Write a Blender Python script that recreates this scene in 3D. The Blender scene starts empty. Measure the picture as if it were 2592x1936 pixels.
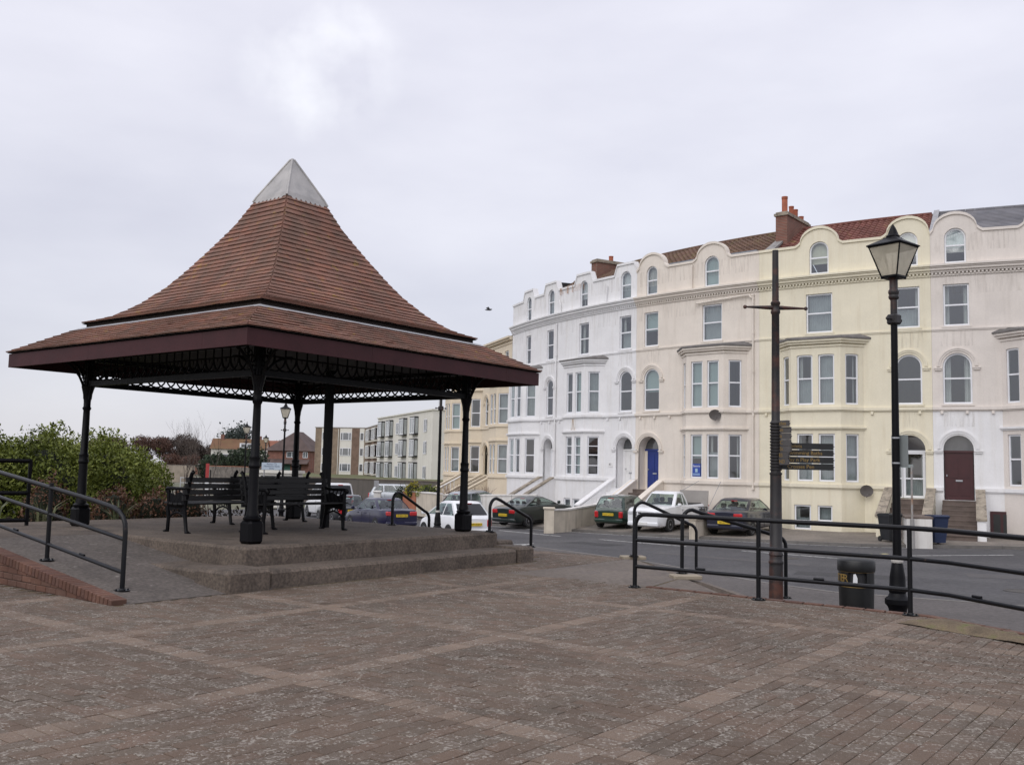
import bpy, math, random
import numpy as np
from mathutils import Vector, Matrix
from mathutils.geometry import delaunay_2d_cdt
random.seed(7); RNG = np.random.default_rng(11)
R = math.radians
sc = bpy.context.scene
COL = sc.collection

# ------------------------------------------------------------------ camera
cam_d = bpy.data.cameras.new('camera'); cam = bpy.data.objects.new('camera', cam_d); COL.objects.link(cam)
cam_d.sensor_width = 36.0; cam_d.lens = 36.0 * 2424.6 / 2592; cam_d.clip_start = 0.1; cam_d.clip_end = 6000
_p, _r = 0.08998, 0.0227
_r0, _u0, _f0 = Vector((1, 0, 0)), Vector((0, -math.sin(_p), math.cos(_p))), Vector((0, math.cos(_p), math.sin(_p)))
_rx = _r0 * math.cos(_r) + _u0 * math.sin(_r); _ux = _u0 * math.cos(_r) - _r0 * math.sin(_r)
_m = Matrix((_rx, _ux, -_f0)).transposed().to_4x4(); _m.translation = (0, 0, 1.5)
cam.matrix_world = _m
sc.camera = cam

# ------------------------------------------------------------------ sky and sun (bright overcast)
SUN_EL, SUN_AZ = 42.0, 215.0        # degrees; azimuth clockwise from +Y
EXPO = 0.75
wd = bpy.data.worlds.new('World'); sc.world = wd; wd.use_nodes = True
nt = wd.node_tree; nt.nodes.clear()
def N(t, **k):
    n = nt.nodes.new(t)
    for a, b in k.items(): setattr(n, a, b)
    return n
_out = N('ShaderNodeOutputWorld'); _bg = N('ShaderNodeBackground'); _bg.inputs['Strength'].default_value = 0.1
_sky = N('ShaderNodeTexSky', sky_type='NISHITA', sun_disc=False, sun_elevation=R(SUN_EL), sun_rotation=R(SUN_AZ))
_tc = N('ShaderNodeTexCoord'); _sep = N('ShaderNodeSeparateXYZ'); nt.links.new(_tc.outputs['Generated'], _sep.inputs[0])
_mp = N('ShaderNodeMapping'); _mp.inputs['Scale'].default_value = (1.5, 1.5, 4.2); nt.links.new(_tc.outputs['Generated'], _mp.inputs[0])
_n1 = N('ShaderNodeTexNoise'); _n1.inputs['Scale'].default_value = 1.6; _n1.inputs['Detail'].default_value = 6; _n1.inputs['Roughness'].default_value = 0.5
nt.links.new(_mp.outputs[0], _n1.inputs['Vector'])
_ramp = N('ShaderNodeValToRGB'); _ramp.color_ramp.elements[0].position = 0.33; _ramp.color_ramp.elements[1].position = 0.68
_ramp.color_ramp.elements[0].color = (0.615, 0.61, 0.69, 1); _ramp.color_ramp.elements[1].color = (0.775, 0.765, 0.83, 1)
nt.links.new(_n1.outputs['Fac'], _ramp.inputs['Fac'])
# overcast layer: grows brighter with height
_g = N('ShaderNodeMath', operation='MULTIPLY_ADD'); _g.inputs[1].default_value = 0.62; _g.inputs[2].default_value = 0.90
_cl = N('ShaderNodeMath', operation='MAXIMUM'); _cl.inputs[1].default_value = 0.0
nt.links.new(_sep.outputs['Z'], _cl.inputs[0]); nt.links.new(_cl.outputs[0], _g.inputs[0])
_gs = N('ShaderNodeMath', operation='MULTIPLY'); _gs.inputs[1].default_value = 6.5; nt.links.new(_g.outputs[0], _gs.inputs[0])
_cm = N('ShaderNodeVectorMath', operation='SCALE'); nt.links.new(_ramp.outputs['Color'], _cm.inputs[0]); nt.links.new(_gs.outputs[0], _cm.inputs['Scale'])
# thin place in the cloud
_dt = N('ShaderNodeVectorMath', operation='DOT_PRODUCT'); _dt.inputs[1].default_value = (-0.1918, 0.8996, 0.3923)
_nr = N('ShaderNodeVectorMath', operation='NORMALIZE'); nt.links.new(_tc.outputs['Generated'], _nr.inputs[0])
_nn = N('ShaderNodeTexNoise'); _nn.inputs['Scale'].default_value = 11.0; _nn.inputs['Detail'].default_value = 5
nt.links.new(_tc.outputs['Generated'], _nn.inputs['Vector'])
_nd = N('ShaderNodeMath', operation='MULTIPLY_ADD'); _nd.inputs[1].default_value = 0.0028; nt.links.new(_nn.outputs['Fac'], _nd.inputs[0])
nt.links.new(_nr.outputs[0], _dt.inputs[0]); nt.links.new(_dt.outputs['Value'], _nd.inputs[2])
_mr = N('ShaderNodeMapRange', interpolation_type='SMOOTHERSTEP'); _mr.inputs['From Min'].default_value = 0.9972; _mr.inputs['From Max'].default_value = 1.0012
_mr.inputs['To Max'].default_value = 1.0; nt.links.new(_nd.outputs[0], _mr.inputs['Value'])
_np = N('ShaderNodeMapRange'); _np.inputs['From Min'].default_value = 0.42; _np.inputs['From Max'].default_value = 0.72; _np.inputs['To Max'].default_value = 0.5; nt.links.new(_nn.outputs['Fac'], _np.inputs['Value'])
_mm = N('ShaderNodeMath', operation='MULTIPLY'); nt.links.new(_mr.outputs[0], _mm.inputs[0]); nt.links.new(_np.outputs[0], _mm.inputs[1])
_mw = N('ShaderNodeMixRGB'); _mw.inputs[2].default_value = (8.2, 8.2, 8.2, 1)
nt.links.new(_mm.outputs[0], _mw.inputs[0]); nt.links.new(_cm.outputs[0], _mw.inputs[1])
_mx = N('ShaderNodeMixRGB'); _mx.inputs[0].default_value = 0.12
nt.links.new(_mw.outputs[0], _mx.inputs[1]); nt.links.new(_sky.outputs[0], _mx.inputs[2])
nt.links.new(_mx.outputs[0], _bg.inputs['Color']); nt.links.new(_bg.outputs[0], _out.inputs['Surface'])
sl = bpy.data.lights.new('sun', 'SUN'); sl.energy = 0.8; sl.angle = R(60); sl.color = (1.0, 0.97, 0.92)
sun = bpy.data.objects.new('sun', sl); COL.objects.link(sun)
_a, _e = R(SUN_AZ), R(SUN_EL)
_sd = Vector((math.sin(_a) * math.cos(_e), math.cos(_a) * math.cos(_e), math.sin(_e)))
sun.rotation_euler = _sd.to_track_quat('Z', 'Y').to_euler()
sun.location = (0, 0, 60)
vs = sc.view_settings; vs.view_transform = 'Standard'; vs.look = 'None'; vs.gamma = 1.0; vs.exposure = EXPO
try: vs.use_curve_mapping = False
except Exception: pass
sc.cycles.max_bounces = 6; sc.cycles.diffuse_bounces = 3; sc.cycles.glossy_bounces = 3
sc.cycles.transmission_bounces = 4; sc.cycles.transparent_max_bounces = 6

# ------------------------------------------------------------------ mesh helpers
class MB:
    def __init__(s, fn=None): s.v = []; s.f = []; s.fn = fn
    def add(s, pts, faces):
        o = len(s.v)
        s.v += [s.fn(*p) for p in pts] if s.fn else [tuple(p) for p in pts]
        s.f += [tuple(i + o for i in f) for f in faces]
    def quad(s, a, b, c, d): s.add((a, b, c, d), ((0, 1, 2, 3),))
    def poly(s, pts): s.add(pts, (tuple(range(len(pts))),))
    def box(s, x0, x1, y0, y1, z0, z1):
        s.add(((x0, y0, z0), (x1, y0, z0), (x1, y1, z0), (x0, y1, z0), (x0, y0, z1), (x1, y0, z1), (x1, y1, z1), (x0, y1, z1)),
              ((3, 2, 1, 0), (4, 5, 6, 7), (0, 1, 5, 4), (1, 2, 6, 5), (2, 3, 7, 6), (3, 0, 4, 7)))
    def cbox(s, x0, x1, y0, y1, z0, z1, b=0.01):   # box with chamfered edges
        import itertools
        xs, ys, zs = (x0, x1), (y0, y1), (z0, z1)
        P = {}
        pts = []
        for i, j, k in itertools.product((0, 1), repeat=3):
            sx, sy, sz = (1 - 2 * i), (1 - 2 * j), (1 - 2 * k)
            for ax in range(3):
                p = [xs[i] + b * sx, ys[j] + b * sy, zs[k] + b * sz]; p[ax] = (xs[i], ys[j], zs[k])[ax]
                P[i, j, k, ax] = len(pts); pts.append(tuple(p))
        F = []
        for i in (0, 1):
            a = [P[i, 0, 0, 0], P[i, 1, 0, 0], P[i, 1, 1, 0], P[i, 0, 1, 0]]; F.append(a if i else a[::-1])
            a = [P[0, i, 0, 1], P[0, i, 1, 1], P[1, i, 1, 1], P[1, i, 0, 1]]; F.append(a if i else a[::-1])
            a = [P[0, 0, i, 2], P[1, 0, i, 2], P[1, 1, i, 2], P[0, 1, i, 2]]; F.append(a if i else a[::-1])
        def fx(a, flip): F.append(a[::-1] if flip else a)
        for i in (0, 1):
            for j in (0, 1):
                fx([P[i, j, 0, 0], P[i, j, 1, 0], P[i, j, 1, 1], P[i, j, 0, 1]], (i + j) % 2 == 1)
                fx([P[i, 0, j, 2], P[i, 1, j, 2], P[i, 1, j, 0], P[i, 0, j, 0]], (i + j) % 2 == 1)
                fx([P[0, i, j, 1], P[1, i, j, 1], P[1, i, j, 2], P[0, i, j, 2]], (i + j) % 2 == 1)
        for i, j, k in itertools.product((0, 1), repeat=3):
            fx([P[i, j, k, 0], P[i, j, k, 1], P[i, j, k, 2]], (i + j + k) % 2 == 0)
        s.add(pts, F)
    def tube(s, pts, r, n=8, cap=True):
        pts = [Vector(p) for p in pts]; m = len(pts)
        rs = r if isinstance(r, (list, tuple)) else [r] * m
        t0 = (pts[1] - pts[0]).normalized()
        up = Vector((0, 0, 1)) if abs(t0.z) < 0.9 else Vector((1, 0, 0))
        nx = t0.cross(up).normalized(); vv = []
        for i in range(m):
            t = (pts[min(i + 1, m - 1)] - pts[max(i - 1, 0)])
            if t.length < 1e-9: t = t0
            t.normalize()
            nx = (nx - t * nx.dot(t)); nx.normalize(); ny = t.cross(nx)
            for k in range(n):
                a = 2 * math.pi * k / n
                vv.append(tuple(pts[i] + (nx * math.cos(a) + ny * math.sin(a)) * rs[i]))
        ff = []
        for i in range(m - 1):
            for k in range(n):
                k2 = (k + 1) % n
                ff.append((i * n + k, i * n + k2, (i + 1) * n + k2, (i + 1) * n + k))
        if cap: ff.append(tuple(range(n - 1, -1, -1))); ff.append(tuple((m - 1) * n + k for k in range(n)))
        s.add(vv, ff)
    def lathe(s, prof, n=16, c=(0, 0, 0)):
        vv = []; ff = []; m = len(prof)
        for r, z in prof:
            for k in range(n):
                a = 2 * math.pi * k / n; vv.append((c[0] + r * math.cos(a), c[1] + r * math.sin(a), c[2] + z))
        for i in range(m - 1):
            for k in range(n):
                k2 = (k + 1) % n; ff.append((i * n + k, i * n + k2, (i + 1) * n + k2, (i + 1) * n + k))
        ff.append(tuple(range(n - 1, -1, -1))); ff.append(tuple((m - 1) * n + k for k in range(n)))
        s.add(vv, ff)
    def prism(s, poly, d0, d1, axis='y'):   # polygon in (a,z) extruded along the other axis
        n = len(poly)
        P = (lambda a, z, d: (a, d, z)) if axis == 'y' else ((lambda a, z, d: (d, a, z)) if axis == 'x' else (lambda a, z, d: (a, z, d)))
        vv = [P(a, z, d0) for a, z in poly] + [P(a, z, d1) for a, z in poly]
        ff = [tuple(range(n))[::-1], tuple(range(n, 2 * n))] + [(i, (i + 1) % n, n + (i + 1) % n, n + i) for i in range(n)]
        s.add(vv, ff)
    def sweepbox(s, t0, t1, d0, d1, z0, z1, step=0.7):   # box along t cut into short lengths (follows a bent wall)
        m = max(1, int(math.ceil(abs(t1 - t0) / step)))
        for i in range(m):
            a, b = t0 + (t1 - t0) * i / m, t0 + (t1 - t0) * (i + 1) / m
            q = [(a, d0, z0), (b, d0, z0), (b, d1, z0), (a, d1, z0), (a, d0, z1), (b, d0, z1), (b, d1, z1), (a, d1, z1)]
            F = [(3, 2, 1, 0), (4, 5, 6, 7), (0, 1, 5, 4), (2, 3, 7, 6)]
            if i == m - 1: F.append((1, 2, 6, 5))
            if i == 0: F.append((3, 0, 4, 7))
            s.add(q, F)
    def build(s, name, mat, parent=None, smooth=None, origin=None, kind=None, label=None):
        me = bpy.data.meshes.new(name)
        vv = s.v
        if origin is not None: ox, oy, oz = origin; vv = [(a - ox, b - oy, c - oz) for a, b, c in vv]
        me.from_pydata(vv, [], s.f); me.validate(); me.materials.append(mat)
        if smooth is not None:
            me.polygons.foreach_set('use_smooth', [True] * len(me.polygons))
            me.set_sharp_from_angle(angle=R(smooth))
        return link(name, me, parent, kind, label)
def link(name, me, parent=None, kind=None, label=None):
    o = bpy.data.objects.new(name, me); COL.objects.link(o)
    if parent is not None: o.parent = parent
    if kind: o['kind'] = kind
    if label: o['label'] = label
    return o
def thing(name, label, cat, loc=(0, 0, 0), rz=0.0, group=None):
    o = bpy.data.objects.new(name, None); COL.objects.link(o); o.empty_display_size = 0.2
    o.location = loc; o.rotation_euler = (0, 0, rz)
    return tag(o, label, cat, group)
def tag(o, label, cat, group=None):
    o['label'] = label; o['category'] = cat
    if group: o['group'] = group
    return o
def struct(o): o['kind'] = 'structure'; return o
KIDS = {}
def copy_tree(root, loc, rz, label, group=None, rename=None):
    def cp(o, par):
        c = o.copy(); COL.objects.link(c); c.parent = par
        for ch in list(o.children): cp(ch, c)
        return c
    r = cp(root, None); r.location = loc; r.rotation_euler = (0, 0, rz); r['label'] = label
    if group: r['group'] = group
    return r
def text(s, size, mat, parent, loc, rot, name='lettering', align='CENTER', depth=0.001):
    cu = bpy.data.curves.new(name, 'FONT'); cu.body = s; cu.size = size; cu.align_x = align; cu.align_y = 'CENTER'; cu.extrude = depth
    cu.resolution_u = 3; cu.materials.append(mat)
    tmp = bpy.data.objects.new(name, cu); me = bpy.data.meshes.new_from_object(tmp); bpy.data.objects.remove(tmp); me.name = name
    if not me.materials: me.materials.append(mat)
    o = link(name, me, parent); o.location = loc; o.rotation_euler = rot
    return o

# ------------------------------------------------------------------ materials (all procedural)
MATS = {}
def mat(name, col, rough=0.6, var=0.12, scale=3.0, bump=0.0, bscale=60.0, metal=0.0, spec=0.5, island=0.0, stain=None, stretch=(1, 1, 1), detail=5, col2=None, c2pos=(0.5, 0.7), c2scale=None, coat=0.0, fine=0.0):
    if name in MATS: return MATS[name]
    m = bpy.data.materials.new(name); m.use_nodes = True; t = m.node_tree; b = t.nodes['Principled BSDF']
    L = t.links.new; NN = t.nodes.new
    b.inputs['Roughness'].default_value = rough; b.inputs['Metallic'].default_value = metal; b.inputs['Specular IOR Level'].default_value = spec
    if coat: b.inputs['Coat Weight'].default_value = coat; b.inputs['Coat Roughness'].default_value = 0.08
    geo = NN('ShaderNodeNewGeometry'); mp = NN('ShaderNodeMapping'); mp.inputs['Scale'].default_value = stretch; L(geo.outputs['Position'], mp.inputs[0])
    no = NN('ShaderNodeTexNoise'); no.inputs['Scale'].default_value = scale; no.inputs['Detail'].default_value = detail; no.inputs['Roughness'].default_value = 0.6; L(mp.outputs[0], no.inputs['Vector'])
    mr = NN('ShaderNodeMapRange'); mr.inputs['From Min'].default_value = 0.3; mr.inputs['From Max'].default_value = 0.7; mr.inputs['To Min'].default_value = 1 - var; mr.inputs['To Max'].default_value = 1 + var; L(no.outputs['Fac'], mr.inputs['Value'])
    cur = NN('ShaderNodeRGB'); cur.outputs[0].default_value = (*col, 1); cur = cur.outputs[0]
    if col2 is not None:
        n2 = NN('ShaderNodeTexNoise'); n2.inputs['Scale'].default_value = c2scale or scale * 2.3; n2.inputs['Detail'].default_value = 6; n2.inputs['Roughness'].default_value = 0.65
        L(mp.outputs[0], n2.inputs['Vector'])
        r2 = NN('ShaderNodeMapRange'); r2.inputs['From Min'].default_value = c2pos[0]; r2.inputs['From Max'].default_value = c2pos[1]; L(n2.outputs['Fac'], r2.inputs['Value'])
        mx = NN('ShaderNodeMixRGB'); mx.inputs[2].default_value = (*col2, 1); L(r2.outputs[0], mx.inputs[0]); L(cur, mx.inputs[1]); cur = mx.outputs[0]
    if stain is not None:      # streaks running down the wall
        sm = NN('ShaderNodeMapping'); sm.inputs['Scale'].default_value = (2.2, 2.2, 0.18); L(geo.outputs['Position'], sm.inputs[0])
        sn = NN('ShaderNodeTexNoise'); sn.inputs['Scale'].default_value = 1.7; sn.inputs['Detail'].default_value = 7; sn.inputs['Roughness'].default_value = 0.65; L(sm.outputs[0], sn.inputs['Vector'])
        sr = NN('ShaderNodeMapRange'); sr.inputs['From Min'].default_value = 0.5; sr.inputs['From Max'].default_value = 0.78; sr.inputs['To Max'].default_value = stain[3]; L(sn.outputs['Fac'], sr.inputs['Value'])
        mx = NN('ShaderNodeMixRGB'); mx.inputs[2].default_value = (*stain[:3], 1); L(sr.outputs[0], mx.inputs[0]); L(cur, mx.inputs[1]); cur = mx.outputs[0]
    fac = mr.outputs[0]
    if fine:
        nf = NN('ShaderNodeTexNoise'); nf.inputs['Scale'].default_value = scale * 18; nf.inputs['Detail'].default_value = 3; L(mp.outputs[0], nf.inputs['Vector'])
        fr = NN('ShaderNodeMapRange'); fr.inputs['From Min'].default_value = 0.3; fr.inputs['From Max'].default_value = 0.7; fr.inputs['To Min'].default_value = 1 - fine; fr.inputs['To Max'].default_value = 1 + fine; L(nf.outputs['Fac'], fr.inputs['Value'])
        mm = NN('ShaderNodeMath'); mm.operation = 'MULTIPLY'; L(fac, mm.inputs[0]); L(fr.outputs[0], mm.inputs[1]); fac = mm.outputs[0]
    if island:
        oi = NN('ShaderNodeObjectInfo'); ad = NN('ShaderNodeMath'); ad.operation = 'ADD'; L(geo.outputs['Random Per Island'], ad.inputs[0]); L(oi.outputs['Random'], ad.inputs[1])
        fr = NN('ShaderNodeMath'); fr.operation = 'FRACT'; L(ad.outputs[0], fr.inputs[0])
        ir = NN('ShaderNodeMapRange'); ir.inputs['To Min'].default_value = 1 - island; ir.inputs['To Max'].default_value = 1 + island; L(fr.outputs[0], ir.inputs['Value'])
        mm = NN('ShaderNodeMath'); mm.operation = 'MULTIPLY'; L(fac, mm.inputs[0]); L(ir.outputs[0], mm.inputs[1]); fac = mm.outputs[0]
    sc_ = NN('ShaderNodeVectorMath'); sc_.operation = 'SCALE'; L(cur, sc_.inputs[0]); L(fac, sc_.inputs['Scale'])
    L(sc_.outputs[0], b.inputs['Base Color'])
    if bump:
        nb = NN('ShaderNodeTexNoise'); nb.inputs['Scale'].default_value = bscale; nb.inputs['Detail'].default_value = 4; L(geo.outputs['Position'], nb.inputs['Vector'])
        bp = NN('ShaderNodeBump'); bp.inputs['Strength'].default_value = bump; bp.inputs['Distance'].default_value = 0.01; L(nb.outputs['Fac'], bp.inputs['Height']); L(bp.outputs[0], b.inputs['Normal'])
    MATS[name] = m
    return m
def palette_mat(name, cols, rough=0.8, spots=None, spots2=None, bump=0.3, bscale=90, var=0.2, vscale=2.0, spec=0.3, grain=0.0, gscale=170, piece=0.0):
    """per-piece colour from a palette (piece = mesh island / object), with speckles of lichen on top"""
    m = bpy.data.materials.new(name); m.use_nodes = True; t = m.node_tree; b = t.nodes['Principled BSDF']; L = t.links.new; NN = t.nodes.new
    b.inputs['Roughness'].default_value = rough; b.inputs['Specular IOR Level'].default_value = spec
    geo = NN('ShaderNodeNewGeometry'); oi = NN('ShaderNodeObjectInfo')
    ad = NN('ShaderNodeMath'); ad.operation = 'ADD'; L(geo.outputs['Random Per Island'], ad.inputs[0]); L(oi.outputs['Random'], ad.inputs[1])
    fr = NN('ShaderNodeMath'); fr.operation = 'FRACT'; L(ad.outputs[0], fr.inputs[0])
    cr = NN('ShaderNodeValToRGB'); el = cr.color_ramp.elements
    while len(el) < len(cols): el.new(0.5)
    for i, c in enumerate(cols): el[i].position = i / (len(cols) - 1); el[i].color = (*c, 1)
    L(fr.outputs[0], cr.inputs[0]); cur = cr.outputs[0]
    nv = NN('ShaderNodeTexNoise'); nv.inputs['Scale'].default_value = vscale; nv.inputs['Detail'].default_value = 6; L(geo.outputs['Position'], nv.inputs['Vector'])
    vr = NN('ShaderNodeMapRange'); vr.inputs['From Min'].default_value = 0.3; vr.inputs['From Max'].default_value = 0.7; vr.inputs['To Min'].default_value = 1 - var; vr.inputs['To Max'].default_value = 1 + var; L(nv.outputs['Fac'], vr.inputs['Value'])
    scn = NN('ShaderNodeVectorMath'); scn.operation = 'SCALE'; L(cur, scn.inputs[0]); L(vr.outputs[0], scn.inputs['Scale']); cur = scn.outputs[0]
    if grain:
        ng = NN('ShaderNodeTexNoise'); ng.inputs['Scale'].default_value = gscale; ng.inputs['Detail'].default_value = 3; L(geo.outputs['Position'], ng.inputs['Vector'])
        gr = NN('ShaderNodeMapRange'); gr.inputs['From Min'].default_value = 0.3; gr.inputs['From Max'].default_value = 0.7; gr.inputs['To Min'].default_value = 1 - grain; gr.inputs['To Max'].default_value = 1 + grain; L(ng.outputs['Fac'], gr.inputs['Value'])
        sg_ = NN('ShaderNodeVectorMath'); sg_.operation = 'SCALE'; L(cur, sg_.inputs[0]); L(gr.outputs[0], sg_.inputs['Scale']); cur = sg_.outputs[0]
    for sp in (spots, spots2):
        if not sp: continue
        col, scale, lo, hi, mod, amt = sp
        ns = NN('ShaderNodeTexNoise'); ns.inputs['Scale'].default_value = scale; ns.inputs['Detail'].default_value = 2.5; ns.inputs['Roughness'].default_value = 0.6; L(geo.outputs['Position'], ns.inputs['Vector'])
        nm = NN('ShaderNodeTexNoise'); nm.inputs['Scale'].default_value = mod; nm.inputs['Detail'].default_value = 3; L(geo.outputs['Position'], nm.inputs['Vector'])
        a2 = NN('ShaderNodeMath'); a2.operation = 'MULTIPLY_ADD'; a2.inputs[1].default_value = 0.45; L(nm.outputs['Fac'], a2.inputs[0]); L(ns.outputs['Fac'], a2.inputs[2])
        a3 = NN('ShaderNodeMath'); a3.operation = 'MULTIPLY_ADD'; a3.inputs[1].default_value = piece; a3.inputs[2].default_value = 0; L(fr.outputs[0], a3.inputs[0]); L(a2.outputs[0], a3.inputs[2]); a2 = a3
        rr = NN('ShaderNodeMapRange'); rr.inputs['From Min'].default_value = lo; rr.inputs['From Max'].default_value = hi; rr.inputs['To Max'].default_value = amt; L(a2.outputs[0], rr.inputs['Value'])
        mx = NN('ShaderNodeMixRGB'); mx.inputs[2].default_value = (*col, 1); L(rr.outputs[0], mx.inputs[0]); L(cur, mx.inputs[1]); cur = mx.outputs[0]
    L(cur, b.inputs['Base Color'])
    if bump:
        nb = NN('ShaderNodeTexNoise'); nb.inputs['Scale'].default_value = bscale; nb.inputs['Detail'].default_value = 5; L(geo.outputs['Position'], nb.inputs['Vector'])
        bp = NN('ShaderNodeBump'); bp.inputs['Strength'].default_value = bump; bp.inputs['Distance'].default_value = 0.006; L(nb.outputs['Fac'], bp.inputs['Height']); L(bp.outputs[0], b.inputs['Normal'])
    MATS[name] = m
    return m
def brick_mat(name, c1, c2, mortar, scale, rough=0.85, ang=0.0, var=0.2):
    m = bpy.data.materials.new(name); m.use_nodes = True; t = m.node_tree; b = t.nodes['Principled BSDF']; L = t.links.new; NN = t.nodes.new
    b.inputs['Roughness'].default_value = rough; b.inputs['Specular IOR Level'].default_value = 0.25
    geo = NN('ShaderNodeNewGeometry'); sp = NN('ShaderNodeSeparateXYZ'); L(geo.outputs['Position'], sp.inputs[0])
    dx = NN('ShaderNodeMath'); dx.operation = 'MULTIPLY'; dx.inputs[1].default_value = math.cos(ang); L(sp.outputs['X'], dx.inputs[0])
    dy = NN('ShaderNodeMath'); dy.operation = 'MULTIPLY_ADD'; dy.inputs[1].default_value = math.sin(ang); L(sp.outputs['Y'], dy.inputs[0]); L(dx.outputs[0], dy.inputs[2])
    cb = NN('ShaderNodeCombineXYZ'); L(dy.outputs[0], cb.inputs[0]); L(sp.outputs['Z'], cb.inputs[1])
    br = NN('ShaderNodeTexBrick'); br.inputs['Scale'].default_value = scale; br.inputs['Color1'].default_value = (*c1, 1); br.inputs['Color2'].default_value = (*c2, 1); br.inputs['Mortar'].default_value = (*mortar, 1)
    br.inputs['Mortar Size'].default_value = 0.02; br.inputs['Brick Width'].default_value = 0.22; br.inputs['Row Height'].default_value = 0.075; L(cb.outputs[0], br.inputs['Vector'])
    no = NN('ShaderNodeTexNoise'); no.inputs['Scale'].default_value = 1.5; no.inputs['Detail'].default_value = 6; L(geo.outputs['Position'], no.inputs['Vector'])
    mr = NN('ShaderNodeMapRange'); mr.inputs['From Min'].default_value = 0.3; mr.inputs['From Max'].default_value = 0.7; mr.inputs['To Min'].default_value = 1 - var; mr.inputs['To Max'].default_value = 1 + var; L(no.outputs['Fac'], mr.inputs['Value'])
    s_ = NN('ShaderNodeVectorMath'); s_.operation = 'SCALE'; L(br.outputs['Color'], s_.inputs[0]); L(mr.outputs[0], s_.inputs['Scale']); L(s_.outputs[0], b.inputs['Base Color'])
    MATS[name] = m
    return m
def leaf_mat(name, cols, rough=0.55):
    m = bpy.data.materials.new(name); m.use_nodes = True; t = m.node_tree; b = t.nodes['Principled BSDF']; L = t.links.new; NN = t.nodes.new
    b.inputs['Roughness'].default_value = rough; b.inputs['Specular IOR Level'].default_value = 0.3
    geo = NN('ShaderNodeNewGeometry'); no = NN('ShaderNodeTexNoise'); no.inputs['Scale'].default_value = 0.9; no.inputs['Detail'].default_value = 4; L(geo.outputs['Position'], no.inputs['Vector'])
    ad = NN('ShaderNodeMath'); ad.operation = 'MULTIPLY_ADD'; ad.inputs[1].default_value = 0.5; L(geo.outputs['Random Per Island'], ad.inputs[0]); L(no.outputs['Fac'], ad.inputs[2])
    mr = NN('ShaderNodeMapRange'); mr.inputs['From Min'].default_value = 0.35; mr.inputs['From Max'].default_value = 1.1; L(ad.outputs[0], mr.inputs['Value'])
    cr = NN('ShaderNodeValToRGB'); el = cr.color_ramp.elements
    while len(el) < len(cols): el.new(0.5)
    for i, c in enumerate(cols): el[i].position = i / (len(cols) - 1); el[i].color = (*c, 1)
    L(mr.outputs[0], cr.inputs[0]); L(cr.outputs[0], b.inputs['Base Color'])
    MATS[name] = m
    return m
def glass_mat(name, col, col2, rough=0.06, ior=1.75, scale=(0.8, 0.8, 0.5)):
    m = mat(name, col, rough, var=0.1, scale=1.2, spec=0.8, stretch=scale, col2=col2, c2pos=(0.3, 0.8), detail=1)
    m.node_tree.nodes['Principled BSDF'].inputs['IOR'].default_value = ior
    return m
black_iron = mat('black_painted_iron', (0.0038, 0.0038, 0.0052), 0.45, 0.25, 6, bump=0.15, bscale=70, spec=0.16)
black_rail = mat('black_gloss_rail_paint', (0.0045, 0.005, 0.007), 0.35, 0.2, 5, spec=0.3, col2=(0.05, 0.03, 0.022), c2pos=(0.68, 0.74), c2scale=9)
rust_iron = mat('rusty_black_post', (0.016, 0.014, 0.015), 0.55, 0.3, 5, bump=0.3, bscale=40, col2=(0.085, 0.03, 0.018), c2pos=(0.5, 0.66), c2scale=2.6)
white_pvc = mat('white_window_frame', (0.78, 0.79, 0.82), 0.35, 0.04, 2)
white_paint = mat('white_masonry_paint', (0.775, 0.77, 0.775), 0.75, 0.05, 1.2, bump=0.25, bscale=25, stain=(0.54, 0.50, 0.43, 0.38), fine=0.03)
cream_paint = mat('pinkish_cream_render', (0.735, 0.67, 0.595), 0.8, 0.06, 1.0, bump=0.3, bscale=22, stain=(0.50, 0.43, 0.35, 0.32), fine=0.03)
yellow_paint = mat('pale_yellow_render', (0.755, 0.70, 0.55), 0.75, 0.05, 1.0, bump=0.25, bscale=25, stain=(0.58, 0.49, 0.33, 0.4), fine=0.025)
pink_grey = mat('pale_pink_grey_render', (0.705, 0.65, 0.60), 0.8, 0.06, 1.0, bump=0.3, bscale=22, stain=(0.48, 0.43, 0.38, 0.32), fine=0.03)
sand_paint = mat('sandy_cream_render', (0.69, 0.60, 0.465), 0.8, 0.05, 1.0, bump=0.3, bscale=20, stain=(0.5, 0.42, 0.32, 0.4), fine=0.03)
flat_white = mat('off_white_flat_render', (0.68, 0.66, 0.60), 0.8, 0.06, 0.5, stain=(0.45, 0.42, 0.38, 0.4))
asphalt = mat('road_asphalt', (0.062, 0.060, 0.064), 0.88, 0.18, 0.5, bump=0.5, bscale=120, fine=0.25, col2=(0.085, 0.082, 0.083), c2pos=(0.45, 0.65), c2scale=0.22)
pave_asphalt = mat('pavement_asphalt', (0.092, 0.082, 0.078), 0.9, 0.2, 0.7, bump=0.5, bscale=110, fine=0.25)
forecourt_m = mat('worn_forecourt_concrete', (0.19, 0.165, 0.14), 0.9, 0.25, 0.6, bump=0.4, bscale=60, fine=0.2, col2=(0.11, 0.10, 0.09), c2pos=(0.5, 0.66), c2scale=0.5)
concrete = mat('weathered_concrete', (0.122, 0.096, 0.076), 0.9, 0.25, 1.6, bump=0.7, bscale=85, fine=0.35, col2=(0.072, 0.057, 0.046), c2pos=(0.5, 0.68), c2scale=2.2)
apron_m = mat('smooth_apron_concrete', (0.145, 0.12, 0.10), 0.9, 0.2, 0.8, bump=0.4, bscale=90, fine=0.25, col2=(0.12, 0.1, 0.09), c2pos=(0.5, 0.7))
stone_m = mat('stained_coping_stone', (0.33, 0.285, 0.225), 0.9, 0.25, 2.0, bump=0.5, bscale=40, col2=(0.14, 0.12, 0.10), c2pos=(0.48, 0.66))
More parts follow.
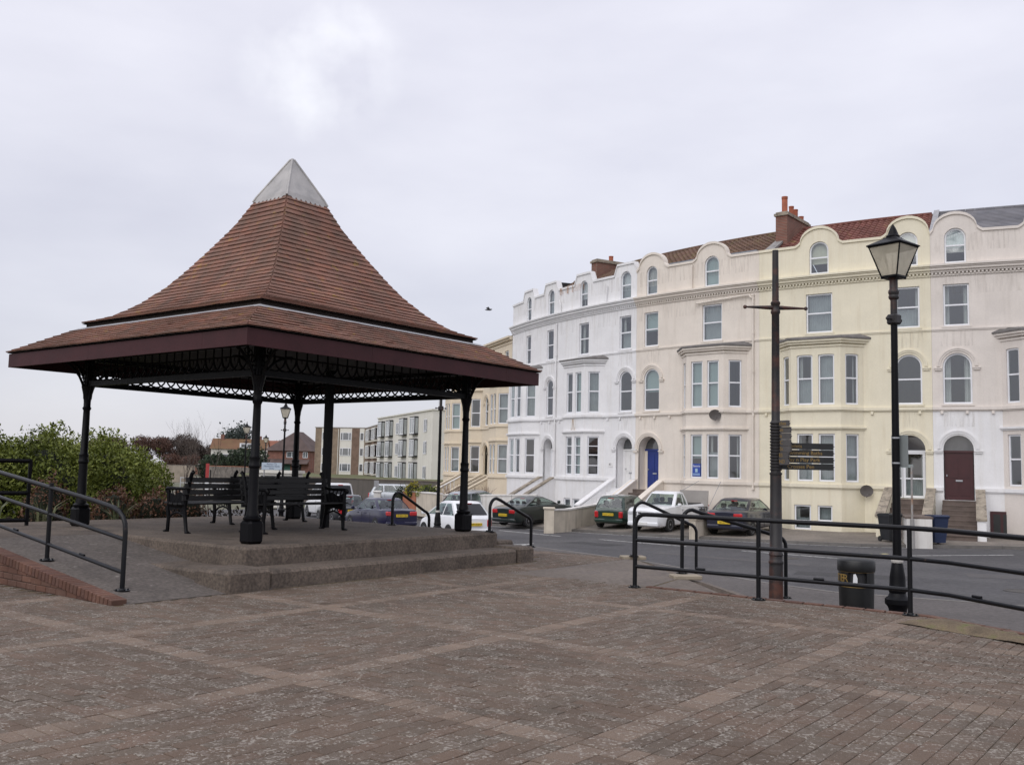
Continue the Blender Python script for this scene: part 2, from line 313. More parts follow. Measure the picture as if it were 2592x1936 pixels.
pale_stone = mat('pale_step_edge_stone', (0.31, 0.265, 0.2), 0.85, 0.2, 3, bump=0.4, bscale=50)
brown_step = mat('brown_stone_steps', (0.13, 0.10, 0.085), 0.85, 0.3, 2, bump=0.5, bscale=40)
fascia_m = mat('maroon_painted_fascia', (0.046, 0.0115, 0.014), 0.6, 0.2, 2.5, bump=0.1, bscale=30, stretch=(1, 1, 1), fine=0.1, spec=0.3)
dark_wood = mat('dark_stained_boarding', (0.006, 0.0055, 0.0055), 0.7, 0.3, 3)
lead_m = mat('weathered_lead', (0.40, 0.385, 0.37), 0.5, 0.12, 2.2, metal=0.25, col2=(0.29, 0.285, 0.28), c2pos=(0.45, 0.7), c2scale=3.0, bump=0.3, bscale=12, spec=0.5)
flash_m = mat('grey_lead_flashing', (0.29, 0.29, 0.30), 0.55, 0.2, 3, bump=0.3, bscale=20)
line_white = mat('worn_white_road_paint', (0.62, 0.62, 0.60), 0.8, 0.2, 3, col2=(0.12, 0.115, 0.115), c2pos=(0.52, 0.62), c2scale=6)
line_yellow = mat('worn_yellow_road_paint', (0.62, 0.55, 0.28), 0.8, 0.2, 3, col2=(0.15, 0.14, 0.11), c2pos=(0.52, 0.62), c2scale=6)
tyre_m = mat('black_tyre_rubber', (0.018, 0.018, 0.019), 0.8, 0.2, 8)
rim_m = mat('silver_wheel_rim', (0.42, 0.43, 0.45), 0.35, 0.1, 6, metal=0.6)
car_glass = glass_mat('tinted_car_glass', (0.10, 0.125, 0.13), (0.16, 0.19, 0.19), 0.04, 1.7)
dark_glass = glass_mat('dark_privacy_glass', (0.008, 0.009, 0.012), (0.012, 0.013, 0.016), 0.12, 1.35)
win_dark = glass_mat('dark_room_window_glass', (0.045, 0.05, 0.056), (0.09, 0.095, 0.10))
win_grey = glass_mat('grey_sky_window_glass', (0.11, 0.125, 0.14), (0.17, 0.185, 0.19))
win_green = glass_mat('pale_blind_window_glass', (0.19, 0.225, 0.225), (0.27, 0.31, 0.305))
win_light = glass_mat('light_curtain_window_glass', (0.34, 0.37, 0.38), (0.22, 0.24, 0.25))
def clear_glass(name='window_glass', tint=(0.72, 0.78, 0.78, 1), mul=0.15):
    m = bpy.data.materials.new(name); m.use_nodes = True; t = m.node_tree; t.nodes.clear(); L = t.links.new; NN = t.nodes.new
    o = NN('ShaderNodeOutputMaterial'); mx = NN('ShaderNodeMixShader'); tr = NN('ShaderNodeBsdfTransparent'); gl = NN('ShaderNodeBsdfGlossy'); fr = NN('ShaderNodeLayerWeight'); ma = NN('ShaderNodeMath'); pw = NN('ShaderNodeMath'); pw.operation = 'POWER'; pw.inputs[1].default_value = 4.0
    tr.inputs[0].default_value = tint; gl.inputs['Roughness'].default_value = 0.03; gl.inputs['Color'].default_value = (0.92, 0.95, 1, 1); fr.inputs['Blend'].default_value = 0.5
    ma.operation = 'MULTIPLY_ADD'; ma.inputs[1].default_value = 0.6; ma.inputs[2].default_value = mul; ma.use_clamp = True
    geo = NN('ShaderNodeNewGeometry'); nz = NN('ShaderNodeTexNoise'); nz.inputs['Scale'].default_value = 0.8; L(geo.outputs['Position'], nz.inputs['Vector']); bp = NN('ShaderNodeBump'); bp.inputs['Strength'].default_value = 0.25; bp.inputs['Distance'].default_value = 0.02; L(nz.outputs['Fac'], bp.inputs['Height']); L(bp.outputs[0], gl.inputs['Normal'])
    L(fr.outputs['Facing'], pw.inputs[0]); L(pw.outputs[0], ma.inputs[0]); L(ma.outputs[0], mx.inputs[0]); L(tr.outputs[0], mx.inputs[1]); L(gl.outputs[0], mx.inputs[2]); L(mx.outputs[0], o.inputs['Surface'])
    return m
win_glass = clear_glass(); car_clear = clear_glass('car_window_glass', (0.60, 0.70, 0.66, 1), 0.07)
net_m = mat('grey_net_curtain', (0.38, 0.39, 0.39), 0.9, 0.12, 2.0)
blind_m = mat('pale_green_blind', (0.40, 0.47, 0.45), 0.85, 0.06, 1.0)
curtain_m = mat('white_side_curtain', (0.62, 0.60, 0.57), 0.9, 0.1, 2.0)
room_m = mat('dim_room_wall', (0.16, 0.15, 0.14), 0.9, 0.2, 1.0)
black_plastic = mat('black_plastic', (0.015, 0.015, 0.017), 0.5, 0.15, 6)
red_lens = mat('red_lamp_lens', (0.45, 0.015, 0.018), 0.2, 0.1, 6, coat=0.5)
clear_lens = mat('clear_lamp_lens', (0.55, 0.56, 0.58), 0.15, 0.1, 6, coat=0.5)
plate_y = mat('yellow_number_plate', (0.72, 0.50, 0.03), 0.4, 0.05, 6)
plate_w = mat('white_number_plate', (0.7, 0.7, 0.68), 0.4, 0.05, 6)
ink_black = mat('black_ink', (0.01, 0.01, 0.012), 0.6, 0.0, 6)
gold_ink = mat('gold_sign_lettering', (0.27, 0.175, 0.05), 0.45, 0.15, 8)
white_ink = mat('white_ink', (0.75, 0.76, 0.78), 0.6, 0.0, 6)
chim_brick = brick_mat('chimney_red_brick', (0.22, 0.065, 0.045), (0.16, 0.05, 0.038), (0.20, 0.15, 0.12), 1.0, ang=0.8)
terracotta = mat('terracotta_pot', (0.36, 0.11, 0.06), 0.8, 0.2, 4)
# ================================================================== the ground
BX, BY, BROT = -3.7586, 15.6418, R(-37.4)
UX, UY = math.cos(BROT), math.sin(BROT)
def W(u, v, z=0.0): return (BX + u * UX - v * UY, BY + u * UY + v * UX, z)
def UVof(x, y): dx, dy = x - BX, y - BY; return dx * UX + dy * UY, -dx * UY + dy * UX
def zr(x, y): return -0.802 - 0.011 * y + 0.012 * x
def inpoly(x, y, P):
    c = False; j = len(P) - 1
    for i in range(len(P)):
        if (P[i][1] > y) != (P[j][1] > y) and x < (P[j][0] - P[i][0]) * (y - P[i][1]) / (P[j][1] - P[i][1] + 1e-12) + P[i][0]: c = not c
        j = i
    return c
def gz(s, k, zo): return zo + (-0.83 - zo) * ((1 - k) ** (0.5 if s < 13 else 0.8))
def gh(x, y):      # height of the forecourts in front of the terrace
    r = math.hypot(x - CC.x, y - CC.y); n = r - RR; s = RR * (math.atan2(y - CC.y, x - CC.x) - A0)
    if s < 0: d = Vector((x, y)) - P0; s = d.dot(T0); n = d.dot(N0)
    no = nout(s); o = F(s, no, 0); k = clampf(n / no, 0, 1)
    return gz(s, k, zr(o[0], o[1]) + 0.10)
def sheet(poly, zf, step=2.0):      # triangulated ground sheet with interior points
    pts = []; n = len(poly)
    for i in range(n):
        a, b = poly[i], poly[(i + 1) % n]; d = math.dist(a, b); m = max(1, int(d / step))
        pts += [(a[0] + (b[0] - a[0]) * k / m, a[1] + (b[1] - a[1]) * k / m) for k in range(m)]
    nb = len(pts); xs = [p[0] for p in poly]; ys = [p[1] for p in poly]
    y = min(ys) + step
    while y < max(ys):
        x = min(xs) + step
        while x < max(xs):
            if inpoly(x, y, poly): pts.append((x, y))
            x += step
        y += step
    v, e, f, *_ = delaunay_2d_cdt([Vector(p) for p in pts], [(i, (i + 1) % nb) for i in range(nb)], [], 0, 1e-5)
    mb = MB(); keep = []
    for t in f:
        cx = sum(v[i].x for i in t) / len(t); cy = sum(v[i].y for i in t) / len(t)
        if inpoly(cx, cy, poly): keep.append(tuple(t))
    mb.add([(p.x, p.y, zf(p.x, p.y)) for p in v], keep)
    return mb
def clampf(a, lo, hi): return max(lo, min(hi, a))
# terrain to the horizon
xs = [-3000, -900, -300, -120, -70, -40, -25, -12, 0, 12, 25, 45, 80, 200, 900, 3000]; ys = [-900, -200, -60, -20, 0, 12, 24, 36, 48, 62, 90, 140, 220, 400, 900, 3000]
tb = MB(); nx = len(xs)
vv = [(x, y, zr(clampf(x, -12, 25), clampf(y, -10, 62)) - 0.16 - (0 if -60 < y < 90 else 0.0)) for y in ys for x in xs]
tb.add(vv, [(j * nx + i, j * nx + i + 1, (j + 1) * nx + i + 1, (j + 1) * nx + i) for j in range(len(ys) - 1) for i in range(nx - 1)])
struct(tb.build('ground', mat('rough_ground', (0.16, 0.145, 0.11), 0.95, 0.3, 0.15, col2=(0.09, 0.10, 0.05), c2pos=(0.45, 0.6), c2scale=0.05)))
kerb = [(40, 2), (30, 7), (20, 11.5), (14, 15), (9, 18), (6.61, 19.67), (5.7, 21.2), (5.1, 22.8), (3.6, 27), (0.8, 32), (-4, 36.6), (-9, 42), (-16, 52), (-26, 70), (-34, 88)]
# facade frame of the terrace: s along the street front, n outwards from the wall, z up
CC = Vector((34.88, 72.5)); RR = 36.89; A0 = R(-161)
P0 = Vector((CC.x + RR * math.cos(A0), CC.y + RR * math.sin(A0))); T0 = Vector((-math.sin(A0), math.cos(A0))); N0 = Vector((math.cos(A0), math.sin(A0)))
def F(s, n, z):
    if s < 0: return (P0.x + s * T0.x + n * N0.x, P0.y + s * T0.y + n * N0.y, z)
    a = A0 + s / RR; r = RR + n
    return (CC.x + r * math.cos(a), CC.y + r * math.sin(a), z)
def nout(s): return 6.2 if s < 26 else max(4.3, 6.2 - (s - 26) * 0.5)
S = [-30 + i * 1.0 for i in range(78)]
far = [F(s, nout(s), 0)[:2] for s in S]
rp = [k for k in kerb] + far
sh = sheet(rp, lambda x, y: zr(x, y), 3.0); struct(sh.build('road', asphalt))
pv = [(40, 2), (40, -6), (12, -6), W(13.5, -1.6)[:2], W(10.75, 0.6)[:2], W(9.7, 1.22)[:2], W(6.2, 1.22)[:2], W(6.0, 2.62)[:2], W(4.08, 4.54)[:2], W(-3.0, 4.54)[:2], W(-3.4, -5.5)[:2], (-14, 12), (-40, 30), (-60, 88), (-34, 88)] + kerb[::-1][1:-1]
sh = sheet(pv, lambda x, y: zr(x, y) + 0.11, 3.0); pave = struct(sh.build('pavement', pave_asphalt))
kb = MB()
for i in range(len(kerb) - 1):
    a, b = Vector(kerb[i]), Vector(kerb[i + 1]); d = (b - a).normalized(); nn = Vector((d.y, -d.x))
    m = max(1, int((b - a).length / 0.9))
    for k in range(m):
        p, q = a.lerp(b, k / m) + d * 0.004, a.lerp(b, (k + 1) / m) - d * 0.004
        w = nn * 0.07
        P = []
        for zz, t in ((-0.1, 0), (0.118, 0)):
            for pt, sg in ((p, 1), (q, 1), (q, -1), (p, -1)):
                c = pt + w * sg; P.append((c.x, c.y, zr(c.x, c.y) + zz))
        kb.add(P, ((3, 2, 1, 0), (4, 5, 6, 7), (0, 1, 5, 4), (1, 2, 6, 5), (2, 3, 7, 6), (3, 0, 4, 7)))
struct(kb.build('kerb', mat('grey_kerb_stone', (0.15, 0.14, 0.13), 0.9, 0.2, 2)))
# pavement and forecourts on the house side
def zin(s): return -0.83
fc = MB(); pz = MB(); kz = MB(); kz.fn = None
def strip(mb, i, n0, n1):
    s, s2 = S[i], S[i + 1]
    def pt(s, k):
        no = nout(s); n = k * no; p = F(s, n, 0); o = F(s, no, 0); zo = zr(o[0], o[1]) + 0.10
        return (p[0], p[1], gz(s, k, zo))
    mb.quad(pt(s, n0), pt(s, n1), pt(s2, n1), pt(s2, n0))
for i in range(len(S) - 1):
    cut = 0.72 if S[i] < 11.5 else 0.985
    for k in range(6): strip(fc, i, k * cut / 6, (k + 1) * cut / 6)
    if cut < 0.9:
        for q0, q1 in ((cut, 0.85), (0.85, 0.94), (0.94, 0.985)): strip(pz, i, q0, q1)
    for (s, s2) in ((S[i] + 0.004, S[i + 1] - 0.004),):
        P = []
        for zz in (-0.1, 0.108):
            for ss, dn in ((s, -0.06), (s2, -0.06), (s2, 0.07), (s, 0.07)):
                c = F(ss, nout(ss) + dn, 0); P.append((c[0], c[1], zr(c[0], c[1]) + zz))
        kz.add(P, ((0, 1, 2, 3), (7, 6, 5, 4), (4, 5, 1, 0), (5, 6, 2, 1), (6, 7, 3, 2), (7, 4, 0, 3)))
struct(fc.build('forecourt', forecourt_m)); struct(pz.build('pavement', pave_asphalt)); struct(kz.build('kerb', MATS['grey_kerb_stone']))
# road markings
def dash(a, b, w, m, name='road_marking'):
    mb = MB(); a, b = Vector(a), Vector(b); d = (b - a).normalized(); n = Vector((-d.y, d.x)) * w / 2; k = max(1, int((b - a).length / 1.0))
    for i in range(k):
        p, q = a.lerp(b, i / k), a.lerp(b, (i + 1) / k)
        mb.quad(*[(c.x, c.y, zr(c.x, c.y) + 0.005) for c in (p - n, q - n, q + n, p + n)])
    return struct(mb.build(name, m))
for a, b in (((-0.44, 44.0), (2.13, 39.9)), ((3.57, 38.05), (6.34, 34.45)), ((7.86, 32.6), (10.12, 29.8)), ((13.0, 31.2), (16.7, 32.0)), ((19, 32.4), (22, 32.6)), ((-4, 50.5), (-1.9, 46.6))):
    dash(a, b, 0.11, line_white)
dash((-0.3, 36.6), (0.15, 35.7), 0.12, line_white); dash((0.2, 34.5), (0.85, 34.8), 0.14, line_white); dash((0.9, 35.3), (0.5, 34.2), 0.1, line_white)
for nn in (0.35, 0.55):
    for s0, s1 in ((-6, 9.5),):
        m = MB()
        for i in range(16):
            a, b = s0 + (s1 - s0) * i / 16, s0 + (s1 - s0) * (i + 1) / 16
            P = []
            for s, n in ((a, nn), (b, nn), (b, nn + 0.07), (a, nn + 0.07)):
                c = F(s, nout(s) + n, 0); P.append((c[0], c[1], zr(c[0], c[1]) + 0.005))
            m.quad(*P[::-1])
        if nn < 0.5: struct(m.build('road_marking', line_yellow))
m = MB()
for i in range(22):
    a, b = 10 + i * 0.8, 10 + (i + 1) * 0.8; P = []
    for s, n in ((a, 0.3), (b, 0.3), (b, 0.4), (a, 0.4)):
        c = F(s, nout(s) + n, 0); P.append((c[0], c[1], zr(c[0], c[1]) + 0.005))
    m.quad(*P[::-1])
struct(m.build('road_marking', line_white))
dash((11.72, 31.75), (11.98, 31.8), 0.22, line_yellow); dash((12.25, 31.85), (12.5, 31.9), 0.22, line_yellow)

# ------------------------------------------------------------------ brick paved plaza
plaza_uv = [(14.5, -2.1), (10.75, 0.6), (9.7, 1.2), (6.2, 1.2), (5.98, 2.6), (4.06, 4.52), (-3.4, 4.52), (-4.5, -6), (0, -14), (12, -17), (18, -10)]
pl = MB()
pts = [W(u, v, -0.007) for u, v in plaza_uv]
pl.poly(pts[::-1])
low = [(p[0], p[1], -1.05) for p in pts]
for i in range(len(pts)):
    j = (i + 1) % len(pts); pl.quad(pts[i], pts[j], low[j], low[i])
joint_m = mat('mossy_paving_joint', (0.115, 0.083, 0.04), 0.95, 0.35, 1.2, bump=0.6, bscale=120, fine=0.4, col2=(0.085, 0.072, 0.03), c2pos=(0.5, 0.62), c2scale=1.6)
plaza = struct(pl.build('plaza', joint_m))
_lich = ((0.34, 0.31, 0.27), 40.0, 0.865, 0.92, 9.0, 0.68); _lich2 = ((0.19, 0.158, 0.136), 24.0, 0.83, 0.97, 6.0, 0.5)
paver_m = palette_mat('grey_red_paving_brick', [(0.105, 0.078, 0.059), (0.124, 0.087, 0.064), (0.112, 0.088, 0.068), (0.130, 0.090, 0.067), (0.104, 0.082, 0.063), (0.121, 0.095, 0.074), (0.110, 0.079, 0.058)], 0.88, _lich, _lich2, bump=0.9, bscale=70, var=0.22, vscale=0.7, grain=0.34, piece=0.10)
band_m = palette_mat('pink_band_paving_brick', [(0.165, 0.121, 0.092), (0.185, 0.139, 0.106), (0.132, 0.098, 0.074), (0.172, 0.128, 0.097), (0.143, 0.105, 0.080)], 0.88, _lich, _lich2, bump=0.9, bscale=70, var=0.2, vscale=0.8, grain=0.34, piece=0.10)
edge_m = palette_mat('red_brown_edging_brick', [(0.125, 0.066, 0.05), (0.14, 0.077, 0.057), (0.11, 0.062, 0.05)], 0.88, ((0.25, 0.2, 0.16), 30.0, 0.8, 0.95, 2.0, 0.5), None, bump=0.6, bscale=70)
MOD, BW, PT = 2.45, 0.21, 0.1067
U0, V0 = 9.585, -5.56
def brick_verts(u0, u1, v0, v1, top, c=0.0045):
    ang = random.gauss(0, 0.004); du, dv = random.gauss(0, 0.0028), random.gauss(0, 0.0028)
    cu, cv = (u0 + u1) / 2, (v0 + v1) / 2; out = []
    def z(u, v): return top + (u - cu) * du * 2 + (v - cv) * dv * 2
    for a, b, q in ((u0, v0, -1), (u1, v0, -1), (u1, v1, -1), (u0, v1, -1), (u0, v0, 0), (u1, v0, 0), (u1, v1, 0), (u0, v1, 0), (u0 + c, v0 + c, 1), (u1 - c, v0 + c, 1), (u1 - c, v1 - c, 1), (u0 + c, v1 - c, 1)):
        zz = -0.03 if q < 0 else z(a, b) - (0.0028 if q == 0 else 0)
        a2 = cu + (a - cu) - ang * (b - cv); b2 = cv + (b - cv) + ang * (a - cu)
        out.append((a2, b2, zz))
    return out
BF = ((0, 1, 5, 4), (1, 2, 6, 5), (2, 3, 7, 6), (3, 0, 4, 7), (4, 5, 9, 8), (5, 6, 10, 9), (6, 7, 11, 10), (7, 4, 8, 11), (8, 9, 10, 11))
def visible(u, v):
    x, y, _ = W(u, v)
    if y < 3.6 or y > 18.5: return False
    if abs(x) > 0.56 * y + 0.8: return False
    if u < 3.18 and -4.62 < v < 2.8 and u > -3.3: return False
    if u < 2.8 and -4.62 < v < 3.4: return False
    if v > 1.05 and u > 3.9: return False
    return inpoly(u, v, plaza_uv)
bricks = []   # (dist, u0,u1,v0,v1, band?)
J = 0.0022
def addb(u0, u1, v0, v1, band):
    cu, cv = (u0 + u1) / 2, (v0 + v1) / 2
    if not visible(cu, cv): return
    x, y, _ = W(cu, cv); bricks.append((math.hypot(x, y), u0 + J, u1 - J, v0 + J, v1 - J, band))
for i in range(-4, 4):
    for j in range(-5, 5):
        pu, pvv = U0 + i * MOD, V0 + j * MOD
        if not any(visible(pu + a, pvv + b) for a in (0, 0.6, 1.2, 1.8, 2.4) for b in (0, 0.6, 1.2, 1.8, 2.4)): continue
        # bands: bricks laid across
        n = 23
        for k in range(n):      # band along v at u = pu
            a = pvv - BW / 2 + k * MOD / n; addb(pu - BW / 2, pu + BW / 2, a, a + MOD / n, True)
        n2 = 21
        for k in range(n2):     # band along u at v = pvv
            a = pu + BW / 2 + k * (MOD - BW) / n2; addb(a, a + (MOD - BW) / n2, pvv - BW / 2, pvv + BW / 2, True)
        u0, v0, sz = pu + BW / 2, pvv + BW / 2, MOD - BW
        alt = (i + j) % 2
        for r_ in range(21):
            a = r_ * PT; off = (r_ % 2) * PT
            q = -off
            while q < sz - 1e-6:
                q0, q1 = max(q, 0), min(q + 2 * PT, sz)
                if q1 - q0 > 0.02:
                    if alt: addb(u0 + q0, u0 + q1, v0 + a, v0 + a + PT, False)
                    else: addb(u0 + a, u0 + a + PT, v0 + q0, v0 + q1, False)
                q += 2 * PT
bricks.sort(key=lambda b: b[0])
near = [b for b in bricks if abs(W((b[1] + b[2]) / 2, (b[3] + b[4]) / 2)[0]) < 0.54 * W((b[1] + b[2]) / 2, (b[3] + b[4]) / 2)[1] and W((b[1] + b[2]) / 2, (b[3] + b[4]) / 2)[1] > 4.75][:300]
nearset = set(id(b) for b in near)
share = {}
for b in near:
    key = (round(b[2] - b[1], 3), round(b[4] - b[3], 3), b[5], random.randint(0, 3))
    if key not in share:
        mb = MB(); a, c = (b[2] - b[1]) / 2, (b[4] - b[3]) / 2
        mb.add(brick_verts(-a, a, -c, c, 0.0), BF); me = bpy.data.meshes.new('brick'); me.from_pydata(mb.v, [], mb.f); me.materials.append(band_m if b[5] else paver_m); share[key] = me
    o = link('brick', share[key], plaza); o.location = W((b[1] + b[2]) / 2, (b[3] + b[4]) / 2, random.gauss(0, 0.0012)); o.rotation_euler = (0, 0, BROT)
fm = MB(); fb = MB()
for b in bricks:
    if id(b) in nearset: continue
    P = [W(*p) for p in brick_verts(b[1], b[2], b[3], b[4], random.gauss(0, 0.0012))]
    (fb if b[5] else fm).add(P, BF)
fm.build('brick_field', paver_m, plaza, kind='stuff'); fb.build('brick_band', band_m, plaza, kind='stuff')
# red brick edging along the drop
eg = [(4.06, 4.5), (5.96, 2.6), (6.18, 1.18), (9.7, 1.18), (10.75, 0.58), (13.0, -1.0)]
bm_ = None
for i in range(2, 5):
    a, b = Vector(eg[i]), Vector(eg[i + 1]); d = (b - a).normalized(); L_ = (b - a).length; n = int(L_ / 0.225)
    for k in range(n):
        if bm_ is None:
            mb = MB(); mb.add(brick_verts(-0.105, 0.105, -0.05, 0.05, 0.0), BF); bm_ = bpy.data.meshes.new('brick'); bm_.from_pydata(mb.v, [], mb.f); bm_.materials.append(edge_m)
        p = a + d * (k + 0.5) * L_ / n + Vector((d.y, -d.x)) * 0.06
        o = link('brick', bm_, plaza); o.location = W(p.x, p.y, 0.012); o.rotation_euler = (0, 0, BROT + math.atan2(d.y, d.x))
# concrete apron by the roadside steps
ap = sheet([W(*p)[:2] for p in ((3.3, 2.9), (3.7, 1.0), (6.19, 1.0), (6.19, 1.19), (5.96, 2.58), (4.05, 4.5), (-3.3, 4.5), (-3.3, 3.6), (2.7, 3.6))], lambda x, y: -0.005, 0.8)
struct(ap.build('apron', apron_m))
# moss and dirt drifted at the corner of the plaza
dm = MB(); dirt_poly = [(9.55, 0.35), (9.82, 0.95), (10.55, 0.5), (11.3, -0.12), (11.6, -0.42), (11.05, -0.3), (10.5, 0.0), (9.95, 0.2)]
dsh = sheet(dirt_poly, lambda u, v: 0, 0.12)
def dz(u, v):
    e = min(math.dist((u, v), q) for q in [((dirt_poly[i][0] * (1 - t) + dirt_poly[(i + 1) % 8][0] * t), (dirt_poly[i][1] * (1 - t) + dirt_poly[(i + 1) % 8][1] * t)) for i in range(8) for t in (0, .25, .5, .75)])
    return 0.004 + min(0.05, e * 0.22) + random.uniform(0, 0.012) * (e > 0.05)
dsh.v = [W(u, v, dz(u, v)) for u, v, _ in dsh.v]
o = dsh.build('dirt', mat('mossy_sandy_dirt', (0.15, 0.112, 0.07), 0.95, 0.35, 5, bump=0.8, bscale=80, fine=0.4, col2=(0.085, 0.088, 0.028), c2pos=(0.52, 0.7), c2scale=5), smooth=60, kind='stuff')
# roadside steps down from the apron (diagonal corner)
st = thing('roadside_steps', 'shallow concrete steps with pale edge slabs going down to the road', 'steps', W(4.98, 3.56, 0.0), BROT + R(45))
mb = MB()      # local x outwards, y along the top edge
for k in range(6):
    mb.box(0.02 + k * 0.43, 0.02 + (k + 1) * 0.43, -1.32, 1.32, -1.1, -0.13 * (k + 1))
mb.build('tread', apron_m, st)
for sg in (-1, 1):
    mb = MB(); mb.cbox(-0.2, 0.22, sg * 1.47 - 0.13, sg * 1.47 + 0.13, -0.02, 0.042, 0.012); mb.build('edge_slab', pale_stone, st)
    mb = MB(); mb.prism([(-0.2, -1.1), (2.5, -1.1), (2.5, -0.80), (0.24, -0.06), (-0.2, -0.015)], sg * 1.45 - 0.13, sg * 1.45 + 0.13, 'y'); mb.build('side_kerb', apron_m, st)
bk = MB(); bk.add([W(5.94, 2.58, -0.004), W(6.2, 1.225, -0.012), W(7.45, 1.225, -0.10), W(7.9, 3.1, -0.72), W(7.25, 3.75, -0.72)], ((0, 1, 2), (0, 2, 3, 4)))
struct(bk.build('concrete_bank', apron_m))

# ================================================================== bandstand
bs = thing('bandstand', 'open seafront bandstand with a sweeping red tiled pyramid roof and lead cap', 'bandstand', (BX, BY, 0), BROT)
FZ = 0.4535
mb = MB(); mb.cbox(-2.56, 2.56, -2.56, 2.56, -0.2, FZ, 0.035); mb.box(-3.6, -0.56, -4.48, -2.563, -0.2, FZ - 0.006); mb.box(-3.6, -2.563, -2.56, 2.5, -0.2, FZ - 0.008)
pf = mb.build('platform', concrete, bs)
mb = MB(); mb.cbox(2.57, 3.12, -2.6, 2.36, -0.1, 0.215, 0.035); mb.cbox(-0.5, 2.56, -3.16, -2.57, -0.1, 0.21, 0.03); mb.build('step', concrete, bs)
mb = MB(); mb.cbox(2.5, 3.17, -3.24, -2.6, -0.1, 0.252, 0.04); mb.build('corner_block', concrete, bs)
mb = MB(); mb.cbox(2.57, 3.16, 2.36, 2.78, -0.1, 0.245, 0.04); mb.build('corner_block', concrete, bs)
for k in range(2):
    mb = MB(); mb.cbox(0.3, 2.562, 2.57 + k * 0.42, 2.99 + k * 0.42, -0.1, 0.3 - 0.15 * k, 0.03); mb.build('step', concrete, bs)
# ramp with brick side wall
def rz_(u): return min(FZ - 0.006, 0.122 * (3.14 - u))
ramp_m = mat('lichened_ramp_asphalt', (0.115, 0.098, 0.086), 0.92, 0.25, 1.2, bump=0.6, bscale=100, fine=0.3, col2=(0.26, 0.235, 0.21), c2pos=(0.6, 0.72), c2scale=9)
mb = MB(); mb.prism([(3.14, -0.05), (3.14, 0.006), (-0.56, rz_(-0.56) - 0.002), (-0.56, -0.05)], -4.46, -2.564, 'y'); mb.build('ramp', ramp_m, bs)
mb = MB(); mb.prism([(3.1, -0.05), (3.1, -0.03), (-0.6, rz_(-0.6) - 0.06), (-3.6, FZ - 0.06), (-3.6, -0.05)], -4.602, -4.47, 'y'); rw = mb.build('ramp_wall', mat('dark_brick_mortar', (0.09, 0.055, 0.042), 0.95, 0.2, 4), bs)
rb_m = palette_mat('orange_red_wall_brick', [(0.115, 0.058, 0.042), (0.135, 0.069, 0.049), (0.10, 0.051, 0.04), (0.125, 0.07, 0.052)], 0.9, ((0.2, 0.13, 0.1), 30.0, 0.8, 0.95, 2.0, 0.5), None, bump=0.6, bscale=60)
def bmesh_brick(l, w, h):
    m = MB(); m.cbox(-l / 2, l / 2, -w / 2, w / 2, -h / 2, h / 2, 0.006); me = bpy.data.meshes.new('brick'); me.from_pydata(m.v, [], m.f); me.materials.append(rb_m); return me
sb_, eb_ = bmesh_brick(0.215, 0.1, 0.065), bmesh_brick(0.068, 0.175, 0.1)
for r_ in range(6):
    z = 0.035 + r_ * 0.075; u = -0.4 - (r_ % 2) * 0.1125
    while u < 3.1:
        lim = lambda q: rz_(q) - 0.052
        if z + 0.033 < lim(u + 0.11):
            o = link('brick', sb_, rw); o.location = (u, -4.562, z)
        elif z - 0.033 < lim(u - 0.1075) - 0.012:      # cut brick under the sloping coping
            zb, zt = z - 0.0325, z + 0.0325; u0, u1 = u - 0.1075, u + 0.1075
            if lim(u1) < zb + 0.004: u1 = 3.14 - (zb + 0.004 + 0.052) / 0.122
            pl_ = [(u0, zb), (u1, zb), (u1, min(zt, lim(u1)))]
            uc = 3.14 - (zt + 0.052) / 0.122
            if u0 < uc < u1: pl_.append((uc, zt))
            pl_.append((u0, min(zt, lim(u0))))
            if u1 - u0 > 0.02: mb = MB(); mb.prism(pl_, -4.612, -4.512, 'y'); mb.build('brick', rb_m, rw)
        u += 0.225
u = 3.08; sl_ = math.atan(0.122)
while u > -1.2:
    o = link('brick', eb_, rw); o.location = (u, -4.535, rz_(u) + 0.0 if rz_(u) < FZ - 0.02 else FZ - 0.004); o.rotation_euler = (0, sl_ if u > -0.5 else 0, 0); o.rotation_euler[2] = random.gauss(0, 0.015); u -= 0.0775
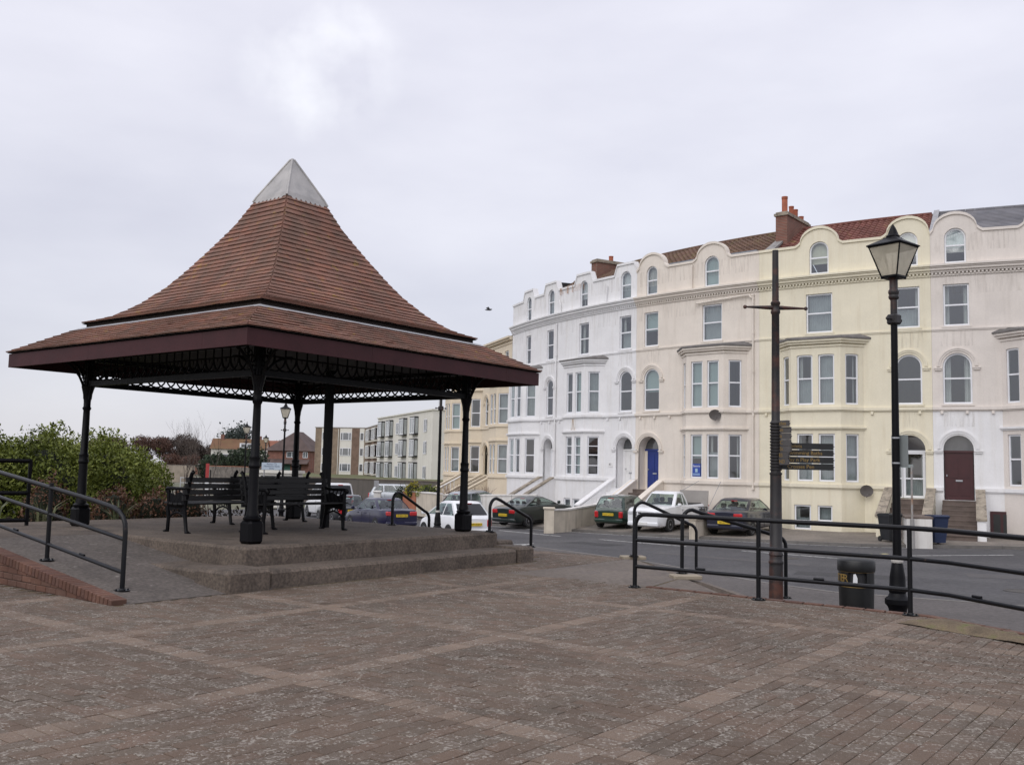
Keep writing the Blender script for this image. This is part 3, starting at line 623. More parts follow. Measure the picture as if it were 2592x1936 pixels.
# columns
CB = 2.14
def column(u, v):
    m = MB(); m.fn = lambda x, y, z: (x + u, y + v, z + FZ)
    m.cbox(-0.118, 0.118, -0.118, 0.118, 0, 0.30, 0.035)
    m.lathe([(0.105, 0.30), (0.118, 0.315), (0.118, 0.335), (0.085, 0.36), (0.08, 0.40), (0.069, 0.44), (0.064, 0.98), (0.075, 0.99), (0.079, 1.01), (0.075, 1.03), (0.066, 1.05), (0.072, 1.10), (0.075, 1.12), (0.058, 1.14), (0.051, 1.75), (0.050, 1.82), (0.062, 1.84), (0.067, 1.86), (0.053, 1.88), (0.053, 1.95), (0.063, 2.05), (0.09, 2.16), (0.10, 2.2), (0.07, 2.21), (0.06, 2.55)], 12)
    m.box(-0.055, 0.055, -0.055, 0.055, 2.19, 2.62)
    c = m.build('column', black_iron, bs, smooth=40)
    for du, dv in ((1, 0), (-1, 0), (0, 1), (0, -1)):
        b = MB(); inward = (du * u < 0) or (dv * v < 0)
        Rr = 0.62 if not inward else 0.5
        def arc(r, off, rad):
            pts = []
            for k in range(9):
                a = math.pi / 2 * k / 8
                d = 0.05 + off + r * (1 - math.cos(a)); z = 2.0 + off * 1.2 + r * math.sin(a) * (0.98 if inward else 1.02)
                pts.append((u + du * d, v + dv * d, FZ + z))
            b.tube(pts, rad, 6)
        arc(Rr, 0.0, 0.022)
        z0 = FZ + 2.0 + Rr * 0.98
        for k, (fd, fz, rr) in enumerate(((0.12, 0.42, 0.05), (0.2, 0.52, 0.04), (0.09, 0.3, 0.035))):
            cu, cv, cz = u + du * fd, v + dv * fd, FZ + 2.0 + fz
            b.tube([(cu + du * rr * math.cos(t), cv + dv * rr * math.cos(t), cz + rr * math.sin(t)) for t in [2 * math.pi * q / 10 for q in range(11)]], 0.009, 5, cap=False)
        b.build('bracket', black_iron, c, smooth=50)
for u, v in ((CB, -CB), (CB, CB), (-CB, CB), (-CB, -CB)): column(u, v)
m = MB(); m.box(0.075, 0.185, 0.855, 0.965, FZ, 3.1); m.build('post', black_iron, bs)
# beams and pierced lattice valances
for k in range(4):
    a = k * math.pi / 2; ca, sa = math.cos(a), math.sin(a)
    fn = lambda x, y, z, ca=ca, sa=sa: (x * ca - y * sa, x * sa + y * ca, z)
    m = MB(fn); m.box(CB - 0.04, CB + 0.04, -CB + 0.06, CB - 0.06, 2.655, 2.735); m.box(CB - 0.03, CB + 0.03, -CB + 0.06, CB - 0.06, 3.06, 3.12)
    # eave ties out to the fascia
    va = m.build('beam', black_iron, bs)
    m = MB(fn); Rc = 0.19; n = 22; sp = (2 * CB - 0.12) / n
    for i in range(n + 1):
        yc = -CB + 0.06 + i * sp
        pts = []
        for q in range(11):
            t = math.pi + math.pi * q / 10; yy = yc + Rc * math.cos(t); zz = 2.93 + Rc * math.sin(t)
            if abs(yy) <= CB - 0.05: pts.append((CB, yy, zz))
        if len(pts) > 2: m.tube(pts, 0.0145, 5)
        if i < n:
            m.tube([(CB, yc + sp / 2, 2.93), (CB, yc + sp / 2, 2.87)], [0.014, 0.004], 5)
        m.tube([(CB, yc, 2.93), (CB, yc, 3.08)], 0.012, 5)
    m.tube([(CB, -CB + 0.06, 2.935), (CB, CB - 0.06, 2.935)], 0.013, 5)
    m.build('valance', black_iron, bs)
# soffit, fascia
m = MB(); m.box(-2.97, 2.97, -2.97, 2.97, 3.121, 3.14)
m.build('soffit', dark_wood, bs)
EV = 3.005
for k in range(4):
    a = k * math.pi / 2; ca, sa = math.cos(a), math.sin(a)
    fn = lambda x, y, z, ca=ca, sa=sa: (x * ca - y * sa, x * sa + y * ca, z)
    for j, (y0, y1) in enumerate(((-EV, -0.92 + 0.3 * (k % 2)), (-0.917 + 0.3 * (k % 2), 2.1), (2.103, EV))):
        m = MB(fn)
        P = [(EV, y0), (EV, y1), (EV - 0.035, y1 if j < 2 else y1 - 0.035), (EV - 0.035, y0 if j > 0 else y0 + 0.035)]
        m.prism([(p[0], p[1]) for p in P], 2.918, 3.128, 'z'); m.build('fascia_board', fascia_m, bs)
# roof: profile of half side and height
skirt = [(3.035, 3.142), (2.30, 3.545)]
upper = [(2.25, 3.655), (2.08, 3.715), (1.91, 3.785), (1.63, 3.995), (1.33, 4.305), (1.08, 4.65), (0.85, 5.0), (0.62, 5.36), (0.405, 5.80)]
rm = MB()
def ring(mb, prof, dz=0.0):
    for k in range(4):
        a = k * math.pi / 2 + math.pi / 4
        for (h0, z0), (h1, z1) in zip(prof[:-1], prof[1:]):
            q = []
            for h, z, s in ((h0, z0, -1), (h0, z0, 1), (h1, z1, 1), (h1, z1, -1)):
                b = k * math.pi / 2; x, y = h, s * h
                q.append((x * math.cos(b) - y * math.sin(b), x * math.sin(b) + y * math.cos(b), z + dz))
            mb.quad(*q)
ring(rm, skirt); ring(rm, upper); ring(rm, [(2.30, 3.545), (2.2, 3.60), (2.2, 3.66)]); ring(rm, [(2.2, 3.65), (2.25, 3.65)])
roof = rm.build('roof', mat('roof_underlay', (0.03, 0.02, 0.018), 0.9), bs)
tile_m = palette_mat('red_brown_roof_tile', [(0.20, 0.105, 0.078), (0.22, 0.110, 0.080), (0.185, 0.098, 0.075), (0.21, 0.114, 0.086), (0.235, 0.108, 0.074), (0.195, 0.108, 0.082)], 0.85,
    ((0.30, 0.19, 0.045), 7.0, 0.865, 0.96, 0.9, 0.8), ((0.13, 0.088, 0.068), 3.0, 0.66, 0.86, 0.5, 0.6), bump=0.5, bscale=60, var=0.28, vscale=0.9)
tiles = []
def arcpts(prof):
    d = [0.0]
    for (h0, z0), (h1, z1) in zip(prof[:-1], prof[1:]): d.append(d[-1] + math.hypot(h1 - h0, z1 - z0))
    return d
def at(prof, d, t):
    t = clampf(t, 0, d[-1]) if t <= d[-1] else t
    i = 0
    while i < len(d) - 2 and t > d[i + 1]: i += 1
    f = (t - d[i]) / (d[i + 1] - d[i]); (h0, z0), (h1, z1) = prof[i], prof[i + 1]
    return h0 + (h1 - h0) * f, z0 + (z1 - z0) * f
TW, EXPOS, TL, TT = 0.165, 0.098, 0.135, 0.018
def lay(prof, t0):
    d = arcpts(prof); t = t0; row = 0
    while t + EXPOS * 0.8 < d[-1]:
        h0, z0 = at(prof, d, t); h1, z1 = at(prof, d, min(t + TL, d[-1]))
        sl = Vector((h1 - h0, 0, z1 - z0)); sl.normalize(); nrm = Vector((-sl.z, 0, sl.x)); nrm = -nrm if nrm.z < 0 else nrm
        if nrm.x < 0: nrm = Vector((abs(nrm.x), 0, nrm.z))
        for k in range(4):
            y = -h0 - TW + (row % 2) * TW / 2
            while y < h0:
                y0, y1 = y + 0.0015, y + TW - 0.0015; y += TW
                a0, a1 = max(y0, -h0 - 0.004), min(y1, h0 + 0.004); b0, b1 = max(y0, -h1 - 0.004), min(y1, h1 + 0.004)
                if a1 - a0 < 0.01: continue
                full = (a0 == y0 and a1 == y1 and b0 == y0 and b1 == y1)
                tiles.append((k, h0, z0, h1, z1, a0, a1, b0, b1, full, sl, nrm))
        t += EXPOS; row += 1
lay(skirt, -0.03); lay(upper, -0.03)
def rot4(k, p):
    b = k * math.pi / 2; c, s = round(math.cos(b)), round(math.sin(b)); return (p[0] * c - p[1] * s, p[0] * s + p[1] * c, p[2])
camu = UVof(0, 0)
def tkey(t):
    q = rot4(t[0], (t[1], (t[5] + t[6]) / 2, t[2])); vis = t[0] in (0, 3)
    return (0 if (vis and t[9]) else 1, math.dist(q, (camu[0], camu[1], 1.5)))
tiles.sort(key=tkey)
tm_ = MB()
h = (TW - 0.003) / 2
tv = [(-h, 0, 0.016), (h, 0, 0.016), (h, TL, -0.008), (-h, TL, -0.008), (-h, 0, 0.016 + TT), (h, 0, 0.016 + TT), (h, TL, TT - 0.008), (-h, TL, TT - 0.008)]
TF = ((3, 2, 1, 0), (4, 5, 6, 7), (0, 1, 5, 4), (1, 2, 6, 5), (2, 3, 7, 6), (3, 0, 4, 7))
tme = bpy.data.meshes.new('tile'); tme.from_pydata(tv, [], TF); tme.materials.append(tile_m)
tmb = MB()
for i, t in enumerate(tiles):
    k, h0, z0, h1, z1, a0, a1, b0, b1, full, sl, nrm = t
    jit = random.gauss(0, 0.0016)
    if i < 300:
        b = k * math.pi / 2; c, s = round(math.cos(b)), round(math.sin(b))
        X = Vector((0, 1, 0)); Y = sl; Z = X.cross(Y)
        if Z.dot(nrm) < 0: X = -X; Z = X.cross(Y)
        rt = lambda q: Vector((q.x * c - q.y * s, q.x * s + q.y * c, q.z))
        M = Matrix((rt(X), rt(Y), rt(Z))).transposed().to_4x4(); M.translation = rot4(k, (h0 + nrm.x * jit, (a0 + a1) / 2, z0 + nrm.z * jit))
        o = link('tile', tme, roof); o.matrix_local = M
    else:
        if b1 - b0 < 0.004: b0 = b1 = (b0 + b1) / 2; b0 -= 0.002; b1 += 0.002
        P = []
        for off0, off1 in ((0.016 + jit, -0.008), (0.016 + TT + jit, TT - 0.008)):
            for hh, zz, yy, of in ((h0, z0, a0, off0), (h0, z0, a1, off0), (h1, z1, b1, off1), (h1, z1, b0, off1)):
                P.append(rot4(k, (hh + nrm.x * of, yy, zz + nrm.z * of)))
        tmb.add(P, TF)
tmb.build('tile_courses', tile_m, roof, kind='stuff')
# lead flashing between the slopes, lead cap
m = MB(); ring(m, [(2.355, 3.545), (2.285, 3.582)]); ring(m, [(2.355, 3.532), (2.355, 3.545)]); m.build('flashing', flash_m, bs)
cap = MB(); ring(cap, [(0.43, 5.795), (0.405, 5.87), (0.02, 6.57)])
cap.box(-0.02, 0.02, -0.02, 0.02, 6.54, 6.58)
for k in range(4):
    b = k * math.pi / 2 + math.pi / 4
    r0 = 0.43 * math.sqrt(2)
    cap.tube([(r0 * math.cos(b), r0 * math.sin(b), 5.8), (0.55 * math.cos(b), 0.55 * math.sin(b), 5.89), (0.03 * math.cos(b), 0.03 * math.sin(b), 6.56)], 0.022, 6)
    q = k * math.pi / 2
    for yo in (-0.3, -0.2, -0.1, 0.0, 0.1, 0.2, 0.3):      # scalloped lower edge
        pts = [(0.436, yo - 0.05, 5.80), (0.455, yo - 0.025, 5.755), (0.455, yo + 0.025, 5.755), (0.436, yo + 0.05, 5.80)]
        cap.poly([rot4(k, p) for p in pts])
cap.build('lead_cap', lead_m, bs)

# worn patches, covers and drains in the road
def patch_sheet(name, pts, m, dz):
    mb = MB(); mb.poly([(x, y, zr(x, y) + dz) for x, y in pts]); return struct(mb.build(name, m))
pa = mat('dark_tar_repair', (0.042, 0.041, 0.043), 0.9, 0.15, 1.5, bump=0.4, bscale=110, fine=0.2)
pb = mat('paler_road_repair', (0.085, 0.08, 0.08), 0.9, 0.15, 1.5, bump=0.4, bscale=110, fine=0.2)
patch_sheet('road_repair', [(7.2, 24.5), (9.6, 23.3), (10.0, 24.2), (7.6, 25.4)], pa, 0.004)
patch_sheet('road_repair', [(4.6, 31.2), (8.2, 27.0), (8.6, 27.35), (5.0, 31.55)], pb, 0.004)
patch_sheet('road_repair', [(11.5, 24.2), (15.5, 22.6), (15.9, 23.7), (11.9, 25.3)], pb, 0.004)
patch_sheet('road_repair', [(2.0, 36.0), (3.4, 34.2), (4.2, 34.8), (2.8, 36.6)], pa, 0.004)
for x, y in ((8.6, 29.6), (11.2, 21.2), (3.9, 29.8)):
    mb = MB(); mb.fn = lambda a, b, c, x=x, y=y: (x + a, y + b, zr(x, y) + 0.004 + c); mb.lathe([(0.34, -0.05), (0.34, 0.004), (0.29, 0.005), (0.29, 0.002), (0.02, 0.003)], 18); struct(mb.build('manhole_cover', mat('worn_iron_cover', (0.05, 0.045, 0.042), 0.6, 0.3, 20)))
# ================================================================== benches on the bandstand
def make_bench(label, loc, rz, group, L=1.75):
    t = thing('bench', label, 'bench', loc, rz, group)      # local: x along the bench, +y the way it faces
    wood = mat('black_painted_slats', (0.009, 0.0085, 0.009), 0.45, 0.25, 5, bump=0.2, bscale=50)
    for y, z in ((0.20, 0.435), (0.08, 0.425), (-0.04, 0.42), (-0.15, 0.425)):
        m = MB(); m.cbox(-L / 2, L / 2, y - 0.048, y + 0.048, z - 0.014, z + 0.014, 0.006); m.build('seat_slat', wood, t)
    for k, z in enumerate((0.51, 0.60, 0.69, 0.78)):
        m = MB(); yb = -0.20 - (z - 0.45) * 0.24
        m.cbox(-L / 2, L / 2, yb - 0.013, yb + 0.013, z - 0.036, z + 0.036, 0.006); m.build('back_slat', wood, t)
    for x in (-L / 2 + 0.08, L / 2 - 0.08):
        m = MB()
        def bar(pts, w=0.03):
            m.tube([(x, y, z) for y, z in pts], w, 6)
        bar([(0.27, 0.0), (0.235, 0.03), (0.225, 0.2), (0.25, 0.34), (0.24, 0.42), (0.25, 0.62)], [0.04, 0.03, 0.03, 0.034, 0.03, 0.03])
        bar([(-0.27, 0.0), (-0.235, 0.03), (-0.2, 0.2), (-0.17, 0.33), (-0.18, 0.42), (-0.205, 0.52), (-0.26, 0.75), (-0.31, 0.87), (-0.34, 0.9), (-0.36, 0.88)], [0.04, 0.03, 0.03, 0.034, 0.034, 0.034, 0.032, 0.03, 0.028, 0.02])
        bar([(-0.18, 0.40), (0.0, 0.39), (0.24, 0.40)])
        bar([(-0.22, 0.20), (-0.12, 0.27), (0.0, 0.30), (0.12, 0.27), (0.22, 0.20)], 0.016)
        bar([(-0.24, 0.68), (-0.16, 0.655), (0.0, 0.645), (0.2, 0.65), (0.28, 0.645), (0.315, 0.62), (0.30, 0.59), (0.275, 0.60)], [0.022, 0.024, 0.026, 0.028, 0.03, 0.026, 0.02, 0.014])
        for yy in (-0.12, -0.03, 0.06, 0.15):
            bar([(yy, 0.4), (yy + 0.03, 0.46), (yy - 0.02, 0.54), (yy + 0.02, 0.64)], 0.011)
        m.prism([(-0.20, 0.405), (0.24, 0.405), (0.25, 0.60), (0.10, 0.545), (-0.04, 0.60), (-0.21, 0.56)], x - 0.007, x + 0.007, 'x'); m.prism([(-0.17, 0.31), (0.0, 0.345), (0.23, 0.31), (0.23, 0.41), (-0.17, 0.41)], x - 0.007, x + 0.007, 'x')
        for yy in (-0.12, 0.0, 0.12):
            m.tube([(x, yy + 0.045 * math.cos(q), 0.345 + 0.045 * math.sin(q)) for q in [math.pi * 2 * k / 10 for k in range(11)]], 0.01, 5, cap=False)
        m.box(x - 0.03, x + 0.03, 0.24, 0.31, 0.0, 0.02); m.box(x - 0.03, x + 0.03, -0.31, -0.24, 0.0, 0.02)
        m.build('end_frame', black_iron, t, smooth=50)
    return t
bg_ = 'benches back to back on the bandstand'
b1 = make_bench('black slatted bench with cast ends, leftmost on the bandstand, beside the hedge', W(-0.12, -0.95, FZ), BROT + R(90), bg_)
copy_tree(b1, W(0.60, -0.12, FZ), BROT - R(90), 'black slatted bench showing its long back right behind the front column of the bandstand', bg_)
copy_tree(b1, W(-1.5, 0.85, FZ), BROT + R(90), 'black slatted bench half hidden behind the other two near the back column', bg_)

# ================================================================== tubular rails
def rail_thing(name, label, cat, origin, group=None): return thing(name, label, cat, origin, 0, group)
def put_tube(t, name, pts, r, m=black_rail, n=8, smooth=60):
    o = t.location; mb = MB(); mb.tube([(p[0] - o.x, p[1] - o.y, p[2] - o.z) for p in pts], r, n); return mb.build(name, m, t, smooth=smooth)
def flange(t, p, r=0.085, m=black_rail):
    o = t.location; mb = MB(); mb.lathe([(r, 0), (r, 0.012), (0.04, 0.016), (0.034, 0.03)], 12, (p[0] - o.x, p[1] - o.y, p[2] - o.z))
    for k in range(4):
        a = math.pi / 4 + k * math.pi / 2; mb.lathe([(0.012, 0.012), (0.012, 0.026)], 6, (p[0] - o.x + 0.065 * math.cos(a), p[1] - o.y + 0.065 * math.sin(a), p[2] - o.z))
    mb.build('base_plate', m, t)
t = rail_thing('railing', 'long black three bar tubular railing along the brick plaza edge', 'railing', W(7.7, 0.98, 0))
TOP, MID, LOW = 0.95, 0.615, 0.275
run = [(6.11, 0.93), (7.78, 0.99), (9.51, 1.05), (9.95, 0.90), (10.85, 0.22), (12.6, -1.15)]
def uvz(p, z): return W(p[0], p[1], z)
a, b = run[0], run[1]
curve = [uvz(a, 0), uvz(a, TOP - 0.14)]
for k in range(1, 6):
    q = math.pi / 2 * k / 6; curve.append(uvz((a[0] + 0.13 * (1 - math.cos(q)), a[1] + 0.004 * k), TOP - 0.14 + 0.14 * math.sin(q)))
curve += [uvz((a[0] + 0.16, a[1] + 0.006), TOP)] + [uvz(p, TOP) for p in run[1:]]
put_tube(t, 'top_rail', curve, 0.029)
put_tube(t, 'middle_rail', [uvz(p, MID) for p in run], 0.025); put_tube(t, 'lower_rail', [uvz(p, LOW) for p in run], 0.025)
for p in (run[1], run[2], (11.2, -0.05)): put_tube(t, 'post', [uvz(p, 0), uvz(p, TOP)], 0.028)
for p in run[:3]: flange(t, uvz(p, 0))
for i, f in ((0, 0.3 + 0.25), (1, 0.42), (3, 0.35)):
    p = (run[i][0] + (run[i + 1][0] - run[i][0]) * f, run[i][1] + (run[i + 1][1] - run[i][1]) * f)
    d = Vector((run[i + 1][0] - run[i][0], run[i + 1][1] - run[i][1])).normalized() * 0.06
    put_tube(t, 'joint_clip', [uvz((p[0] - d.x, p[1] - d.y), LOW + 0.034), uvz((p[0] + d.x, p[1] + d.y), LOW + 0.034)], 0.016)
def hoop(name, label, pa, pb, za, zb, h, group, r=0.028, plates=True):
    """hand rail: post at pa, rounded top, falling to a second post at pb"""
    t = rail_thing(name, label, 'handrail', W(*pa, za), group)
    A, B = Vector((*pa, za)), Vector((*pb, zb)); d = (B - A); L_ = Vector((d.x, d.y)).length; e = Vector((d.x / L_, d.y / L_)); sl = d.z / L_
    pts = [(A.x, A.y, za), (A.x, A.y, za + h - 0.16)]
    for k in range(1, 8):
        q = (math.pi / 2 - math.atan(-sl) * -1) * k / 7 if False else math.pi / 2 * k / 7
        pts.append((A.x + e.x * 0.15 * (1 - math.cos(q)), A.y + e.y * 0.15 * (1 - math.cos(q)), za + h - 0.16 + 0.16 * math.sin(q)))
    pts.append((A.x + e.x * 0.24, A.y + e.y * 0.24, za + h - 0.03))
    zt = zb + h
    x1 = L_ - 0.12; pts.append((A.x + e.x * x1, A.y + e.y * x1, zt + 0.0 - 0.02))
    for k in range(1, 6):
        q = math.pi / 2 * k / 5; pts.append((A.x + e.x * (x1 + 0.12 * math.sin(q)), A.y + e.y * (x1 + 0.12 * math.sin(q)), zt - 0.02 - 0.12 * (1 - math.cos(q)) - 0.03 * k / 5))
    pts.append((B.x, B.y, zb))
    o = t.location; mb = MB(); mb.tube([(W(p[0], p[1])[0] - o.x, W(p[0], p[1])[1] - o.y, p[2] - o.z) for p in pts], r, 8); mb.build('tube', black_rail, t, smooth=60)
    if plates: flange(t, W(*pa, za)); flange(t, W(*pb, zb))
    return t
hg = 'hooped handrails beside the steps'
hoop('handrail', 'black hooped handrail at the back steps in front of the blue saloon', (0.35, 2.3), (0.35, 3.28), FZ, 0.12, 0.58, hg, 0.027)
hoop('handrail', 'black hooped handrail right of the bandstand corner in front of the white hatchback', (2.48, 2.42), (2.6, 3.43), FZ, 0.16, 0.55, hg, 0.027)
hoop('handrail', 'black hooped handrail on the far side of the roadside steps by the pickup', (4.03, 4.50), (4.82, 5.29), 0.045, -0.30, 0.93, hg)
hoop('handrail', 'black hooped handrail on the near side of the roadside steps by the signpost', (5.92, 2.62), (7.05, 3.72), 0.045, -0.30, 0.92, hg)
# ramp rail
t = rail_thing('railing', 'sloping black three bar railing along the ramp beside the bandstand', 'railing', W(2.6, -4.2, 0.06))
Vr = -4.2
def rr_(u): return rz_(u)
top = [(2.6, rr_(2.6)), (2.6, 0.70), (2.585, 0.80), (2.54, 0.87), (2.46, 0.925), (2.34, 0.965), (1.9, 1.03), (-0.7, 1.03 + 0.118 * 2.6), (-3.4, 1.40)]
put_tube(t, 'top_rail', [W(u, Vr, z) for u, z in top], 0.028)
for nm, z0 in (('middle_rail', 0.56), ('lower_rail', 0.20)):
    put_tube(t, nm, [W(2.6, Vr, rr_(2.6) + z0), W(-0.55, Vr, rr_(-0.55) + z0), W(-3.4, Vr, FZ + z0)], 0.024)
for u in (0.92, -0.9, -2.6): put_tube(t, 'post', [W(u, Vr, rr_(u)), W(u, Vr, rr_(u) + 0.93)], 0.027)
for u in (2.6, 0.92): flange(t, W(u, Vr, rr_(u)))
for u in (1.72, 0.1): put_tube(t, 'joint_clip', [W(u + 0.05, Vr, rr_(u) + 0.222), W(u - 0.05, Vr, rr_(u) + 0.235)], 0.013)
# square section guard rail behind the left column
t = rail_thing('guard_rail', 'square black guard rail in front of the hedge at far left', 'railing', W(-2.7, -2.75, FZ))
def sq(t, name, a, b, w=0.025):
    o = t.location; mb = MB(); mb.tube([(p[0] - o.x, p[1] - o.y, p[2] - o.z) for p in (a, b)], w * 1.3, 4); mb.build(name, black_iron, t)
q0, q1 = (-2.7, -2.7), (-3.35, -5.4)
for z in (1.0, 0.5, 0.08): sq(t, 'bar', W(*q0, FZ + z), W(*q1, FZ + z))
for f in (0, 0.5, 1.0): sq(t, 'post', W(q0[0] + (q1[0] - q0[0]) * f, q0[1] + (q1[1] - q0[1]) * f, FZ), W(q0[0] + (q1[0] - q0[0]) * f, q0[1] + (q1[1] - q0[1]) * f, FZ + 1.02))

# ================================================================== lamp posts
lamp_glass = mat('milky_lantern_glass', (0.68, 0.63, 0.51), 0.25, 0.12, 5)
lamp_glass.node_tree.nodes['Principled BSDF'].inputs['Transmission Weight'].default_value = 0.4
lamp_glass.node_tree.nodes['Principled BSDF'].inputs['IOR'].default_value = 1.1
band_white = mat('chalky_white_band', (0.5, 0.48, 0.45), 0.8, 0.25, 20)
def make_lamp(label, loc, rz, box=True):
    t = thing('lamp_post', label, 'lamp post', loc, rz, 'old style lantern lamp posts along the seafront')
    m = MB()
    m.lathe([(0.15, 0), (0.15, 0.30), (0.145, 0.33), (0.12, 0.36), (0.115, 0.52), (0.13, 0.56), (0.165, 0.60), (0.165, 0.66), (0.12, 0.70), (0.105, 0.74), (0.12, 0.78), (0.105, 0.82), (0.10, 0.95), (0.075, 1.12), (0.065, 1.14)], 14)
    m.build('base', black_iron, t, smooth=35)
    m = MB(); m.lathe([(0.072, 1.14), (0.078, 1.155), (0.078, 1.185), (0.07, 1.2)], 14); m.build('band', band_white, t, smooth=40)
    m = MB(); m.lathe([(0.058, 1.2), (0.050, 2.4), (0.044, 4.32), (0.045, 4.36)], 12); m.build('column', black_iron, t, smooth=40)
    m = MB(); m.cbox(-0.075, 0.075, -0.075, 0.075, 4.36, 4.50, 0.02)
    for sg in (-1, 1):
        m.tube([(sg * 0.07, 0, 4.43), (sg * 0.14, 0, 4.43)], 0.014, 6); m.lathe([(0.005, -0.028), (0.024, -0.014), (0.028, 0), (0.024, 0.014), (0.005, 0.028)], 8, (sg * 0.16, 0, 4.43))
    m.build('ladder_bar', rust_iron, t, smooth=40)
    m = MB(); m.lathe([(0.045, 4.5), (0.045, 4.70), (0.065, 4.72), (0.07, 4.75), (0.06, 4.77), (0.072, 4.80), (0.07, 4.83), (0.055, 4.85), (0.055, 4.98), (0.085, 5.0), (0.07, 5.02)], 12); m.build('neck', rust_iron, t, smooth=40)
    z0, z1, a0, a1 = 5.02, 5.44, 0.105, 0.235
    m = MB(); m.cbox(-a0 - 0.02, a0 + 0.02, -a0 - 0.02, a0 + 0.02, z0 - 0.02, z0 + 0.015, 0.008)
    for sx in (-1, 1):
        for sy in (-1, 1): m.tube([(sx * a0, sy * a0, z0 - 0.03), (sx * a1, sy * a1, z1 + 0.02)], 0.011, 5)
    for z, a in ((z1, a1),):
        for k in range(4):
            p = [(a, -a), (a, a), (-a, a), (-a, -a)]; m.tube([(*p[k], z), (*p[(k + 1) % 4], z)], 0.013, 5)
    fr = m.build('lantern_frame', black_iron, t)
    for k in range(4):
        c, s = [(1, 0), (0, 1), (-1, 0), (0, -1)][k]
        P = [(a0, -a0, z0), (a0, a0, z0), (a1, a1, z1), (a1, -a1, z1)]; P = [(x * c - y * s, x * s + y * c, z) for x, y, z in P]
        m = MB(); m.poly(P); m.build('pane', lamp_glass, fr)
    m = MB()
    a2 = a1 + 0.02
    rings = [(a2, z1 + 0.005), (a2, z1 + 0.02), (0.10, z1 + 0.11), (0.085, z1 + 0.13)]
    for (r0, y0), (r1, y1) in zip(rings[:-1], rings[1:]):
        for k in range(4):
            c, s = [(1, 0), (0, 1), (-1, 0), (0, -1)][k]
            m.poly([(x * c - y * s, x * s + y * c, z) for x, y, z in ((r0, -r0, y0), (r0, r0, y0), (r1, r1, y1), (r1, -r1, y1))])
    m.lathe([(0.085, z1 + 0.12), (0.095, z1 + 0.15), (0.075, z1 + 0.17), (0.045, z1 + 0.25), (0.035, z1 + 0.27), (0.02, z1 + 0.30), (0.004, z1 + 0.32)], 10)
    m.build('lantern_roof', black_iron, t)
    m = MB(); m.tube([(0, 0, z0), (0, 0, z1 - 0.05)], 0.006, 5); m.build('burner', black_iron, t)
    if box:
        m = MB(); m.cbox(0.06, 0.075, -0.14, 0.10, 2.42, 2.85, 0.004); m.build('notice', mat('grey_sign_back', (0.2, 0.22, 0.22), 0.5), t)
        for z in (2.46, 2.8):
            m = MB(); m.lathe([(0.056, z), (0.056, z + 0.02)], 12); m.build('strap', rim_m, t)
    return t
zp = lambda x, y: zr(x, y) + 0.11
lamp0 = make_lamp('tall black lantern lamp post beside the litter bin at right', (5.22, 13.0, zp(5.22, 13)), R(38))
lg = 'old style lantern lamp posts along the seafront'
# far lamps: same post without the notice plate
lamp1 = make_lamp('lantern lamp post rising in front of the white hatchback under the roof corner', (-2.25, 30.5, zp(-2.25, 30.5)), R(20), False)
copy_tree(lamp1, (-10.8, 45.8, zp(-10.8, 45.8)), R(10), 'largest of the three distant lantern lamp posts framed under the bandstand', lg)
copy_tree(lamp1, (-18.1, 65.7, -1.5), R(25), 'distant lantern lamp post just left of the front bandstand column', lg)
copy_tree(lamp1, (-23.2, 91, -1.55), R(5), 'farthest and smallest lantern lamp post, seen over the blue access sign', lg)

# ================================================================== finger post
fpx, fpy = 3.87, 14.0; fz0 = zp(fpx, fpy)
t = thing('finger_post', 'rusty black finger post with a stack of direction boards and crossbar', 'signpost', (fpx, fpy, fz0))
m = MB(); h0 = -fz0
m.lathe([(0.105, 0), (0.10, h0 + 0.2), (0.098, h0 + 0.22), (0.108, h0 + 0.24), (0.108, h0 + 0.26), (0.094, h0 + 0.28), (0.094, h0 + 0.34), (0.104, h0 + 0.35), (0.104, h0 + 0.37), (0.09, h0 + 0.39), (0.082, h0 + 1.5), (0.092, h0 + 1.51), (0.092, h0 + 1.53), (0.075, h0 + 1.54)], 14)
prof = []
for k in range(16):
    z = h0 + 1.56 + k * 0.045; prof += [(0.072, z), (0.086, z + 0.012), (0.086, z + 0.026), (0.072, z + 0.038)]
m.lathe([(0.075, h0 + 1.54)] + prof + [(0.062, h0 + 2.3), (0.056, h0 + 3.86), (0.07, h0 + 3.88), (0.07, h0 + 3.91), (0.056, h0 + 3.93), (0.056, h0 + 3.99), (0.07, h0 + 4.01), (0.07, h0 + 4.04), (0.05, h0 + 4.06), (0.045, h0 + 4.82)], 14)
m.build('post', rust_iron, t, smooth=35)
m = MB(); zc = h0 + 3.96
for sg in (-1, 1):
    m.tube([(sg * 0.05, 0, zc), (sg * 0.43, sg * 0.02, zc)], [0.034, 0.014], 8); m.lathe([(0.004, -0.03), (0.024, -0.018), (0.03, 0), (0.024, 0.018), (0.004, 0.03)], 10, (sg * 0.455, sg * 0.02, zc))
m.build('crossbar', rust_iron, t, smooth=40)
brd = mat('black_finger_board', (0.011, 0.012, 0.013), 0.5, 0.3, 8)
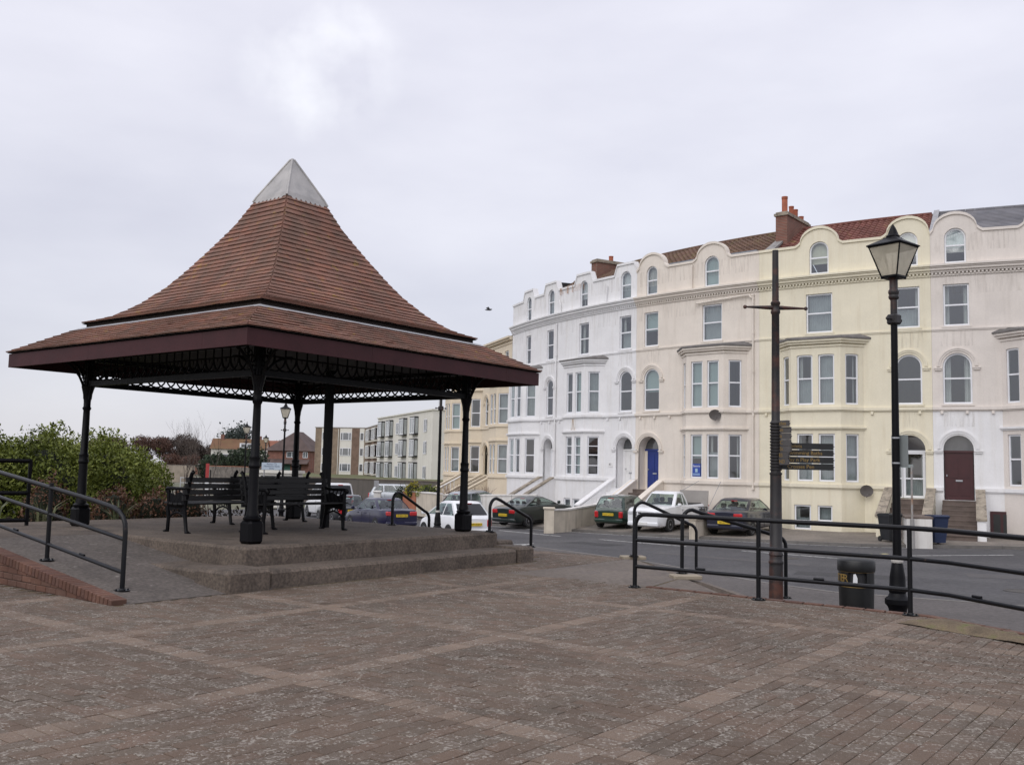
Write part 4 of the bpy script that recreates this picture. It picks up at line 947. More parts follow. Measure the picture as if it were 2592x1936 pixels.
def finger(z, ang, L_, hh, s, mt=brd):
    o = bpy.data.objects.new('finger_board', None)
    m = MB(); P = [(0.05, -hh / 2), (L_, -hh / 2), (L_ + 0.02, -hh / 2 + 0.012), (L_ + 0.005, -hh * 0.2), (L_ + 0.03, 0), (L_ + 0.005, hh * 0.2), (L_ + 0.02, hh / 2 - 0.012), (L_, hh / 2), (0.05, hh / 2)]
    m.prism(P, -0.012, 0.012, 'y'); ob = m.build('finger_board', mt, t); ob.location = (0, 0, z); ob.rotation_euler = (0, 0, ang)
    if s:
        x = 0.29 if L_ > 0.6 else 0.21
        text(s, hh * 0.86, gold_ink, ob, (x - 0.13, -0.0135, 0.0), (R(90), 0, 0), align='LEFT')
    return ob
A1 = R(-7)
for k, s in enumerate(('Toilets', 'Swimming Baths', 'Pay n Play Park', 'Crosses Pen')):
    finger(h0 + 1.925 - k * 0.099, A1, 0.80, 0.088, s)
grey_b = mat('weathered_grey_board_side', (0.085, 0.08, 0.08), 0.6, 0.2, 6)
for k, s in enumerate(('ches', 'et', 'it', 'C', 'St', 'ES', 'ND')):
    ang = R(62) if k < 1 else (R(70) if k < 5 else R(52)); finger(h0 + 2.245 - k * 0.092, ang - R(122) + R(8) * (k > 4), 0.25, 0.088, s, grey_b)

# ================================================================== litter bin
bz = zp(5.01, 13.95)
t = thing('litter_bin', 'round black litter bin with gold lettering standing beyond the railing', 'litter bin', (5.01, 13.95, bz))
bin_m = mat('black_bin_plastic', (0.008, 0.0085, 0.009), 0.45, 0.2, 6)
m = MB(); m.lathe([(0.225, 0), (0.23, 0.02), (0.24, 0.6), (0.245, 0.74)], 24); m.build('body', bin_m, t, smooth=40)
m = MB(); hb = 0.74
# the mouth band with openings left free
for k in range(7, 31):
    k2 = k % 24; a0, a1 = 2 * math.pi * k2 / 24, 2 * math.pi * (k2 + 1) / 24; am = math.degrees((a0 + a1) / 2) % 360
    if 226 < am < 290:
        if m.v: m.build('mouth_band', bin_m, t); m = MB()
        continue
    if 46 < am < 110: continue
    m.quad(*[(0.245 * math.cos(a), 0.245 * math.sin(a), z) for a, z in ((a0, hb), (a1, hb), (a1, hb + 0.22), (a0, hb + 0.22))])
m.build('mouth_band', bin_m, t)
m = MB(); m.lathe([(0.205, hb), (0.205, hb + 0.22)], 20); m.build('liner', mat('liner_sack', (0.02, 0.02, 0.022), 0.6), t)
m = MB(); m.lathe([(0.255, hb + 0.20), (0.262, hb + 0.22), (0.262, hb + 0.345), (0.25, hb + 0.365), (0.20, hb + 0.385), (0.05, hb + 0.40), (0.01, hb + 0.40)], 24); m.build('lid', bin_m, t, smooth=40)
for z in (hb - 0.015, hb + 0.195):
    m = MB(); m.lathe([(0.249, z), (0.249, z + 0.015)], 24); m.build('gold_line', gold_ink, t)
for k, ch in enumerate('LITTER'):
    a = R(153 + k * 12.2); text(ch, 0.15, gold_ink, t, (0.2475 * math.cos(a), 0.2475 * math.sin(a), hb + 0.105), (R(90), 0, a + R(90)), name='letter')
m = MB(); a = R(247); m.fn = lambda x, y, z: (0.247 * math.cos(a + x), 0.247 * math.sin(a + x), z + hb)
m.poly([(-0.13, 0, 0.04), (0.12, 0, 0.04), (0.12, 0, 0.12), (0.02, 0, 0.18), (-0.10, 0, 0.17)]); m.build('sticker', white_ink, t)
# ================================================================== houses of the terrace
def outline(t0, t1, z0, z1, arch, inset=0.0, n=12):
    a, b, c, d = t0 + inset, t1 - inset, z0 + inset, z1 - inset
    if arch <= 0: return [(a, c), (b, c), (b, d), (a, d)]
    r = (b - a) / 2; rise = min(arch, 1.0) * (t1 - t0) / 2 - 0; rise = r * arch if arch <= 1 else r
    zs = d - rise; cx = (a + b) / 2
    pts = [(a, c), (b, c)]
    for k in range(n + 1):
        q = math.pi * k / n; pts.append((cx + r * math.cos(q), zs + rise * math.sin(q)))
    return pts
def panel(mb, mp, outer, holes, depth=0.13, step=0.75, grid=True):
    """wall skin with real openings; mp(t, d, z) places it, d outwards"""
    pts = []; edges = []; polys = [outer] + holes
    for P in polys:
        o = len(pts); Q = []
        n = len(P)
        for i in range(n):
            a, b = P[i], P[(i + 1) % n]; d = abs(b[0] - a[0]); m = max(1, int(math.ceil(d / step)))
            Q += [(a[0] + (b[0] - a[0]) * k / m, a[1] + (b[1] - a[1]) * k / m) for k in range(m)]
        pts += Q; edges += [(o + i, o + (i + 1) % len(Q)) for i in range(len(Q))]
    if grid:
        xs = [p[0] for p in outer]; zs = [p[1] for p in outer]; x = min(xs) + step
        while x < max(xs) - 0.2:
            z = min(zs) + step
            while z < max(zs) - 0.2:
                if inpoly(x, z, outer) and not any(inpoly(x, z, h) for h in holes): pts.append((x, z))
                z += step * 2
            x += step
    v, e, f, *_ = delaunay_2d_cdt([Vector(p) for p in pts], edges, [], 0, 1e-6)
    keep = []
    for t in f:
        cx = sum(v[i].x for i in t) / 3; cz = sum(v[i].y for i in t) / 3
        if inpoly(cx, cz, outer) and not any(inpoly(cx, cz, h) for h in holes): keep.append(tuple(t))
    mb.add([mp(p.x, 0, p.y) for p in v], keep)
    for h in holes:
        n = len(h)
        for i in range(n):
            a, b = h[i], h[(i + 1) % n]
            mb.add([mp(a[0], 0, a[1]), mp(b[0], 0, b[1]), mp(b[0], -depth, b[1]), mp(a[0], -depth, a[1])], ((0, 1, 2, 3),))
def add_ring(mb, mp, o, i, d0, d1):
    n = len(o)
    for k in range(n):
        k2 = (k + 1) % n
        mb.add([mp(*(o[k][0], d1, o[k][1])), mp(o[k2][0], d1, o[k2][1]), mp(i[k2][0], d1, i[k2][1]), mp(i[k][0], d1, i[k][1])], ((0, 1, 2, 3),))
        mb.add([mp(i[k][0], d1, i[k][1]), mp(i[k2][0], d1, i[k2][1]), mp(i[k2][0], d0, i[k2][1]), mp(i[k][0], d0, i[k][1])], ((0, 1, 2, 3),))
WRND = random.Random(77)
def wavy(mp, a, b, z0, z1, d, amp=0.02, per=0.11):
    m = MB(); n = max(4, int((b - a) / 0.03)); V = []
    for i in range(n + 1):
        x = a + (b - a) * i / n; dd = d + amp * math.sin(2 * math.pi * x / per) + amp * 0.4 * math.sin(2 * math.pi * x / (per * 2.7))
        V += [mp(x, dd, z0), mp(x, dd, z1)]
    m.add(V, [(2 * i, 2 * i + 2, 2 * i + 3, 2 * i + 1) for i in range(n)]); return m
def furnish(w, org, mp, t0, t1, z0, z1, arch, glass, d, fw):
    a, b, zb, zt = t0 + fw * 0.6, t1 - fw * 0.6, z0 + 0.02, z1 - 0.02
    if arch > 0.5: zt = z1 - 0.06
    k = {'pale_blind_window_glass': 'blind', 'grey_sky_window_glass': 'net', 'light_curtain_window_glass': 'side', 'dark_room_window_glass': 'dark'}.get(glass.name, 'dark')
    r = WRND.random()
    if k == 'net' and r < 0.35: k = 'halfnet'
    if k == 'dark' and r < 0.3: k = 'side'
    if k == 'blind':
        f = WRND.choice((1.0, 1.0, 0.75, 0.55)); m = MB(); m.poly([mp(x, d - 0.10, z) for x, z in ((a, zt - (zt - zb) * f), (b, zt - (zt - zb) * f), (b, zt), (a, zt))]); m.build('blind', blind_m, w, origin=org)
    elif k == 'net': wavy(mp, a, b, zb, zt, d - 0.14, 0.014, 0.09).build('net_curtain', net_m, w, origin=org)
    elif k == 'halfnet': wavy(mp, a, b, zb, zb + (zt - zb) * WRND.uniform(0.4, 0.6), d - 0.14, 0.014, 0.09).build('net_curtain', net_m, w, origin=org)
    if k in ('side', 'halfnet'):
        q = (b - a) * WRND.uniform(0.14, 0.26)
        for p0, p1 in ((a, a + q), (b - q, b)): wavy(mp, p0, p1, zb, zt, d - 0.2, 0.025, 0.12).build('curtain', curtain_m, w, origin=org)
def window(par, org, mp, t0, t1, z0, z1, arch=0.0, glass=None, d=-0.10, fw=0.07, split=0.5, bars=0, sill=True, fmat=None, wname='window', smat=None):
    fm_ = fmat or white_pvc; glass = glass or win_grey
    o = outline(t0 + 0.004, t1 - 0.004, z0 + 0.004, z1 - 0.004, arch); i = outline(t0, t1, z0, z1, arch, fw)
    m = MB(); add_ring(m, mp, o, i, d - 0.03, d + 0.03)
    zs = z0 + (z1 - z0) * split
    def bar(a, b, c, e): m.add([mp(a, d + 0.034, c), mp(b, d + 0.034, c), mp(b, d + 0.034, e), mp(a, d + 0.034, e), mp(a, d - 0.02, c), mp(b, d - 0.02, c), mp(b, d - 0.02, e), mp(a, d - 0.02, e)], ((0, 1, 2, 3), (1, 0, 4, 5), (3, 2, 6, 7), (0, 3, 7, 4), (2, 1, 5, 6)))
    if split: bar(t0 + fw, t1 - fw, zs - 0.032, zs + 0.032)
    for k in range(bars):
        if bars == 3:
            zz = z0 + (z1 - z0) * (0.25 if k == 0 else 0.75) if k < 2 else None
            if zz: bar(t0 + fw, t1 - fw, zz - 0.022, zz + 0.022)
    w = m.build(wname, fm_, par, origin=org)
    gi = outline(t0, t1, z0, z1, arch, fw - 0.004)
    furnish(w, org, mp, t0, t1, z0, z1, arch, glass, d, fw)
    glass = win_glass
    if split:
        lower = [(t0 + fw, z0 + fw), (t1 - fw, z0 + fw), (t1 - fw, zs - 0.03), (t0 + fw, zs - 0.03)]
        up = [(t0 + fw, zs + 0.03), (t1 - fw, zs + 0.03)] + [p for p in gi[2:]]
        for P, dd in ((lower, d - 0.012), (up, d + 0.002)):
            g = MB(); g.poly([mp(a, dd, b) for a, b in P]); g.build('pane', glass, w, origin=org)
    else:
        g = MB(); g.poly([mp(a, d, b) for a, b in gi]); g.build('pane', glass, w, origin=org)
    if sill and smat is not None:
        m = MB(); m.fn = mp; m.box(t0 - 0.06, t1 + 0.06, -0.1, 0.055, z0 - 0.09, z0 - 0.006); m.build('sill', smat, w, origin=org)
    return w
def arch_hood(par, org, mp, t0, t1, zs, mt, w=0.13, gap=0.09, imposts=True, legs=0.0, pr=0.055):
    m = MB(); r0 = (t1 - t0) / 2 + gap; cx = (t0 + t1) / 2; n = 14
    for (ra, rb, dp) in ((r0, r0 + w * 0.55, pr * 0.6), (r0 + w * 0.55, r0 + w, pr)):
        P = []
        for k in range(n + 1):
            q = math.pi * k / n; P.append((cx + ra * math.cos(q), zs + ra * math.sin(q), cx + rb * math.cos(q), zs + rb * math.sin(q)))
        for a, b in zip(P[:-1], P[1:]):
            m.add([mp(a[0], dp, a[1]), mp(a[2], dp, a[3]), mp(b[2], dp, b[3]), mp(b[0], dp, b[1]), mp(a[0], 0, a[1]), mp(a[2], 0, a[3]), mp(b[2], 0, b[3]), mp(b[0], 0, b[1])], ((0, 1, 2, 3), (0, 3, 7, 4), (1, 5, 6, 2)))
    m.fn = mp
    if imposts:
        for x0, x1 in ((cx - r0 - w - 0.1, cx - r0 + gap * 0.8), (cx + r0 - gap * 0.8, cx + r0 + w + 0.1)):
            m.box(x0, x1, -0.0, pr * 1.5, zs - 0.10, zs - 0.05); m.box(x0 + 0.02, x1 - 0.02, 0.0, pr, zs - 0.17, zs - 0.10)
    m.build('arch_moulding', mt, par, origin=org)
def stairs(par, org, s0, s1, top, wall_m, step_m, run=2.5, cope=None, side=(True, True), pier=False):
    n = 8; g = -0.84
    m = MB(); m.fn = F
    for k in range(n):
        zt = top - (top - g) * k / n
        m.box(s0, s1, k * run / n - (0.3 if k == 0 else 0), (k + 1) * run / n + (0.02 if k < n - 1 else 0), g - 0.2, zt)
        m.box(s0 + 0.002, s1 - 0.002, (k + 1) * run / n, (k + 1) * run / n + 0.035, zt - 0.045, zt - 0.002)
    m.build('front_steps', step_m, par, origin=org)
    for sd, (a, b) in zip(side, ((s0 - 0.3, s0 - 0.005), (s1 + 0.005, s1 + 0.3))):
        if not sd: continue
        m = MB(); m.fn = F
        P = [(0.0, g - 0.2), (run * 0.97, g - 0.2), (run * 0.97, g + (0.55 if not pier else 0.75)), (run * 0.97 - 0.1, g + (0.58 if not pier else 0.78)), (0.12, top + 0.38), (0.0, top + 0.38)]
        v = [(a, d, z) for d, z in P] + [(b, d, z) for d, z in P]; k = len(P)
        m.add(v, [tuple(range(k)), tuple(range(2 * k - 1, k - 1, -1))] + [(i, k + i, k + (i + 1) % k, (i + 1) % k) for i in range(k)])
        w = m.build('stair_wall', wall_m, par, origin=org)
        m = MB(); m.fn = F
        Q = [(-0.0, top + 0.384), (0.12, top + 0.384), (run * 0.97 + 0.05, g + (0.56 if not pier else 0.76)), (run * 0.97 + 0.05, g + (0.64 if not pier else 0.84)), (0.14, top + 0.47), (-0.0, top + 0.47)]
        v = [(a - 0.03, d, z) for d, z in Q] + [(b + 0.03, d, z) for d, z in Q]; k = len(Q)
        m.add(v, [tuple(range(k)), tuple(range(2 * k - 1, k - 1, -1))] + [(i, k + i, k + (i + 1) % k, (i + 1) % k) for i in range(k)])
        m.build('coping', cope or wall_m, w, origin=org)
def pantile_roof(par, org, s0, s1, n0, z0, n1, z1, mt, name='roof_tiles', ridge=None, row=0.33, wid=0.3, rough=True):
    """courses of wavy tiles, each course stepping down over the one below"""
    m = MB(); L_ = math.hypot(n1 - n0, z1 - z0); rows = int(L_ / row); en, ez = (n1 - n0) / L_, (z1 - z0) / L_; up = (-ez, en) if en > 0 else (ez, -en)
    if up[1] < 0: up = (-up[0], -up[1])
    per = 6; cols = int((s1 - s0) / wid)
    for r_ in range(rows + 1):
        t0, t1 = r_ * L_ / (rows + 1), (r_ + 1) * L_ / (rows + 1) + 0.05
        va = []; vb = []; vc = []
        for k in range(cols * per + 1):
            s = s0 + (s1 - s0) * k / (cols * per); w = 0.035 * math.sin(2 * math.pi * k / per)
            for lst, t, o in ((va, t0, w + 0.03), (vb, t1, w - 0.005), (vc, t0, w - 0.03)): lst.append(F(s, n0 + en * t + up[0] * o, z0 + ez * t + up[1] * o))
        nn = len(va); m.add(va + vb + vc, [(k, k + 1, nn + k + 1, nn + k) for k in range(nn - 1)] + [(2 * nn + k, 2 * nn + k + 1, k + 1, k) for k in range(nn - 1)])
    o = m.build(name, mt, par, origin=org, smooth=50, kind='stuff')
    return o
Zg, ZS, Z1, Z2, ZC, ZP = -1.1, 1.15, 4.45, 7.76, 10.45, 11.80
def bay_frames(l, fl, fr, r, n=0.75):
    out = []
    for (sa, na), (sb, nb) in (((l, 0.0), (fl, n)), ((fl, n), (fr, n)), ((fr, n), (r, 0.0))):
        A, B = Vector(F(sa, na, 0)[:2]), Vector(F(sb, nb, 0)[:2]); d = B - A; L_ = d.length; d.normalize(); nrm = Vector((d.y, -d.x))
        out.append((L_, (lambda t, dd, z, A=A, d=d, nrm=nrm: (A.x + d.x * t + nrm.x * dd, A.y + d.y * t + nrm.y * dd, z))))
    return out
G4 = (win_dark, win_grey, win_green, win_light)
def house(label, s0, s1, paint, door, arch1, bay, w2, w3, basement=(), door_col=None, low_paint=None, roof_mat=None, glass=None, gf_bars=False, bay_full=True, arch_round=0.0, pipes=(), stair_m=None, cope=None, pier=False, door_kind='panel', hump=True, seed=1, dentil=True, stair_side=(True, True), recess=0.55, roof_kind='pan'):
    rnd = random.Random(seed); sm = (s0 + s1) / 2
    org = F(sm, 0, -0.83); h = thing('terraced_house', label, 'house', org, 0, 'seafront terrace of tall rendered houses')
    g_ = lambda d=None: rnd.choice(glass or G4) if d is None else d
    holes = []; wins = []
    for (a, b) in w2: holes.append(outline(a, b, 7.86, 9.62, 0)); wins.append((a, b, 7.86, 9.62, 0))
    for (a, b) in w3: holes.append(outline(a, b, 10.52, 12.0, 1.0)); wins.append((a, b, 10.52, 12.0, 1.0))
    for (a, b) in arch1: holes.append(outline(a, b, 4.6, 6.72, 1.0)); wins.append((a, b, 4.6, 6.72, 1.0))
    da, db = door; dh = outline(da, db, 0.64, 3.30, 1.0)
    bl_, br_ = bay[0] + 0.25, bay[3] - 0.25
    bh = [outline(bl_, br_, 4.55, 7.0, 0)]; bh0 = [outline(bl_, br_, -0.75, 0.9, 0), outline(bl_, br_, 1.2, 3.45, 0)]
    # outer outline with humps over the attic windows
    topl = []
    if hump:
        x = s1
        for (a, b) in sorted(w3, reverse=True):
            c = (a + b) / 2; r = 0.84
            topl += [(c + r + 0.22, ZP), (c + r + 0.10, ZP + 0.07), (c + r, ZP + 0.16)]
            topl += [(c + r * math.cos(q), ZP + 0.14 + 0.66 * math.sin(q)) for q in [math.pi * k / 12 for k in range(1, 12)]]
            topl += [(c - r, ZP + 0.16), (c - r - 0.10, ZP + 0.07), (c - r - 0.22, ZP)]
    else:
        for (a, b) in sorted(w3, reverse=True):
            c = (a + b) / 2; topl += [(c + 0.85, ZP), (c + 0.75, ZP + 0.25), (c + 0.62, ZP + 0.55), (c - 0.62, ZP + 0.55), (c - 0.75, ZP + 0.25), (c - 0.85, ZP)]
    topl = [p for p in topl if s0 + 0.02 < p[0] < s1 - 0.02]
    outer = [(s0, Zg), (s1, Zg), (s1, ZP)] + topl + [(s0, ZP)]
    m = MB()
    if low_paint:
        for (z0, z1, mt_, nm) in ((Zg, Z1 - 0.02, low_paint, 'lower_wall'), (Z1 - 0.02, None, paint, 'wall')):
            m = MB()
            if z1: panel(m, F, [(s0, z0), (s1, z0), (s1, z1), (s0, z1)], [dh] + bh0, 0.0)
            else: panel(m, F, [(s0, z0), (s1, z0), (s1, ZP)] + topl + [(s0, ZP)], holes + bh, 0.13)
            m.build(nm, mt_, h, origin=org)
    else:
        panel(m, F, outer, holes + [dh] + bh + bh0, 0.13); m.build('wall', paint, h, origin=org)
    lp = low_paint or paint
    # porch behind the door arch
    m = MB()
    for i in range(len(dh)):
        a, b = dh[i], dh[(i + 1) % len(dh)]; m.add([F(a[0], 0, a[1]), F(b[0], 0, b[1]), F(b[0], -recess, b[1]), F(a[0], -recess, a[1])], ((0, 1, 2, 3),))
    m.build('porch', lp, h, origin=org)
    # body of the house behind the front
    m = MB(); m.fn = F
    D = -8.5
    for k in range(6):
        a, b = s0 + (s1 - s0) * k / 6, s0 + (s1 - s0) * (k + 1) / 6
        m.quad((a, D, Zg), (a, D, 11.2), (b, D, 11.2), (b, D, Zg))
    m.quad((s0 + 0.002, -0.01, Zg), (s0 + 0.002, -0.01, ZP), (s0 + 0.002, D, 11.2), (s0 + 0.002, D, Zg)); m.quad((s1 - 0.002, -0.01, Zg), (s1 - 0.002, D, Zg), (s1 - 0.002, D, 11.2), (s1 - 0.002, -0.01, ZP))
    m.build('rear_wall', paint, h, origin=org)
    # parapet coping follows the outline
    m = MB(); P = [(s1, ZP)] + topl + [(s0, ZP)]
    Q = []
    for a, b in zip(P[:-1], P[1:]):
        k = max(1, int(abs(a[0] - b[0]) / 0.8)); Q += [(a[0] + (b[0] - a[0]) * i / k, a[1] + (b[1] - a[1]) * i / k) for i in range(k)]
    Q.append(P[-1])
    for a, b in zip(Q[:-1], Q[1:]):
        pr, th = 0.06, 0.10
        v = [F(a[0], pr, a[1] - 0.015), F(b[0], pr, b[1] - 0.015), F(b[0], pr, b[1] + th), F(a[0], pr, a[1] + th), F(a[0], -0.28, a[1] - 0.015), F(b[0], -0.28, b[1] - 0.015), F(b[0], -0.28, b[1] + th), F(a[0], -0.28, a[1] + th)]
        m.add(v, ((0, 3, 2, 1), (3, 7, 6, 2), (4, 5, 6, 7), (0, 1, 5, 4)))
        # back face of the parapet
        m.add([F(a[0], -0.24, 11.0), F(b[0], -0.24, 11.0), F(b[0], -0.24, b[1]), F(a[0], -0.24, a[1])], ((0, 1, 2, 3),))
    m.build('parapet_coping', paint if not cope or paint in (yellow_paint,) else paint, h, origin=org)
    # cornice, dentils, string courses
    m = MB(); m.fn = F; e = 0.0
    m.sweepbox(s0, s1, -0.01, 0.05, 9.98, 10.04); m.build('string_course', paint, h, origin=org); m = MB(); m.fn = F
    for z0, z1, p in ((10.13, 10.22, 0.12), (10.22, 10.32, 0.20), (10.32, 10.38, 0.24), (10.38, 10.46, 0.30)): m.sweepbox(s0 + e, s1 - e, -0.01, p, z0, z1)
    m.build('cornice', paint, h, origin=org)
    if dentil:
        m = MB(); m.fn = F; n = int((s1 - s0) / 0.145)
        for k in range(n):
            a = s0 + (k + 0.25) * (s1 - s0) / n; m.box(a, a + 0.075, 0.0, 0.10, 10.045, 10.125)
        m.build('dentil_course', paint, h, origin=org, kind='stuff')
    L_, Fl, Fr, R_ = bay
    for (za, zb, p, nm) in ((Z2 - 0.06, Z2, 0.05, 0), (Z1 - 0.10, Z1 + 0.02, 0.09, 1), (ZS - 0.14, ZS, 0.08, 1)):
        ivs = [(s0, s1)]
        if nm: ivs = [(s0, L_ - 0.0), (R_ + 0.0, s1)]
        if zb < 2:
            ivs2 = []
            for a, b in ivs:
                if a < da - 0.05 and b > db + 0.05: ivs2 += [(a, da - 0.03), (db + 0.03, b)]
                else: ivs2.append((a, b))
            ivs = ivs2
        mm = paint if zb > Z1 else lp
        for a, b in ivs:
            if b - a > 0.05:
                m = MB(); m.fn = F; m.sweepbox(a, b, -0.01, p, za, zb); m.sweepbox(a, b, -0.01, p * 0.5, za - 0.05, za); sc_ = m.build('string_course', lp if zb < 2 else paint, h, origin=org)
            if za > 4 and zb < 5:
                x = a + 0.3
                while x < b - 0.2: m = MB(); m.fn = F; m.box(x, x + 0.10, 0, 0.08, za - 0.17, za - 0.052); m.build('bracket', paint, h, origin=org); x += 0.95
    # windows of the flat front
    for (a, b, z0, z1, ar) in wins:
        window(h, org, F, a, b, z0, z1, ar, g_(), smat=paint if z0 < 10 else None)
        if ar and z0 < 6: arch_hood(h, org, F, a, b, z1 - (b - a) / 2, paint)
    # bay
    fr = bay_frames(*bay)
    wm = MB(); bw = []
    for idx, (Lk, mp) in enumerate(fr):
        hs = []
        def hole(a, b, z0, z1, ar, gl, bars=0, spl=0.52):
            hs.append(outline(a, b, z0, z1, ar)); bw.append((mp, a, b, z0, z1, ar, gl, bars, spl))
        for z0, z1, lvl in ((4.6, 6.8, 1), (1.27, 3.33, 0)):
            if not bay_full and lvl == 0: continue
            if idx == 1:
                m_ = 0.26; mid = Lk / 2
                if Lk > 1.4:
                    for a, b in ((m_, mid - 0.12), (mid + 0.12, Lk - m_)): hole(a, b, z0, z1, arch_round * lvl, g_(), 3 if (gf_bars and lvl == 0) else 0)
            else:
                a0 = (Lk - 0.62) / 2; hole(a0, a0 + 0.62, z0, z1, arch_round * lvl, rnd.choice((win_dark, win_dark, win_grey)), 3 if (gf_bars and lvl == 0) else 0)
        if idx == 1:
            for (a, b, z0, z1, kind) in basement:
                A = Vector(mp(0, 0, 0)[:2]); 
                hole(a, b, z0, z1, 0, win_grey, 0, 0.0 if kind == 'w' else 0.35)
        panel(wm, mp, [(0, Zg), (Lk, Zg), (Lk, 7.34), (0, 7.34)], hs, 0.11, 1.2, False)
    wm.build('bay_wall', lp if False else paint, h, origin=org)
    for (mp, a, b, z0, z1, ar, gl, bars, spl) in bw:
        window(h, org, mp, a, b, z0, z1, ar, gl, d=-0.085, bars=bars, split=spl, sill=False, fmat=None)
    def baybox(m, z0, z1, p):
        nb = 0.75
        pin = [(L_, 0), (Fl, nb), (Fr, nb), (R_, 0)]; po = [(L_ - p * 1.3, -0.01), (Fl - p * 0.45, nb + p), (Fr + p * 0.45, nb + p), (R_ + p * 1.3, -0.01)]
        v = [F(a, b, z0) for a, b in po] + [F(a, b, z1) for a, b in po]
        m.add(v, ((0, 1, 5, 4), (1, 2, 6, 5), (2, 3, 7, 6), (4, 5, 6, 7), (3, 2, 1, 0)))
    for z0, z1, p, z2, z3, p2 in ((Z1 - 0.10, Z1 + 0.03, 0.10, Z1 - 0.15, Z1 - 0.10, 0.05), (ZS - 0.14, ZS + 0.005, 0.09, ZS - 0.19, ZS - 0.14, 0.04), (3.56, 3.64, 0.11, 3.50, 3.56, 0.05)):
        m = MB(); baybox(m, z0, z1, p); baybox(m, z2, z3, p2); m.build('bay_moulding', lp if z0 < 4 else paint, h, origin=org)
    m = MB(); baybox(m, 7.12, 7.20, 0.05); m.build('bay_moulding', paint, h, origin=org)
    m = MB()
    for z0, z1, p in ((7.26, 7.36, 0.14), (7.36, 7.45, 0.22)): baybox(m, z0, z1, p)
    m.build('bay_cornice', paint, h, origin=org)
    m = MB(); p = 0.26
    po = [(L_ - p * 1.3, 0), (Fl - p * 0.45, 0.75 + p), (Fr + p * 0.45, 0.75 + p), (R_ + p * 1.3, 0)]; pi = [(L_ + 0.1, 0.0), (Fl + 0.1, 0.1), (Fr - 0.1, 0.1), (R_ - 0.1, 0.0)]
    v = [F(a, b, 7.45) for a, b in po] + [F(a, b, 7.52) for a, b in po] + [F(a, b, 7.70) for a, b in pi]
    m.add(v, ((0, 1, 5, 4), (1, 2, 6, 5), (2, 3, 7, 6), (4, 5, 9, 8), (5, 6, 10, 9), (6, 7, 11, 10)))
    m.build('bay_roof', mat('dark_bay_roof_felt', (0.16, 0.15, 0.145), 0.85, 0.3, 2), h, origin=org)
    # front door
    zs = 3.30 - (db - da) / 2; zd = min(2.62, zs + 0.0)
    fd = -recess + 0.02
    arch_hood(h, org, F, da, db, zs, lp, w=0.15, gap=0.07)
    dm = MB(); dm.fn = F; e = 0.16 if recess > 0.3 else 0.03
    dcm = door_col or white_pvc
    if door_kind == 'panel':
        dm.box(da + e, db - e, fd - 0.06, fd, 0.66, zd - 0.04)
        for (xa, xb) in ((0.12, 0.46), (0.54, 0.88)):
            for (za, zb) in ((0.08, 0.36), (0.46, 0.9)):
                wd_ = db - da - 2 * e; H_ = zd - 0.70
                dm.box(da + e + wd_ * xa, da + e + wd_ * xb, fd, fd + 0.014, 0.66 + H_ * za, 0.66 + H_ * zb)
        dr = dm.build('door', dcm, h, origin=org)
        m = MB(); m.fn = F; cx = (da + db) / 2; m.box(cx - 0.13, cx + 0.13, fd + 0.015, fd + 0.03, 1.40, 1.47); m.build('letterbox', rim_m, dr, origin=org)
        m = MB(); m.fn = F; m.box(da + e + 0.06, da + e + 0.10, fd + 0.002, fd + 0.05, 1.6, 1.68); m.build('handle', rim_m, dr, origin=org)
    else:
        dr = window(h, org, F, da + 0.28, db - 0.04, 0.66, zd, 0, win_grey, d=fd, fw=0.11, split=0.42, sill=False, wname='door')
        window(h, org, F, da + 0.02, da + 0.27, 0.66, zd, 0, win_grey, d=fd, fw=0.05, split=0.42, sill=False, wname='side_light')
    if door_kind == 'panel' and e > 0.1:
        m = MB(); m.fn = F
        for a, b in ((da, da + e), (db - e, db)): m.box(a, b, fd - 0.06, fd + 0.02, 0.64, zd + 0.02)
        m.build('door_frame', white_pvc if door_col is None else lp, h, origin=org)
    m = MB(); m.fn = F; m.box(da, db, fd - 0.06, fd + 0.04, zd - 0.04, zd + 0.05); m.build('transom', white_pvc if door_col is None or door_kind != 'panel' else dcm, h, origin=org)
    g = MB(); P = [p for p in dh if p[1] > zd - 1e-3]; P = sorted(P, key=lambda p: -math.atan2(p[1] - zd, p[0] - (da + db) / 2 + 1e-9)); P = [(da, zd)] + [p for p in P if p[1] > zd + 0.01] + [(db, zd)]
    g.poly([F(a, fd - 0.01, b) for a, b in P][::-1]); g.build('fanlight', win_dark, h, origin=org)
    stairs(h, org, da - 0.05, db + 0.05, 0.63, lp, stair_m or brown_step, cope=cope, pier=pier, side=stair_side)
    # roof
    n0, z0, n1, z1 = -0.28, 11.55, -4.2, 13.75
    if roof_kind == 'pan': pantile_roof(h, org, s0 + 0.02, s1 - 0.02, n0, z0, n1, z1, roof_mat)
    else:
        m = MB(); rows = 20
        for r_ in range(rows):
            t0, t1 = r_ / rows, (r_ + 1) / rows + 0.008
            for k in range(8):
                a, b = s0 + 0.02 + (s1 - s0 - 0.04) * k / 8, s0 + 0.02 + (s1 - s0 - 0.04) * (k + 1) / 8
                q = lambda s, t, o: F(s, n0 + (n1 - n0) * t - 0 * o, z0 + (z1 - z0) * t + o)
                m.add([q(a, t0, 0.03), q(b, t0, 0.03), q(b, t1, 0.0), q(a, t1, 0.0), q(a, t0, -0.01), q(b, t0, -0.01)], ((0, 1, 2, 3), (4, 5, 1, 0)))
        m.build('roof_slates', roof_mat, h, origin=org, kind='stuff')
    m = MB(); m.fn = F
